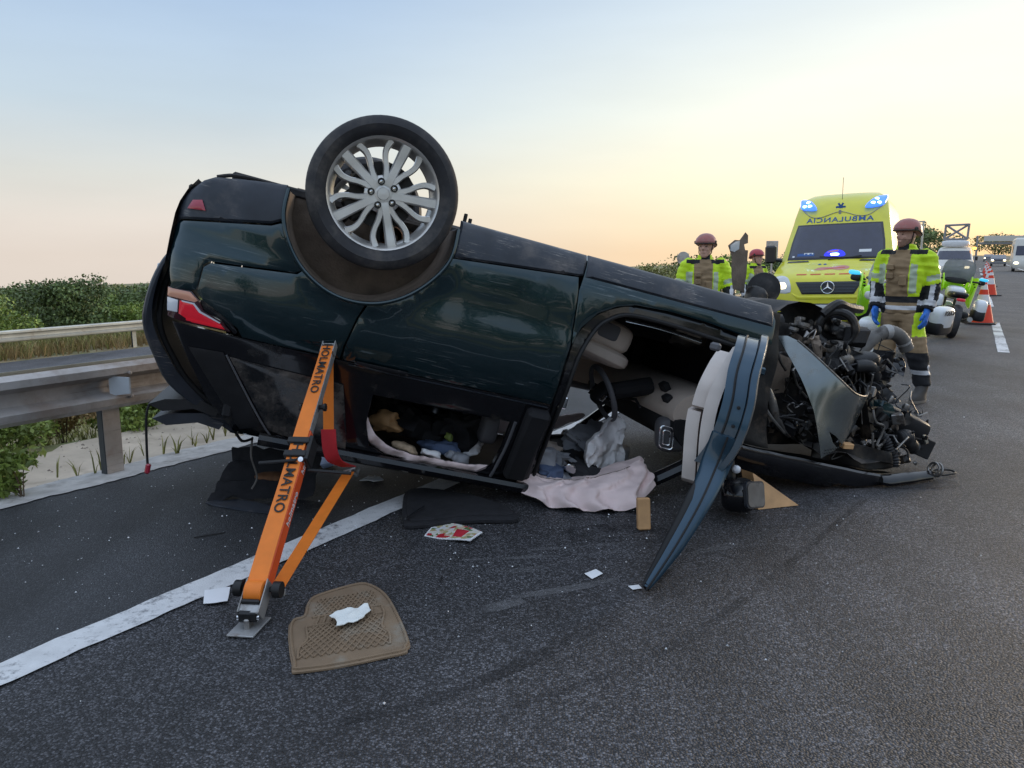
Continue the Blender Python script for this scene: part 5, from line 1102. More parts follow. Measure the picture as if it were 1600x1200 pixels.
sbox(b, -.10, -.06, .09, .06, -.005); b.build('foot_bracket', 'steel_plate', ST, loc=so_)
b = MB(); sbox(b, -.062, -.045, .075, .08, .0); b.box((-1.066, 2.925, .060), (.085, .07, .05), ch=.01); b.build('foot_block', 'black_knob', ST, loc=so_)
b = MB(); b.tube([(-1.11, 2.905, .055), (-1.02, 2.905, .055)], .012, 10); b.lathe([(0, .012), (.016, .01), (.018, 0)], n=10, c=(-1.07, 2.885, .06), axis='Y'); b.build('foot_bolt', 'chrome', ST, loc=so_)
b = MB(); b.box((-1.068, 2.905, .030), (.022, .05, .05), ch=.005); b.build('foot_joint', 'steel', ST, loc=so_)
b = MB(); b.box((-1.068, 2.915, .0095), (.112, .17, .008), rot=-.12, ch=.002); b.build('base_plate', 'steel_plate', ST, loc=so_)
# long tension strap from the foot to the roof rail, second strap from the head with red sleeve
TS = empty('ratchet_strap', (-1.0, 3.1, 0), 0, 'orange tension strap running from strut foot up to the roof rail', 'strap')
tp = [Vector((-1.010, 3.075, .085)) * (1 - t) + Vector((-.925, 4.215, .285)) * t for t in np.linspace(0, 1, 14)]
ribbon3(tp, (1, -.05, 0), [.062] * 14, .0015, 'webbing', 'orange', TS, -Vector(TS.location))
b = MB(); b.tube([(-.955, 4.22, .285), (-.895, 4.24, .30)], .010, 8); b.tube(curve([(-.92, 4.22, .29), (-.90, 4.26, .26), (-.90, 4.29, .24), (-.88, 4.27, .29)], 4), .009, 6); b.build('hook', 'steel', TS, loc=-Vector(TS.location))
b = MB(); b.box((-1.0, 3.07, .085), (.075, .02, .03), ch=.004); b.build('end_fitting', 'steel_plate', TS, loc=-Vector(TS.location))
HS = empty('hanging_strap', (-.98, 3.98, 0), 0, 'short orange strap with a red sleeve hanging from the strut head', 'strap')
hp = [Vector(p) for p in curve([(-.965, 4.0, 1.00), (-.968, 3.985, .80), (-.975, 3.985, .575)], 5)]
ribbon3(hp, (1, 0, 0), .056, .0016, 'webbing', 'orange', HS, -Vector(HS.location))
hp = [Vector(p) for p in curve([(-.975, 3.982, .585), (-.972, 3.985, .48), (-.958, 4.01, .41), (-.935, 4.10, .36), (-.92, 4.2, .32)], 5)]
ribbon3(hp, (1, 0, 0), .078, .003, 'sleeve', 'red_web', HS, -Vector(HS.location))

# ================================================================ things lying on the road
mat('mat_rubber', (.215, .15, .095), .75, var=.12, vscale=8, bump=.1, bscale=200, dirt=(.26, .22, .17), dscale=6)
mat('paper', (.80, .81, .83), .8, var=.04)
mat('paper_blue', (.45, .56, .80), .8, var=.08)
mat('tissue', (.78, .80, .77), .85, var=.05, bump=.3, bscale=30)
mat('fabric_black', (.018, .018, .021), .9, var=.25, vscale=20, bump=.25, bscale=160)
def flat_thing(name, outline, m, label, cat, th=.004, z0=.004, wav=.006, grid=.03, smooth=0, fr=12, bumpfn=None):
    cx = sum(p[0] for p in outline) / len(outline); cy = sum(p[1] for p in outline) / len(outline)
    root_out = [(x - cx, y - cy) for x, y in outline]
    o = MB().panel(root_out, lambda x, y, d: (x, y, z0 + th + wav * (1 + noise.noise(Vector(((x + cx) * fr, (y + cy) * fr, 2)))) - d + (bumpfn(x, y) if bumpfn else 0)), th, grid, edge=th * .3, inset=min(.01, grid * .4), smooth=smooth).build(name, m)
    o.location = (cx, cy, 0); return tag(o, label, cat)
mo = [(-.912, 2.928), (-.874, 3.001), (-.888, 3.125), (-.864, 3.207), (-.714, 3.321), (-.641, 3.307), (-.557, 3.207), (-.484, 3.041), (-.402, 2.802), (-.401, 2.738), (-.433, 2.69), (-.758, 2.569), (-.81, 2.613)]
mcx = sum(p[0] for p in mo) / 13; mcy = sum(p[1] for p in mo) / 13
MT = empty('floor_mat', (mcx, mcy, 0), 0, 'brown rubber car floor mat lying on the asphalt', 'floor mat')
ml = [(x - mcx, y - mcy) for x, y in mo]; mz = lambda x, y: .012 + .006 * noise.noise(Vector((x * 4, y * 4, 0)))
MB().panel(ml, lambda x, y, d: (x, y, mz(x, y) - d), .010, .03, edge=.003, inset=.008, smooth=3).build('mat_base', 'mat_rubber', MT)
def inner_pt(u, v):    # bilinear over the patterned field
    a, b_, c, d = Vector((-.125, -.32)), Vector((.20, -.20)), Vector((.07, .21)), Vector((-.165, .11))
    return a * (1 - u) * (1 - v) + b_ * u * (1 - v) + c * u * v + d * (1 - u) * v
rim = MB(); sm = spline2(ml, 4); rim.tube([(x * .955, y * .955, mz(x, y) + .002) for x, y in sm], .006, 6, closed=True); rim.build('rim', 'mat_rubber', MT)
rb = MB()
def rib(p, q, r_=.0032): rb.tube([(p.x, p.y, mz(p.x, p.y) + .002), ((p.x + q.x) / 2, (p.y + q.y) / 2, mz((p.x + q.x) / 2, (p.y + q.y) / 2) + .002), (q.x, q.y, mz(q.x, q.y) + .002)], r_, 5)
for k in range(-11, 16):           # diamond lattice, near field and heel field
    for (u0, u1) in ((0, 1), (1, 0)):
        for (v0, v1) in ((0, .60), (.80, 1.18)):
            t0, t1 = k / 12., k / 12. + (v1 - v0) * .75
            ua, ub = t0, t1
            lo, hi = max(0, min(ua, ub)), min(1, max(ua, ub))
            if hi - lo < .05: continue
            f = lambda u: v0 + (v1 - v0) * (u - t0) / (t1 - t0)
            pa, pb = inner_pt(lo if u0 == 0 else 1 - lo, f(lo)), inner_pt(hi if u0 == 0 else 1 - hi, f(hi))
            rib(pa, pb, .0042)
rb.build('lattice_ribs', 'mat_rubber', MT)
rb = MB()
for k in range(9): rib(inner_pt(.08 + .1 * k, .63), inner_pt(.10 + .1 * k, .77), .0075)
for pts in ([(0, 0), (-.03, .2), (.03, .35), (-.04, .6), (-.02, .62), (.3, .615), (.7, .615), (1.02, .62)], [(1, 0), (1.03, .2), (.97, .35), (1.05, .6), (1.05, .72), (1.0, .79), (.5, .79), (0, .79)]):
    P = [inner_pt(u, v) for u, v in curve(pts, 5)]; rb.tube([(p.x, p.y, mz(p.x, p.y) + .002) for p in P], .006, 5)
rb.build('channel_ribs', 'mat_rubber', MT)
flat_thing('crumpled_tissue', [(-.751, 2.955), (-.716, 3.001), (-.66, 3.02), (-.611, 3.053), (-.589, 3.006), (-.622, 2.901), (-.66, 2.89), (-.703, 2.858), (-.707, 2.901)], 'tissue', 'crumpled white tissue lying on the brown floor mat', 'tissue', .004, .020, .016, .02, fr=28)
flat_thing('paper_sheet', [(-1.383, 3.253), (-1.277, 3.28), (-1.235, 3.131), (-1.333, 3.113)], 'paper', 'folded white paper on the road left of the strut foot', 'paper', .002, .006, .008)
flat_thing('plastic_shard', [(-1.42, 3.24), (-1.35, 3.25), (-1.33, 3.13), (-1.36, 3.17), (-1.40, 3.21)], 'black_plastic', 'small black shard under the folded white paper', 'debris', .003, .004, .001)
flat_thing('card', [(.343, 3.442), (.403, 3.494), (.431, 3.442), (.374, 3.384)], 'paper', 'white card lying alone on the open asphalt', 'card', .001, .006, .003)
flat_thing('card', [(.530, 3.307), (.580, 3.321), (.590, 3.28), (.545, 3.267)], 'paper', 'tiny white slip beside the tip of the open door', 'card', .001, .006, .002)
flat_thing('paper_sheet', [(-1.502, 5.46), (-1.444, 5.605), (-1.221, 5.289), (-1.328, 5.224)], 'paper_blue', 'pale blue paper on the shoulder under the red strap sleeve', 'paper', .002, .006, .02)
# magazine with printed cover
def print_mat():
    m = bpy.data.materials.new('magazine_print'); m.use_nodes = True; t = m.node_tree; b_ = t.nodes['Principled BSDF']; n = t.nodes.new; l = t.links.new
    co = n('ShaderNodeTexCoord'); v = n('ShaderNodeTexVoronoi'); v.inputs['Scale'].default_value = 38; l(co.outputs['Object'], v.inputs['Vector'])
    sp = n('ShaderNodeSeparateColor'); l(v.outputs['Color'], sp.inputs[0]); r = n('ShaderNodeValToRGB'); l(sp.outputs[0], r.inputs[0]); r.color_ramp.interpolation = 'CONSTANT'
    e = r.color_ramp.elements; e[0].color = (.72, .70, .62, 1); e[1].position = .85; e[1].color = (.5, .03, .04, 1)
    for p, c in ((.3, (.45, .40, .2, 1)), (.42, (.12, .2, .08, 1)), (.55, (.65, .5, .35, 1)), (.7, (.7, .7, .72, 1))): q = e.new(p); q.color = c
    l(r.outputs[0], b_.inputs['Base Color']); b_.inputs['Roughness'].default_value = .35; MATS['magazine_print'] = m
print_mat(); mat('print_red', (.55, .03, .05), .35)
mg = [(-.474, 3.954), (-.426, 4.219), (-.159, 3.954), (-.218, 3.825)]; gx = sum(p[0] for p in mg) / 4; gy = sum(p[1] for p in mg) / 4
MG = empty('magazine', (gx, gy, 0), 0, 'glossy colour magazine with red corner beside the black panel', 'magazine'); g2 = [(x - gx, y - gy) for x, y in mg]
MB().panel(g2, lambda x, y, d: (x, y, .016 + .012 * math.sin(x * 14) - d), .006, .03, edge=.001).build('pages', 'paper', MG)
MB().panel([(x * .93, y * .93) for x, y in g2], lambda x, y, d: (x, y, .0175 + .012 * math.sin(x * 14) - d), .001, .03, edge=0).build('cover', 'magazine_print', MG)
MB().panel([(.02, .02), (.09, -.03), (.05, -.11), (.0, -.08)], lambda x, y, d: (x, y, .019 + .012 * math.sin(x * 14) - d), .001, .03, edge=0).build('cover_banner', 'print_red', MG)
# black parcel panel lying half under the car
PT_ = empty('parcel_panel', (-.35, 4.3, 0), 0, 'black fabric covered boot panel lying under the rear window', 'panel')
pp = [(-.61, 4.12), (-.655, 4.42), (-.64, 4.66), (-.38, 4.62), (-.06, 4.38), (.03, 4.24), (.0, 4.15), (-.30, 4.13), (-.56, 4.05)]
pl = [(x + .35, y - 4.3) for x, y in pp]
MB().panel(pl, lambda x, y, d: (x, y, .03 + .05 * max(0, (y + .05)) + .014 * noise.noise(Vector((x * 3, y * 3, 0))) - d), .022, .05, edge=.006, smooth=3).build('board', 'fabric_black', PT_)
MB().panel([(x * .92 + .0, y * .85 + .03) for x, y in pl], lambda x, y, d: (x, y, .040 + .05 * max(0, (y + .05)) + .014 * noise.noise(Vector((x * 3, y * 3, 0))) - d), .012, .05, edge=.006, smooth=3).build('cover', 'fabric_black', PT_)
b = MB(); b.tube([(-.245, -.19, .045), (-.165, .0, .052)], .009, 8, flat=.5); b.build('handle_strip', 'chrome', PT_)
flat_thing('plastic_piece', [(-1.02, 4.95), (-.98, 5.06), (-.90, 5.05), (-.86, 4.97), (-.92, 4.93), (-.96, 4.96)], 'paper', 'small white plastic piece beside the lane line under the car', 'debris', .006, .006, .004)
# torn wheel-arch liner behind the strut
LN = empty('liner_fragment', (-1.6, 4.8, 0), 0, 'torn black wheel arch liner curled on the road behind the strut', 'debris')
b = MB(); rings = []
for i in range(13):
    u = i / 12; row = []
    for j in range(9):
        v = j / 8; x = -1.86 + .62 * u + .05 * noise.noise(Vector((u * 3, v * 3, 1))); y = 4.50 + .10 * u + .45 * v - .1 * u * v
        z = .02 + .20 * v ** 1.6 + (.28 * max(0, u - .72) * 3.0) * v + .03 * noise.noise(Vector((u * 6, v * 6, 4))) + .02 * math.sin(v * 20) * (u < .3)
        row.append((x + 1.6, y - 4.8, z))
    rings.append(row)
b.rings(rings, caps=False, closed_ring=False); b.rings([[(x, y + .015, z + .004) for x, y, z in r] for r in rings], caps=False, closed_ring=False); b.build('curled_shell', 'fabric_black', LN, recalc=False)
b = MB(); b.panel([(-.26, -.33), (-.12, -.40), (.20, -.52), (.30, -.47), (.05, -.30), (-.2, -.22)], lambda x, y, d: (x, y, .018 + .008 * noise.noise(Vector((x * 8, y * 8, 0))) - d), .01, .04).build('flat_strip', 'cladding', LN)
b = MB(); rblob(b, (.05, .0, .09), (.22, .16, .05), 3, amp=.4); b.build('liner_padding', 'rust', LN)
# wooden blocks
b = MB(); M_ = Matrix.Rotation(.1, 3, 'Z') @ Matrix.Rotation(-.18, 3, 'X'); b.box((0, 0, .092), (.070, .045, .175), rot=M_, ch=.006); o = b.build('timber_block', 'wood'); o.location = (.725, 4.06, 0); tag(o, 'small upright timber block by the pink front airbag', 'wood block')
b = MB(); q = [Vector((-.02, -.02, .005)), Vector((-.035, .07, .205)), Vector((.25, .06, .005))]; bk = [v + Vector((-.045, .085, 0)) for v in q]
b.add(q + bk, [(0, 1, 2), (3, 5, 4), (0, 3, 4, 1), (1, 4, 5, 2), (2, 5, 3, 0)]); o = b.build('timber_wedge', 'wood'); o.location = (1.485, 4.40, 0); tag(o, 'triangular timber wedge beside the fallen door mirror', 'wood wedge')
def wood_piece(px, d, lab, rot):
    b = MB(); b.box((0, 0, 0), d, rot=rot, ch=.004); o = b.build('timber_offcut', 'wood'); o.location = px; tag(o, lab, 'wood block')
wood_piece(c2w((3.22, .88, 1.035)), (.075, .05, .035), 'small pale timber offcut under the torn front wing', (.1, .1, .2))
wood_piece(c2w((3.90, .48, .86)), (.12, .12, .12), 'orange timber block wedged in the engine wreck', (.5, .5, .4))
# glass crumbs and grit
V = []; Fc = []; random.seed(5)
for i in range(900):
    if i < 300: r_, n_ = random.uniform(.9, 4.2), random.uniform(-4.8, -3.0)
    elif i < 750: r_, n_ = abs(random.gauss(3.2, 1.1)) + .8, random.gauss(-1.9, .9)
    else: r_, n_ = random.uniform(1.5, 9), random.uniform(-2, 3)
    x, y, _ = rd(r_, n_); z = .008; s_ = random.choice([.002, .003, .004, .006]) * random.uniform(.6, 1.2); k = len(V); a = random.uniform(0, 6)
    V += [(x + s_ * math.cos(a + 2.1 * j), y + s_ * math.sin(a + 2.1 * j), z) for j in range(3)] + [(x, y, z + s_)]
    Fc += [(k, k + 1, k + 3), (k + 1, k + 2, k + 3), (k + 2, k, k + 3)]
me = bpy.data.meshes.new('glass_crumbs'); me.from_pydata(V, [], Fc); mat('crumb', (.7, .72, .75), .15, var=.3, island=.4); me.materials.append(MATS['crumb']); o = bpy.data.objects.new('glass_crumbs', me); COL.objects.link(o); tag(o, 'scattered pale glass crumbs on the asphalt', 'glass', kind='stuff')
for (px, a, l_) in (((-1.63, 3.95), .5, .16), ((-.33, 3.38), 1.5, .06), ((-.55, 4.25), .8, .04)):
    b = MB(); b.box((0, 0, .010), (l_, .008, .006), rot=a, ch=.002); o = b.build('rubber_strip', 'rubber'); o.location = (*px, 0); tag(o, {.16: 'thin black rubber strip on the shoulder left of strut', .06: 'short black rubber strip on asphalt above the mat', .04: 'tiny black strip next to the magazine'}[l_], 'debris')

# tyre and drag marks on the asphalt
def mark_mat(name, col, dens, sc1):
    m = bpy.data.materials.new(name); m.use_nodes = True; t = m.node_tree; b_ = t.nodes['Principled BSDF']; n = t.nodes.new; l = t.links.new; b_.inputs['Base Color'].default_value = (*col, 1); b_.inputs['Roughness'].default_value = .7
    co = n('ShaderNodeTexCoord'); z = n('ShaderNodeTexNoise'); z.inputs['Scale'].default_value = sc1; z.inputs['Detail'].default_value = 8; z.inputs['Roughness'].default_value = .75; l(co.outputs['Object'], z.inputs[0])
    z2 = n('ShaderNodeTexNoise'); z2.inputs['Scale'].default_value = 2.5; z2.inputs['Detail'].default_value = 2; l(co.outputs['Object'], z2.inputs[0])
    mm = n('ShaderNodeMath'); mm.operation = 'MULTIPLY'; l(z.outputs[0], mm.inputs[0]); l(z2.outputs[0], mm.inputs[1])
    r = n('ShaderNodeMapRange'); l(mm.outputs[0], r.inputs[0]); r.inputs[1].default_value = .18; r.inputs[2].default_value = .42; r.inputs[3].default_value = 0; r.inputs[4].default_value = dens; l(r.outputs[0], b_.inputs['Alpha']); MATS[name] = m
mark_mat('skid_rubber', (.013, .013, .014), .7, 60); mark_mat('scrape_dust', (.30, .30, .31), .38, 110); mark_mat('oil_stain', (.012, .012, .014), .8, 12)
def mark(name, pts, w, m, z):
    P = [Vector((x, y, z)) for x, y in curve(pts, 8)]; b = MB(); rows = []
    for i, p in enumerate(P):
        d = (P[min(i + 1, len(P) - 1)] - P[max(i - 1, 0)]).normalized(); s_ = Vector((-d.y, d.x, 0)) * (w * .5 * (.5 + .5 * math.sin(math.pi * (i + .5) / len(P))) * (1 + .3 * noise.noise(p * 5)))
        rows.append([p - s_, p - s_ * .3, p + s_ * .3, p + s_])
    b.rings(rows, caps=False, closed_ring=False); o = b.build(name, m); o['kind'] = 'structure'
mark('skid_mark', [(-.55, 2.28), (-.25, 2.42), (.10, 2.70), (.45, 3.05), (.75, 3.5)], .07, 'skid_rubber', .0035)
mark('skid_mark', [(-.1, 2.3), (.6, 2.75), (1.3, 3.5), (2.2, 4.6)], .05, 'skid_rubber', .0037)
for i, (x, y, dx, dy) in enumerate([(-.25, 3.62, .5, .06), (-.1, 3.45, .35, .12), (-.35, 3.9, .3, .02), (0.1, 3.75, .5, .1), (.0, 3.2, .5, .2), (-.2, 3.05, .25, .12), (.35, 3.9, .4, .15), (.9, 3.7, .5, .3)]):
    mark('scrape_mark', [(x, y), (x + dx * .5, y + dy * .4), (x + dx, y + dy)], .035 + .02 * (i % 3), 'scrape_dust', .0041 + .0002 * i)
for i, (x, y, r_) in enumerate([(2.6, 4.9, .35), (1.9, 4.55, .25), (.6, 3.95, .3), (-1.4, 4.4, .3)]):
    mark('oil_stain', [(x - r_, y), (x, y + .05), (x + r_, y - .02)], r_ * .9, 'oil_stain', (.0062 if i < 3 else .0075) + .0002 * i)
# ================================================================ rescuers
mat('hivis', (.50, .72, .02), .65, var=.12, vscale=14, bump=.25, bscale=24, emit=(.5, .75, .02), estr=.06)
mat('hivis_silver', (.50, .58, .42), .5, var=.1, vscale=10)
mat('tan_cloth', (.30, .205, .115), .8, var=.14, vscale=10, bump=.3, bscale=22)
mat('black_cloth', (.014, .014, .017), .8, var=.2, bump=.2, bscale=22)
mat('silver_tape', (.58, .58, .60), .45, var=.1)
mat('skin', (.60, .35, .26), .5, var=.08, vscale=12)
mat('beard', (.30, .17, .12), .8, var=.2, vscale=40)
mat('helmet_red', (.36, .11, .095), .38, var=.15, vscale=10, coat=.3, dirt=(.30, .20, .16), dscale=9, dlo=.5, dhi=.8)
mat('helmet_bright', (.42, .03, .045), .35, var=.15, coat=.4)
mat('glove_blue', (.03, .17, .62), .5, var=.12, bump=.15, bscale=30)
mat('boot_leather', (.05, .045, .042), .6, var=.25)
mat('boot_sole', (.22, .19, .16), .7, var=.2)
mat('eye_dark', (.02, .015, .012), .3)
def oval(c, rx, ry, n=14, ax=(1, 0, 0), ay=(0, 1, 0)):
    c, ax, ay = Vector(c), Vector(ax), Vector(ay); return [c + ax * (rx * math.cos(2 * math.pi * i / n)) + ay * (ry * math.sin(2 * math.pi * i / n)) for i in range(n)]
def limb(b, pts, rad, n=12, flat=1.0): b.tube(pts, rad, n, flat=flat)
def remesh(b, voxel, smooth=4, wr=0, fr=14, seed=0):
    me = bpy.data.meshes.new('r'); me.from_pydata([tuple(v) for v in b.v], [], b.f); bm = bmesh.new(); bm.from_mesh(me); bmesh.ops.recalc_face_normals(bm, faces=bm.faces); bm.to_mesh(me); bm.free()
    o = bpy.data.objects.new('r', me); COL.objects.link(o); md = o.modifiers.new('r', 'REMESH'); md.mode = 'VOXEL'; md.voxel_size = voxel
    if smooth: s_ = o.modifiers.new('s', 'SMOOTH'); s_.iterations = smooth; s_.factor = .5
    dg = bpy.context.evaluated_depsgraph_get(); dg.update(); m2 = bpy.data.meshes.new_from_object(o.evaluated_get(dg)); bpy.data.objects.remove(o)
    if wr:
        nv = [v.normal.copy() for v in m2.vertices]
        for v, n_ in zip(m2.vertices, nv):
            p = v.co; k = noise.noise(Vector((p.x * fr, p.y * fr, p.z * fr * 1.7 + seed))) + .7 * noise.noise(Vector((p.x * fr * .5 + p.z * fr, p.y * fr, p.z * fr * 2.6 + seed)))
            v.co = p + n_ * (wr * k)
    return m2
def place_mesh(me, name, mats, parent, zone=None):
    me.name = name; me.materials.clear()
    for q in mats: me.materials.append(MATS[q])
    if zone:
        for p in me.polygons: p.material_index = zone(p.center)
    me.shade_smooth(); o = bpy.data.objects.new(name, me); COL.objects.link(o); o.parent = parent; return o
def hand(b, w, d, side, sp=1.0):
    """palm and five fingers hanging from wrist w along direction d"""
    w = Vector(w); d = Vector(d).normalized(); fwd = Vector((0, -1, 0)); fwd = (fwd - d * fwd.dot(d)).normalized(); inn = d.cross(fwd) * (1 if side > 0 else -1)
    inn = Vector((-side, 0, 0)); inn = (inn - d * inn.dot(d)).normalized()
    b.rings([oval(w + d * k, rx, ry, 10, fwd, inn) for k, rx, ry in ((-.02, .032, .026), (.02, .036, .026), (.06, .047, .022), (.095, .046, .02), (.105, .03, .014))])
    for i, (o_, ln) in enumerate(((.034, .072), (.012, .082), (-.011, .077), (-.033, .060))):
        p = w + d * .092 + fwd * o_; q = p + d * ln * .5 + inn * .008; r_ = q + d * ln * .38 + inn * .026
        b.tube([p - d * .015, p + d * ln * .25, q, (q + r_) / 2 + d * .004, r_], [.0115, .0115, .011, .0105, .008], 8)
    p = w + d * .03 + fwd * .034; b.tube([p, p + d * .025 + fwd * .022, p + d * .058 + fwd * .030 + inn * .01, p + d * .078 + fwd * .026 + inn * .018], [.015, .014, .012, .009], 8)
def person(name, loc, rz, label, head_turn=0, helmet='helmet_red', bearded=False, vx=.011, arms=None, h=1.0, small=False, group=None, lean=0, feet=(0, 0)):
    P = empty(name, loc, rz, label, 'person', group); P.scale = (h, h, h)
    arms = arms or {1: [(.205, .01, 1.425), (.275, .03, 1.16), (.262, -.05, .925)], -1: [(-.205, .01, 1.425), (-.275, .03, 1.16), (-.262, -.05, .925)]}
    hz = Matrix.Rotation(head_turn, 3, 'Z'); hc = Vector((0, -.02, 1.635)); H = lambda x, y, z: hc + hz @ Vector((x, y, z))
    # --- body, one continuous surface
    b = MB()
    b.rings([oval((0, .0, z), rx, ry) for z, rx, ry in ((.88, .155, .10), (1.0, .15, .10), (1.15, .155, .105), (1.30, .175, .11), (1.42, .17, .095), (1.47, .10, .075), (1.50, .062, .065), (1.57, .057, .062))])
    b.rings([[H(rx * math.cos(a), yc + ry * math.sin(a), z) for a in np.linspace(0, 2 * math.pi, 16, endpoint=False)] for z, rx, ry, yc in ((-.115, .028, .04, -.045), (-.095, .050, .065, -.025), (-.06, .062, .085, -.005), (-.02, .068, .092, 0), (.03, .074, .098, .004), (.07, .073, .097, .006), (.105, .06, .08, .01), (.125, .03, .045, .01))])
    b.tube([H(0, -.085, .025), H(0, -.108, -.012), H(0, -.096, -.028)], [.010, .0165, .013], 8)
    for s_ in (1, -1):
        b.tube([H(s_ * .014, -.09, .035), H(s_ * .055, -.078, .03)], [.011, .010], 8); b.tube([H(s_ * .072, .01, .02), H(s_ * .082, .02, .0), H(s_ * .074, .012, -.03)], [.012, .016, .010], 8)
        b.tube([H(s_ * .03, -.075, -.02), H(s_ * .05, -.06, -.015)], [.014, .014], 8)
    b.tube([H(-.022, -.085, -.055), H(0, -.092, -.054), H(.022, -.085, -.055)], .009, 8); b.tube([H(-.02, -.07, -.098), H(.02, -.07, -.098)], .016, 8)
    for s_ in (1, -1):
        A_ = [Vector(p) for p in arms[s_]]; b.tube(curve([(s_ * .13, .01, 1.40)] + [tuple(p) for p in A_], 3), [.055, .055, .055, .052, .05, .045, .042, .038, .034, .028], 10)
        ft = feet[0 if s_ < 0 else 1]; b.tube(curve([(s_ * .09, 0, .92), (s_ * .10 + ft * .5, -.01, .5), (s_ * .105 + ft, .02, .10)], 4), [.085, .08, .075, .065, .058, .055, .05, .042, .038], 10)
        b.tube([(s_ * .105 + ft, .03, .06), (s_ * .11 + ft, -.12, .04)], [.038, .03], 8)
    def bz(c):
        if not bearded: return 0
        q = hz.inverted() @ (c - hc); return 1 if q.z < -.035 and q.y < .02 and q.z > -.13 and not (abs(q.z + .054) < .010 and abs(q.x) < .02) else 0
    place_mesh(remesh(b, .0095, 2), 'body', ['skin', 'beard'], P, bz)
    for s_ in (1, -1):
        e = MB(); rblob(e, H(s_ * .031, -.083, .012), (.020, .012, .012), 2, seg=6); e.build('eye', 'eye_dark', P)
        e = MB(); e.tube([H(s_ * .014, -.096, .030), H(s_ * .032, -.095, .034), H(s_ * .05, -.082, .029)], .0045, 6); e.build('eyebrow', 'beard', P)
    # --- jacket
    b = MB()
    b.rings([oval((0, .005, z), rx, ry, 18) for z, rx, ry in ((.875, .185, .14), (.93, .195, .145), (.99, .178, .132), (1.03, .176, .131), (1.10, .192, .145), (1.22, .204, .152), (1.34, .208, .145), (1.42, .19, .124), (1.475, .125, .10), (1.515, .09, .092), (1.55, .084, .092))])
    for s_ in (1, -1):
        A_ = [tuple(p) for p in arms[s_]]; P_ = curve([(s_ * .12, .005, 1.40)] + A_, 4); k_ = len(P_)
        b.tube(P_, [.078 if i < 3 else (.088 - .030 * (i - 3) / (k_ - 4)) for i in range(k_)], 12)
    def on_arm(c):
        best = (9, 0, 0)
        for s_ in (1, -1):
            A_ = [Vector(p) for p in arms[s_]]
            for i in range(2):
                d = A_[i + 1] - A_[i]; t = max(0, min(1, (c - A_[i]).dot(d) / d.dot(d))); q = (c - A_[i] - d * t).length
                if q < best[0]: best = (q, i + t, s_)
        return best
    def jz(c):    # 0 hivis 1 tan 2 black 3 silver 4 hivis silver
        q, t, s_ = on_arm(c)
        if q < .10 and (abs(c.x) > .215 or t > 1.0):
            A_ = arms[s_]; outer = (c.x - np.interp(t, [0, 1, 2], [A_[0][0], A_[1][0], A_[2][0]])) * s_
            if t < .62: return 0
            if t < .80: return 4
            if t < .93: return 0
            if t > 1.84: return 2
            if t > 1.62: return 3
            return 3 if (outer > .004 and outer < .045 and c.y < .01) else 2
        if c.z > 1.50: return 2 if c.y < -.02 and abs(c.x) < .05 else 0
        if c.z > 1.44 + .25 * max(0, -c.y - .02) and abs(c.x) > .065: return 2
        if c.z < .915: return 1
        if c.z < .955: return 3
        if c.z < .985: return 1
        if c.z < 1.045: return 2
        if c.y < 0:
            if -.13 < c.x < .085: return 1
            if .095 < c.x < .15 or c.x < -.145: return 4 if (1.08 < c.z < 1.36) else 0
        else:
            if 1.10 < c.z < 1.16 or 1.25 < c.z < 1.30: return 4
        return 0
    jk = place_mesh(remesh(b, vx, 2, .011, 13, hash(label) % 50), 'jacket', ['hivis', 'tan_cloth', 'black_cloth', 'silver_tape', 'hivis_silver'], P, jz)
    for (x, z, sx, sz) in ((-.085, 1.33, .07, .06), (-.085, 1.245, .07, .06), (.04, 1.20, .07, .10)):
        b = MB(); b.box((x, -.152 + .5 * x * x, z), (sx, .025, sz), ch=.008); b.build('pocket', 'tan_cloth', jk)
    b = MB(); b.box((-.115, -.158, 1.19), (.022, .02, .03), ch=.006); b.build('torch', 'chrome', jk)
    for s_ in (1, -1):
        b = MB(); A_ = [Vector(p) for p in arms[s_]]; hand(b, A_[2], A_[2] - A_[1], s_); b.v = [tuple(A_[2] + (Vector(v) - A_[2]) * 1.18) for v in b.v]; place_mesh(remesh(b, .0055, 2), 'glove', ['glove_blue'], P)
    if small: 
        pass
    # --- trousers and boots
    b = MB(); b.rings([oval((0, .005, z), rx, ry, 16) for z, rx, ry in ((.80, .17, .13), (.86, .18, .135), (.93, .172, .125))])
    for s_ in (1, -1): ft = feet[0 if s_ < 0 else 1]; b.tube(curve([(s_ * .085, 0, .86), (s_ * .10 + ft * .3, -.005, .66), (s_ * .112 + ft * .55, -.01, .48), (s_ * .115 + ft * .8, .02, .30), (s_ * .118 + ft, .03, .16)], 4), [.118, .118, .116, .112, .108, .106, .105, .105, .104, .098, .092, .086, .083, .082, .080, .078, .076], 14)
    def tz(c):
        if c.z > .50: return 1 if (abs(c.x) > .155 and c.z > .66) else 0
        if .285 < c.z < .325: return 3
        if c.z < .19: return 4
        return 3 if (c.x > .215 + feet[1] * .6 and c.z > .33 and c.y < .03) else 2
    place_mesh(remesh(b, vx * 1.1, 3, .008, 11, 5), 'trousers', ['tan_cloth', 'hivis', 'black_cloth', 'silver_tape', 'black_cloth'], P, tz)
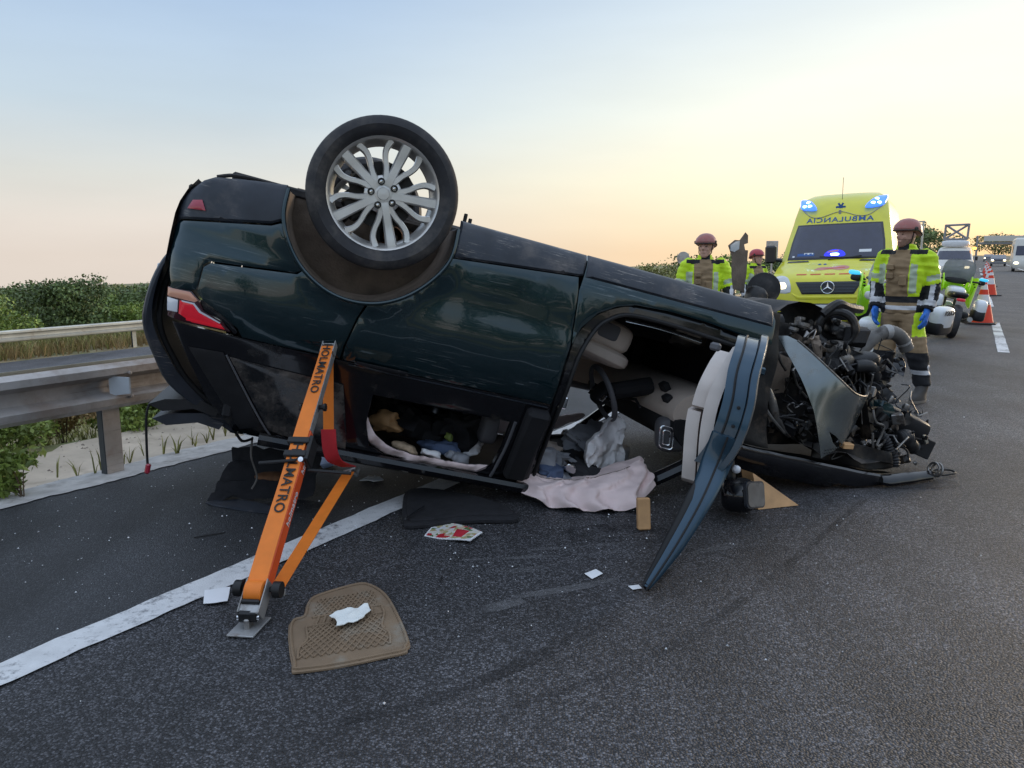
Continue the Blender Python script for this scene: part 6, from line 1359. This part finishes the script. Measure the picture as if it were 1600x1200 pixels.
    for s_ in (1, -1):
        b = MB(); c = Vector((s_ * .118 + feet[0 if s_ < 0 else 1], 0, 0)); rot = -s_ * .18; M_ = Matrix.Rotation(rot, 3, 'Z')
        b.rings([[c + M_ @ Vector((rx * math.cos(a), yc + ry * math.sin(a), z)) for a in np.linspace(0, 2 * math.pi, 16, endpoint=False)] for z, rx, ry, yc in ((.03, .052, .135, -.05), (.055, .052, .135, -.05), (.085, .048, .12, -.04), (.12, .052, .085, -.005), (.17, .056, .065, .02), (.22, .058, .062, .025))])
        bt = b.build('boot', 'boot_leather', P, sharp=60)
        b = MB(); b.rings([[c + M_ @ Vector((rx * math.cos(a), -.05 + ry * math.sin(a), z)) for a in np.linspace(0, 2 * math.pi, 16, endpoint=False)] for z, rx, ry in ((.005, .052, .138), (.032, .056, .142))]); b.build('sole', 'boot_sole', bt)
    # --- helmet
    b = MB(); prof = [(.045, .118, .134), (.060, .122, .138), (.085, .117, .133), (.115, .102, .118), (.145, .075, .088), (.160, .045, .05), (.166, .01, .012)]
    def ring(z, rx, ry, dz=0): return [H(rx * math.cos(a), .008 + ry * math.sin(a), z + dz - (.055 * max(0, math.sin(a)) if z < .07 else 0)) for a in np.linspace(0, 2 * math.pi, 24, endpoint=False)]
    b.rings([ring(.038, .110, .125)] + [ring(*p) for p in prof]); hl = b.build('helmet', helmet, P, sharp=55)
    b = MB(); b.tube([H(.121 * math.cos(a), .008 + .138 * math.sin(a), .050 - .055 * max(0, math.sin(a))) for a in np.linspace(0, 2 * math.pi, 28, endpoint=False)], .007, 6, closed=True); b.build('brim', 'boot_leather', hl)
    b = MB(); b.rings([[H(.118 * r_ * math.cos(a), .006 + .134 * r_ * math.sin(a), z) for a in np.linspace(R(205), R(335), 12)] for z, r_ in ((.068, 1.03), (.105, .93), (.112, .88))], caps=False, closed_ring=False); b.build('visor', 'privacy_glass' if False else helmet, hl)
    b = MB(); b.tube([H(.08, .01, .05), H(.074, -.01, -.06), H(.03, -.04, -.125), H(-.03, -.04, -.125), H(-.074, -.01, -.06), H(-.08, .01, .05)], .0055, 6); b.build('chin_strap', 'black_cloth', hl)
    for s_ in (1, -1):
        b = MB(); b.tube([H(s_ * .112, -.01, .062), H(s_ * .128, -.01, .06)], [.022, .018], 10); b.build('visor_pivot', 'boot_leather', hl)
    return P
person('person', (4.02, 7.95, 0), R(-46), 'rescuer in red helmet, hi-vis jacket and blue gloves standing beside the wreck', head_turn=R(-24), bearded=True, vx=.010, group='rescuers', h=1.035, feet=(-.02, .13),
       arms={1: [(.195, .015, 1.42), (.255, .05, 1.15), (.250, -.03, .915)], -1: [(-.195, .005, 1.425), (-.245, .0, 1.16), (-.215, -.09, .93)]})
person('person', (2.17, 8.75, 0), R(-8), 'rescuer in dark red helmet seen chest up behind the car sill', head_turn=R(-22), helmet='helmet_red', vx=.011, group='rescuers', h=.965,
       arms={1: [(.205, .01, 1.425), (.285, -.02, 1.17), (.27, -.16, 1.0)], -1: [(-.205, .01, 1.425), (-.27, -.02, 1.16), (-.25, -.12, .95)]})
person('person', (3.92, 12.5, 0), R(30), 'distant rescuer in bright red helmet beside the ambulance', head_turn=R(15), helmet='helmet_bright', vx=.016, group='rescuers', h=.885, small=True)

# ================================================================ vehicles behind
mat('amb_yellow', (.72, .68, .035), .35, coat=.5, var=.05)
mat('amb_yellow_hi', (.80, .76, .05), .35, coat=.4, var=.05)
mat('van_glass', (.018, .022, .05), .06, coat=.6, var=.2)
mat('blue_light', (.05, .12, .8), .15, emit=(.03, .12, 1.0), estr=1.6)
mat('blue_core', (.6, .8, 1), .2, emit=(.35, .65, 1.0), estr=7)
mat('blue_glow', (.02, .02, .3), .2, emit=(.02, .03, .9), estr=.9)
mat('head_lit', (.9, .85, .7), .2, emit=(1, .86, .55), estr=3.5)
mat('head_lit_strong', (.9, .85, .7), .2, emit=(1, .80, .45), estr=5)
mat('head_lit_soft', (.9, .85, .7), .2, emit=(1, .85, .5), estr=1.6)
mat('amber_lit', (.9, .4, .05), .2, emit=(1, .42, .04), estr=6)
mat('lens', (.62, .64, .66), .12, coat=1, var=.2)
mat('grille_black', (.012, .012, .016), .35, coat=.3)
mat('print_blue', (.03, .10, .32), .5); mat('print_pink', (.62, .28, .24), .5); mat('red_ink', (.62, .10, .03), .5)
mat('white_paint', (.72, .73, .74), .3, coat=.5, var=.05)
mat('offwhite', (.66, .64, .58), .45, coat=.2, var=.06)
mat('grey_metal', (.30, .30, .31), .5, metal=.4)
class Van:
    """van body: horizontal sections by height; x right, -y front"""
    def __init__(s, hz, hw, y0, L_, cc=.30, p=4.0): s.hz, s.hw, s.y0, s.L, s.c, s.p = hz, hw, y0, L_, cc, p
    def W(s, z): return float(np.interp(z, s.hz, s.hw))
    def fy(s, x, z): return float(np.interp(z, s.hz, s.y0)) + s.c * min(1, abs(x) / s.W(z)) ** s.p
    def shell(s, zs, nx=22):
        b = MB(); rings = []
        for z in zs:
            w = s.W(z); row = []
            for t in np.linspace(-1, 1, nx):
                x = w * math.sin(t * math.pi / 2) if abs(t) < 1 else w * t; row.append((x, s.fy(x, z), z))
            ys = np.linspace(s.fy(w, z), s.L, 6)[1:]
            row += [(w, y, z) for y in ys] + [(-w, y, z) for y in ys[::-1]]; rings.append(row)
        b.rings(rings); return b
    def fr(s, off=0): return lambda x, z, d: (x, s.fy(x, z) - off + d, z)
AV = Van([.28, .45, .75, .92, 1.02, 1.10, 1.22, 1.32, 1.36, 1.5, 2.06, 2.2, 2.42, 2.56, 2.66], [.93, .97, .985, .99, .99, .985, .97, .95, .945, .93, .84, .82, .78, .72, .60], [.06, .0, .01, .05, .10, .20, .50, .78, .84, .96, 1.44, 1.54, 1.74, 1.95, 2.3], 6.2, .26, 4)
AM = empty('ambulance', rd(15.1, -2.25, 0), ROADROT + R(2), 'yellow ambulance van with blue roof lights parked facing the camera', 'ambulance')
AV.shell([.28, .36, .45, .6, .75, .84, .92, .97, 1.02, 1.06, 1.10, 1.16, 1.22, 1.27, 1.32, 1.36, 1.43, 1.5, 1.65, 1.8, 1.95, 2.06, 2.13, 2.2, 2.3, 2.42, 2.5, 2.56, 2.62, 2.66]).build('bodywork', 'amb_yellow', AM, sharp=50)
MB().panel([(-.83, 1.375), (.83, 1.375), (.80, 1.70), (.735, 2.05), (-.735, 2.05), (-.80, 1.70)], AV.fr(.006), .02, .10, edge=.002).build('windscreen_surround', 'grille_black', AM)
ws = MB().panel([(-.79, 1.41), (.79, 1.41), (.765, 1.70), (.705, 2.02), (-.705, 2.02), (-.765, 1.70)], AV.fr(.012), .01, .10, edge=.002).build('windscreen', 'van_glass', AM)
for (x0, z0, w, hgt, m) in ((-.50, 1.47, .30, .05, 'print_blue'), (-.45, 1.49, .16, .03, 'white_paint'), (.50, 1.52, .20, .05, 'white_paint'), (-.72, 1.44, .04, .03, 'white_paint')):
    MB().panel([(x0 - w / 2, z0 - hgt / 2), (x0 + w / 2, z0 - hgt / 2), (x0 + w / 2, z0 + hgt / 2), (x0 - w / 2, z0 + hgt / 2)], AV.fr(.014), .004, .1, edge=0, inset=0).build('dashboard_item', m, ws)
MB().panel([(-.16, 1.43), (.16, 1.43), (.14, 1.52), (0, 1.56), (-.14, 1.52)], AV.fr(.0145), .004, .1, edge=0, smooth=3).build('windscreen_beacon', 'blue_glow', ws)
MB().panel([(-.06, 1.45), (.06, 1.45), (.06, 1.485), (-.06, 1.485)], AV.fr(.018), .006, .05, edge=0, smooth=3).build('beacon_lamp', 'blue_core', ws)
MB().panel([(-.14, 1.50), (.05, 1.52), (.06, 1.55), (-.10, 1.53)], AV.fr(.017), .004, .05, edge=0).build('beacon_trim', 'print_pink', ws)
gr_ = MB().panel([(-.54, .985), (.54, .985), (.47, .86), (.42, .765), (-.42, .765), (-.47, .86)], AV.fr(.012), .03, .06, edge=.006).build('grille', 'grille_black', AM)
for k in range(4):
    z = .80 + .05 * k; w = .40 + .028 * k; MB().panel([(-w, z), (w, z), (w, z + .012), (-w, z + .012)], AV.fr(.020), .008, .1, edge=.002, inset=0).build('grille_bar', 'steel_dark', gr_)
MB().panel([(-.60, .79), (-.47, .735), (.47, .735), (.60, .79), (.50, .68), (-.50, .68)], AV.fr(.014), .03, .06, edge=.006).build('grille_frame', 'amb_yellow_hi', gr_)
cy_ = AV.fy(0, .885) - .035
em = MB(); em.tube([(.105 * math.cos(a), cy_, .885 + .105 * math.sin(a)) for a in np.linspace(0, 2 * math.pi, 32, endpoint=False)], .011, 8, closed=True)
for k in range(3):
    a = R(90 + 120 * k); nx_, nz_ = -math.sin(a), math.cos(a); em.add([(nx_ * .018, cy_, .885 + nz_ * .018), (-nx_ * .018, cy_, .885 - nz_ * .018), (.104 * math.cos(a), cy_, .885 + .104 * math.sin(a)), (0, cy_ - .012, .885), (0, cy_ + .01, .885)], [(0, 2, 3), (1, 3, 2), (0, 4, 2), (1, 2, 4)])
em.build('star_emblem', 'chrome', gr_, recalc=False)
for s_ in (-1, 1):
    hd = MB().panel([(s_ * .62, .80), (s_ * .66, 1.03), (s_ * .80, 1.10), (s_ * .945, 1.06), (s_ * .96, .90), (s_ * .88, .80)], AV.fr(.012), .03, .06, edge=.008, smooth=3).build('headlight', 'lens', AM)
    MB().panel([(s_ * .70, .88), (s_ * .80, .86), (s_ * .86, .92), (s_ * .82, .98), (s_ * .72, .97)], AV.fr(.018), .02, .04, edge=.004, smooth=3).build('headlight_lamp', 'head_lit_soft' if s_ < 0 else 'lens', hd)
    m_ = empty_child = bpy.data.objects.new('wing_mirror', None); COL.objects.link(m_); m_.parent = AM
    b = MB(); b.box((s_ * 1.14, 1.05, 1.50), (.20, .12, .34), ch=.03); b.build('mirror_housing', 'grille_black', m_)
    b = MB(); b.tube([(s_ * .93, 1.05, 1.38), (s_ * 1.10, 1.05, 1.40)], .035, 8); b.build('mirror_arm', 'grille_black', m_)
    MB().panel([(s_ * .42 , 1.335), (s_ * .82, 1.325), (s_ * .80, 1.355), (s_ * .44, 1.362)], AV.fr(.010), .01, .1, edge=0, inset=0).build('bonnet_vent', 'grille_black', AM)
    bl_ = MB().panel([(s_ * .42, 2.34), (s_ * .50, 2.47), (s_ * .62, 2.555), (s_ * .76, 2.58), (s_ * .765, 2.50), (s_ * .72, 2.38), (s_ * .55, 2.33)], AV.fr(.10), .13, .06, edge=.03, smooth=3).build('roof_beacon', 'blue_light', AM)
    for (bx, bz_) in ((.55, 2.42), (.65, 2.42), (.60, 2.50)):
        b = MB(); rblob(b, (s_ * bx, AV.fy(bx, bz_) - .105, bz_), (.075, .03, .045), 2.4, seg=7); b.build('beacon_lamp', 'blue_core', bl_)
    b = MB(); b.lathe([(.20, -.12), (.34, -.12), (.36, -.08), (.36, .08), (.34, .12), (.2, .12)], axis='X', n=28, c=(s_ * .86, 1.0, .36)); b.lathe([(0, .10), (.2, .115)], axis='X', n=28, c=(s_ * .86, 1.0, .36)); b.build('wheel', 'tyre', AM)
MB().panel([(-.90, .30), (.90, .30), (.93, .50), (.62, .60), (-.62, .60), (-.93, .50)], AV.fr(.012), .03, .1, edge=.006).build('bumper', 'grille_black', AM)
pl_ = MB().panel([(-.26, .47), (.26, .47), (.26, .58), (-.26, .58)], AV.fr(.022), .008, .1, edge=.001).build('number_plate', 'white_paint', AM)
fy_ = lambda off: (lambda u, v, w, zc: (u, AV.fy(u, zc + v) - off - w, zc + v))
text_obj('AMBULANCIA', .17, 'print_blue', AM, lambda u, v, w: (u, AV.fy(u, 2.125 + v * .75) - .006 - w, 2.125 + v * .75), 'lettering', flip=True, spacing=1.12)
b = MB()
for k in range(3):
    a = R(60 * k); c, s2 = math.cos(a) * .085, math.sin(a) * .085; px_, pz_ = -math.sin(a) * .018, math.cos(a) * .018
    y_ = AV.fy(0, 2.37) - .02 - .002 * k; b.add([(c + px_, y_, 2.37 + s2 + pz_), (c - px_, y_, 2.37 + s2 - pz_), (-c - px_, y_, 2.37 - s2 - pz_), (-c + px_, y_, 2.37 - s2 + pz_)], [(0, 1, 2, 3)])
b.build('star_of_life', 'print_blue', AM, recalc=False)
b = MB(); P_ = curve([(-.70, 2.36), (-.5, 2.20), (-.3, 2.19), (0, 2.28), (.3, 2.19), (.5, 2.20), (.70, 2.36)], 6); b.tube([(x, AV.fy(x, z) - .012, z) for x, z in P_], .006, 5); b.box((0, AV.fy(0, 2.26) - .02, 2.265), (.045, .02, .09), ch=.008); b.build('roof_cable', 'grey_metal', AM)
b = MB(); b.tube([(0, 1.9, 2.5), (0, 1.98, 2.95)], .005, 5); b.build('aerial', 'grille_black', AM)
for k in range(5): MB().panel([(-.55 + .235 * k, 1.105), (-.38 + .235 * k, 1.105), (-.38 + .235 * k, 1.125), (-.55 + .235 * k, 1.125)], AV.fr(.008), .006, .1, edge=0, inset=0).build('red_stripe', 'red_ink', AM)
lg = MB().panel([(-.28, 1.195), (-.18, 1.235), (0, 1.24), (.15, 1.262), (.28, 1.245), (.27, 1.205), (.12, 1.185), (0, 1.20), (-.15, 1.185)], AV.fr(.008), .006, .05, edge=0, smooth=3).build('service_logo', 'print_pink', AM)
MB().panel([(-.20, 1.205), (-.05, 1.215), (.22, 1.235), (.22, 1.222), (-.05, 1.203)], AV.fr(.011), .004, .05, edge=0, inset=0).build('logo_stroke', 'red_ink', lg)
for dx in (-.22, -.13): MB().panel([(dx - .035, 1.285), (dx, 1.305), (dx + .035, 1.285), (dx, 1.275)], AV.fr(.009), .004, .05, edge=0, inset=0).build('blue_mark', 'print_blue', lg)
for s_ in (-1, 1):
    b = MB(); b.tube([(s_ * -.5 + .4, AV.fy(.1, 1.39) - .03, 1.375), (s_ * .35 + .1, AV.fy(.4, 1.44) - .03, 1.43)], .010, 6); b.build('wiper', 'grille_black', AM)
AM.scale = (1.06, 1.03, 1.03); AM.rotation_euler = (0, R(-2.0), ROADROT + R(2))
# --- police motorcycles
mat('bike_yellow', (.42, .80, .02), .35, coat=.5, var=.06, emit=(.4, .8, .02), estr=.05)
mat('bike_white', (.74, .76, .78), .25, coat=.7, var=.05)
mat('bike_screen', (.30, .32, .38), .12, coat=.3, trans=0, alpha=.62)
mat('bike_black', (.014, .014, .016), .5, var=.2)
mat('cyan_lamp', (.05, .45, .7), .2, coat=1, emit=(.05, .5, .9), estr=.7)
def bike(loc, rz, label, lean=R(9)):
    """touring motorcycle; front towards +y, leaning to its left on the side stand"""
    B = empty('motorcycle', loc, rz, label, 'motorcycle', 'police motorcycles'); M_ = Matrix.Rotation(-lean, 3, 'Y')
    def bb(b, name, m, par=None):
        b.v = [tuple(M_ @ Vector(v)) for v in b.v]; return b.build(name, m, par or B, sharp=45)
    for y0, r_, nm in ((-.74, .33, 'rear_wheel'), (.74, .31, 'front_wheel')):
        b = MB(); b.lathe([(r_ - .09, -.05), (r_ - .06, -.075), (r_ - .02, -.07), (r_, -.03), (r_ + .004, 0), (r_, .03), (r_ - .02, .07), (r_ - .06, .075), (r_ - .09, .05)], axis='X', n=32, c=(0, y0, r_)); w_ = bb(b, nm, 'tyre')
        b = MB(); b.lathe([(r_ - .085, -.05), (r_ - .11, -.03), (r_ - .11, .03), (r_ - .085, .05)], axis='X', n=32, c=(0, y0, r_))
        for k in range(5): a = k * 1.2566; b.tube([(0, y0, r_), (0, y0 + (r_ - .1) * math.cos(a), r_ + (r_ - .1) * math.sin(a))], .022, 6)
        bb(b, 'wheel_rim', 'alloy', w_)
    b = MB(); rblob(b, (0, .02, .42), (.34, .62, .34), 3, amp=.2, seg=10); rblob(b, (-.24, .12, .42), (.22, .2, .18), 3); rblob(b, (.24, .12, .42), (.22, .2, .18), 3); bb(b, 'engine', 'bike_black')
    b = MB(); b.tube([(.1, .72, .32), (.09, .46, .95)], .03, 8); b.tube([(-.1, .72, .32), (-.09, .46, .95)], .03, 8); bb(b, 'fork', 'steel')
    b = MB(); rblob(b, (0, .76, .55), (.2, .5, .22), 2.6); bb(b, 'mudguard', 'bike_white')
    b = MB(); rblob(b, (0, .15, .86), (.36, .6, .28), 3); bb(b, 'tank', 'bike_white')
    b = MB(); rblob(b, (0, -.28, .83), (.34, .62, .12), 3.5); bb(b, 'seat', 'bike_black')
    for s_ in (-1, 1):
        f = MB().panel([(.30, .62), (.52, .58), (.72, .78), (.80, .98), (.68, 1.16), (.48, 1.20), (.36, 1.02), (.30, .85)], lambda y, z, d: (s_ * (.20 + .20 * math.exp(-((y - .45) / .28) ** 2) * (.6 + .4 * z) - d), y, z), .02, .06, smooth=3); f = bb(f, 'fairing', 'bike_yellow')
        for k in range(3): bb(MB().box((s_ * (.36 - .02 * k), .43 + .06 * k, 1.02 + .05 * k), (.03, .035, .025), ch=.006), 'fairing_vent', 'bike_black', f)
        b = MB(); b.panel([(-.10, .92), (.30, .86), (.42, 1.16), (.26, 1.22), (.02, 1.08)], lambda y, z, d: (s_ * (.24 + .10 * (z - .85) - d), y * .55 + .22, z), .02, .06, smooth=3); f2 = bb(b, 'side_cowl', 'bike_yellow', None)
        b = MB(); rblob(b, (s_ * .38, -.62, .62), (.22, .52, .40), 3.6); pn = bb(b, 'pannier', 'bike_white')
        b = MB(); rblob(b, (s_ * .375, -.62, .52), (.225, .525, .24), 4.5); bb(b, 'pannier_base', 'bike_black', pn)
        try: text_obj('POLICIA', .10, 'bike_black', pn, lambda u, v, w: M_ @ Vector((s_ * (.492 + w), -.60 + s_ * u, .74 + v)), 'lettering')
        except Exception: pass
        b = MB(); b.tube([(s_ * .12, .42, 1.10), (s_ * .36, .30, 1.12)], .014, 8); b.tube([(s_ * .28, .33, 1.115), (s_ * .42, .28, 1.12)], .02, 8); bb(b, 'handlebar', 'bike_black')
        b = MB(); rblob(b, (s_ * .46, .52, 1.12), (.16, .10, .10), 3); mr_ = bb(b, 'mirror', 'bike_black')
        b = MB(); rblob(b, (s_ * .50, .52, 1.185), (.17, .09, .07), 3); bb(b, 'blue_lamp', 'cyan_lamp', mr_)
        b = MB(); b.tube([(s_ * .16, -.2, .34), (s_ * .22, -.55, .36), (s_ * .24, -.85, .42)], [.03, .05, .05], 10); bb(b, 'exhaust', 'steel')
    b = MB().panel([(-.22, 1.08), (.22, 1.08), (.30, 1.34), (.20, 1.52), (-.20, 1.52), (-.30, 1.34)], lambda x, z, d: (x, .66 - .50 * (z - 1.08) - .9 * x * x - d, z), .008, .06, smooth=3, edge=0); bb(b, 'windscreen', 'bike_screen')
    b = MB(); rblob(b, (0, .72, .98), (.40, .28, .24), 2.8); bb(b, 'headlight_cowl', 'bike_yellow'); b = MB(); rblob(b, (0, .84, .95), (.26, .08, .12), 3); bb(b, 'headlight', 'lens')
    b = MB(); rblob(b, (0, .48, 1.10), (.40, .12, .12), 4); bb(b, 'instrument_panel', 'bike_black')
    b = MB(); rblob(b, (0, -.66, .86), (.26, .40, .08), 4); bb(b, 'rack', 'bike_black')
    b = MB(); rblob(b, (0, -.90, .76), (.16, .06, .06), 3); bb(b, 'tail_light', 'lamp_red')
    b = MB(); b.tube(curve([(-.14, .0, .26), (-.30, .03, .10), (-.37, .06, .055), (-.42, .10, .055)], 4), .014, 6); b.build('side_stand', 'steel', B)
    return B
b2 = bike((8.28, 14.65, 0), ROADROT + R(8), 'white and hi-vis police motorcycle right of the standing rescuer beside a cone', R(-9)); b2.scale = (.93, .93, .93)
bike((5.55, 11.3, 0), ROADROT + R(160), 'hi-vis police motorcycle half hidden between the ambulance and rescuer', R(9))
# --- traffic cones
mat('cone_red', (.75, .055, .02), .55, var=.08); mat('cone_white', (.75, .72, .72), .5); mat('cone_base', (.05, .045, .045), .7)
def cone(loc, hgt, label):
    Cn = empty('traffic_cone', loc, random.uniform(0, 1), label, 'traffic cone', 'traffic cones along the lane line')
    z = lambda t: .04 + (hgt - .04) * t; r_ = lambda t: .165 * hgt / .75 * (1 - t) + .028
    b = MB(); b.box((0, 0, .02), (.46 * hgt / .75, .46 * hgt / .75, .04), ch=.012); b.build('base', 'cone_base', Cn)
    for t0, t1, m in ((0, .42, 'cone_red'), (.42, .66, 'cone_white'), (.66, .78, 'cone_red'), (.78, .9, 'cone_white'), (.9, 1, 'cone_red')):
        b = MB(); b.lathe([(r_(t0), z(t0)), (r_(t1), z(t1))] + ([(0, z(1))] if t1 == 1 else []), n=24); b.build('cone_body' if m == 'cone_red' else 'reflective_band', m, Cn)
    return Cn
for r, n_, lab in ((19.8, .22, 'nearest traffic cone, beside the right police motorcycle'), (33.7, .55, 'second traffic cone from the camera along the lane line'), (43, .62, 'third traffic cone from the camera'), (52, .68, 'fourth traffic cone from the camera'), (62, .75, 'fifth traffic cone, farther along the lane line'), (74, .8, 'sixth and farthest traffic cone')):
    cone(rd(r, n_, .002), .95, lab)
# --- white service truck with lane-cross board
TV = Van([.35, .5, .8, .95, 1.05, 1.15, 1.22, 1.75, 1.85, 1.9], [.86, .90, .92, .92, .90, .86, .84, .72, .66, .5], [.05, 0, .02, .08, .3, .75, .95, 1.55, 1.75, 2.2], 4.8, .2, 4)
TR = empty('service_truck', rd(44, -.95, 0), ROADROT, 'white service truck carrying a crossed frame board behind the cones', 'truck')
TV.shell([.35, .5, .65, .8, .95, 1.05, 1.15, 1.22, 1.5, 1.75, 1.85, 1.9]).build('cab', 'offwhite', TR, sharp=40)
MB().panel([(-.76, 1.26), (.76, 1.26), (.68, 1.70), (-.68, 1.70)], TV.fr(.012), .02, .1).build('windscreen', 'van_glass', TR)
MB().panel([(-.45, .62), (.45, .62), (.45, .74), (-.45, .74)], TV.fr(.015), .02, .1).build('grille', 'grey_metal', TR)
for s_ in (-1, 1):
    MB().panel([(s_ * .52, .84), (s_ * .72, .84), (s_ * .70, .94), (s_ * .54, .94)], TV.fr(.015), .02, .1, smooth=3).build('headlight', 'head_lit', TR)
    b = MB(); b.lathe([(.1, -.1), (.34, -.1), (.36, 0), (.34, .1), (.1, .1)], axis='X', n=20, c=(s_ * .82, .9, .36)); b.build('wheel', 'tyre', TR)
    b = MB(); b.box((s_ * .98, 1.1, 1.32), (.12, .06, .2), ch=.02); b.build('wing_mirror', 'grille_black', TR)
b = MB(); rblob(b, (0, 1.9, 2.06), (1.25, .5, .34), 4); b.build('roof_box', 'white_paint', TR)
b = MB(); rblob(b, (.86, 1.7, 1.82), (.18, .12, .12), 2.5); b.build('amber_beacon', 'amber_lit', TR)
b = MB()
for (p, q) in (((-.52, 2.25), (-.50, 3.02)), ((.50, 2.25), (.53, 3.06)), ((-.52, 2.98), (.53, 3.02)), ((-.52, 2.28), (.50, 2.28)), ((-.50, 2.3), (.5, 3.0)), ((.5, 2.3), (-.5, 3.0))): b.tube([(p[0], 2.0, p[1]), (q[0], 2.0, q[1])], .055, 6)
b.build('cross_board', 'grey_metal', TR)
# --- traffic far down the road
def farvan(name, r, n_, L_, H_, W_, lab, cat, m, lit):
    k = H_ / 2.6; v = Van([.3, .5, .9, 1.1, 1.25 * k + .1, H_ * .8, H_ * .95, H_], [W_ * .95, W_, W_, W_, W_ * .98, W_ * .96, W_ * .92, W_ * .8], [.05, 0, .05, .2, .4, .7, .9, 1.2], L_, .2, 4); T_ = empty(name, rd(r, n_, 0), ROADROT, lab, cat)
    v.shell([.3, .5, .9, 1.1, 1.25 * k + .1, H_ * .8, H_ * .95, H_]).build('bodywork', m, T_)
    z0, z1 = H_ * .48, H_ * .76; MB().panel([(-W_ * .85, z0), (W_ * .85, z0), (W_ * .8, z1), (-W_ * .8, z1)], v.fr(.02), .03, .2).build('windscreen', 'van_glass', T_)
    for s_ in (-1, 1):
        MB().panel([(s_ * W_ * .62, .70), (s_ * W_ * .9, .70), (s_ * W_ * .88, .86), (s_ * W_ * .64, .86)], v.fr(.02), .03, .1, smooth=3).build('headlight', lit, T_)
        b = MB(); b.lathe([(.1, -.12), (.34, -.12), (.37, 0), (.34, .12), (.1, .12)], axis='X', n=18, c=(s_ * (W_ - .12), 1.0, .37)); b.build('wheel', 'tyre', T_)
    return T_
T1 = farvan('motorhome', 82, 3.95, 7, 3.0, 1.1, 'large white motorhome at the right photo edge', 'motorhome', 'offwhite', 'head_lit')
b = MB(); b.box((-1.115, 3.2, 2.0), (.03, 1.4, .6), ch=.01); b.build('side_window', 'van_glass', T1)
farvan('car', 120, 2.6, 4.3, 1.5, .88, 'distant car with lit headlights left of the motorhome', 'car', 'grey_metal', 'head_lit_strong')
farvan('car', 200, 2.4, 4.3, 1.6, .9, 'farthest car with lit headlights on the open lane', 'car', 'grey_metal', 'head_lit_strong')
# overhead sign, lamp posts, small road signs
SG = empty('overhead_sign', rd(150, 2.0, 0), ROADROT, 'pale overhead sign panel spanning the road far away', 'sign')
b = MB(); b.box((2.0, 0, 4.1), (6.2, .3, .9), ch=.03); b.build('sign_panel', 'offwhite', SG)
b = MB(); b.box((2.0, .3, 3.35), (7.4, .3, .35), ch=.03); b.build('beam', 'grey_metal', SG)
for x_ in (-2.0, 6.8): b = MB(); b.tube([(x_, .4, 0), (x_, .4, 4.6)], .16, 8); b.build('leg', 'grey_metal', SG)
LPs = empty('sign_gantry_post', rd(62, -3.35, 0), ROADROT, 'thin grey post with a horizontal arm behind the standing rescuer', 'post')
b = MB(); b.tube([(0, 0, 0), (0, 0, 3.85)], .07, 8); b.build('post', 'galvanised_old', LPs); b = MB(); b.tube([(.1, 0, 3.80), (-3.2, 0, 3.75)], .05, 8); b.build('arm', 'galvanised_old', LPs)
for (r, n_, z1, lab) in ((38.9, -12.9, 1.42, 'small round sign on a post left of the chest-up rescuer'), (30.9, -6.75, 1.75, 'grey sign seen edge on beside the ambulance mirror')):
    sg_ = empty('road_sign', rd(r, n_, ground_z(n_)), ROADROT, lab, 'sign'); b = MB(); b.tube([(0, 0, 0), (0, 0, z1 - ground_z(n_))], .035, 8); b.build('post', 'galvanised', sg_)
    b = MB(); zc = z1 - ground_z(n_) - .1
    if n_ < -10: b.lathe([(0, -.012), (.33, -.012), (.34, 0), (.33, .012), (0, .012)], axis='Y', n=28, c=(0, -.06, zc))
    else: b.box((0, -.06, zc), (.45, .03, .75), ch=.02)
    b.build('sign_plate', 'galvanised', sg_)
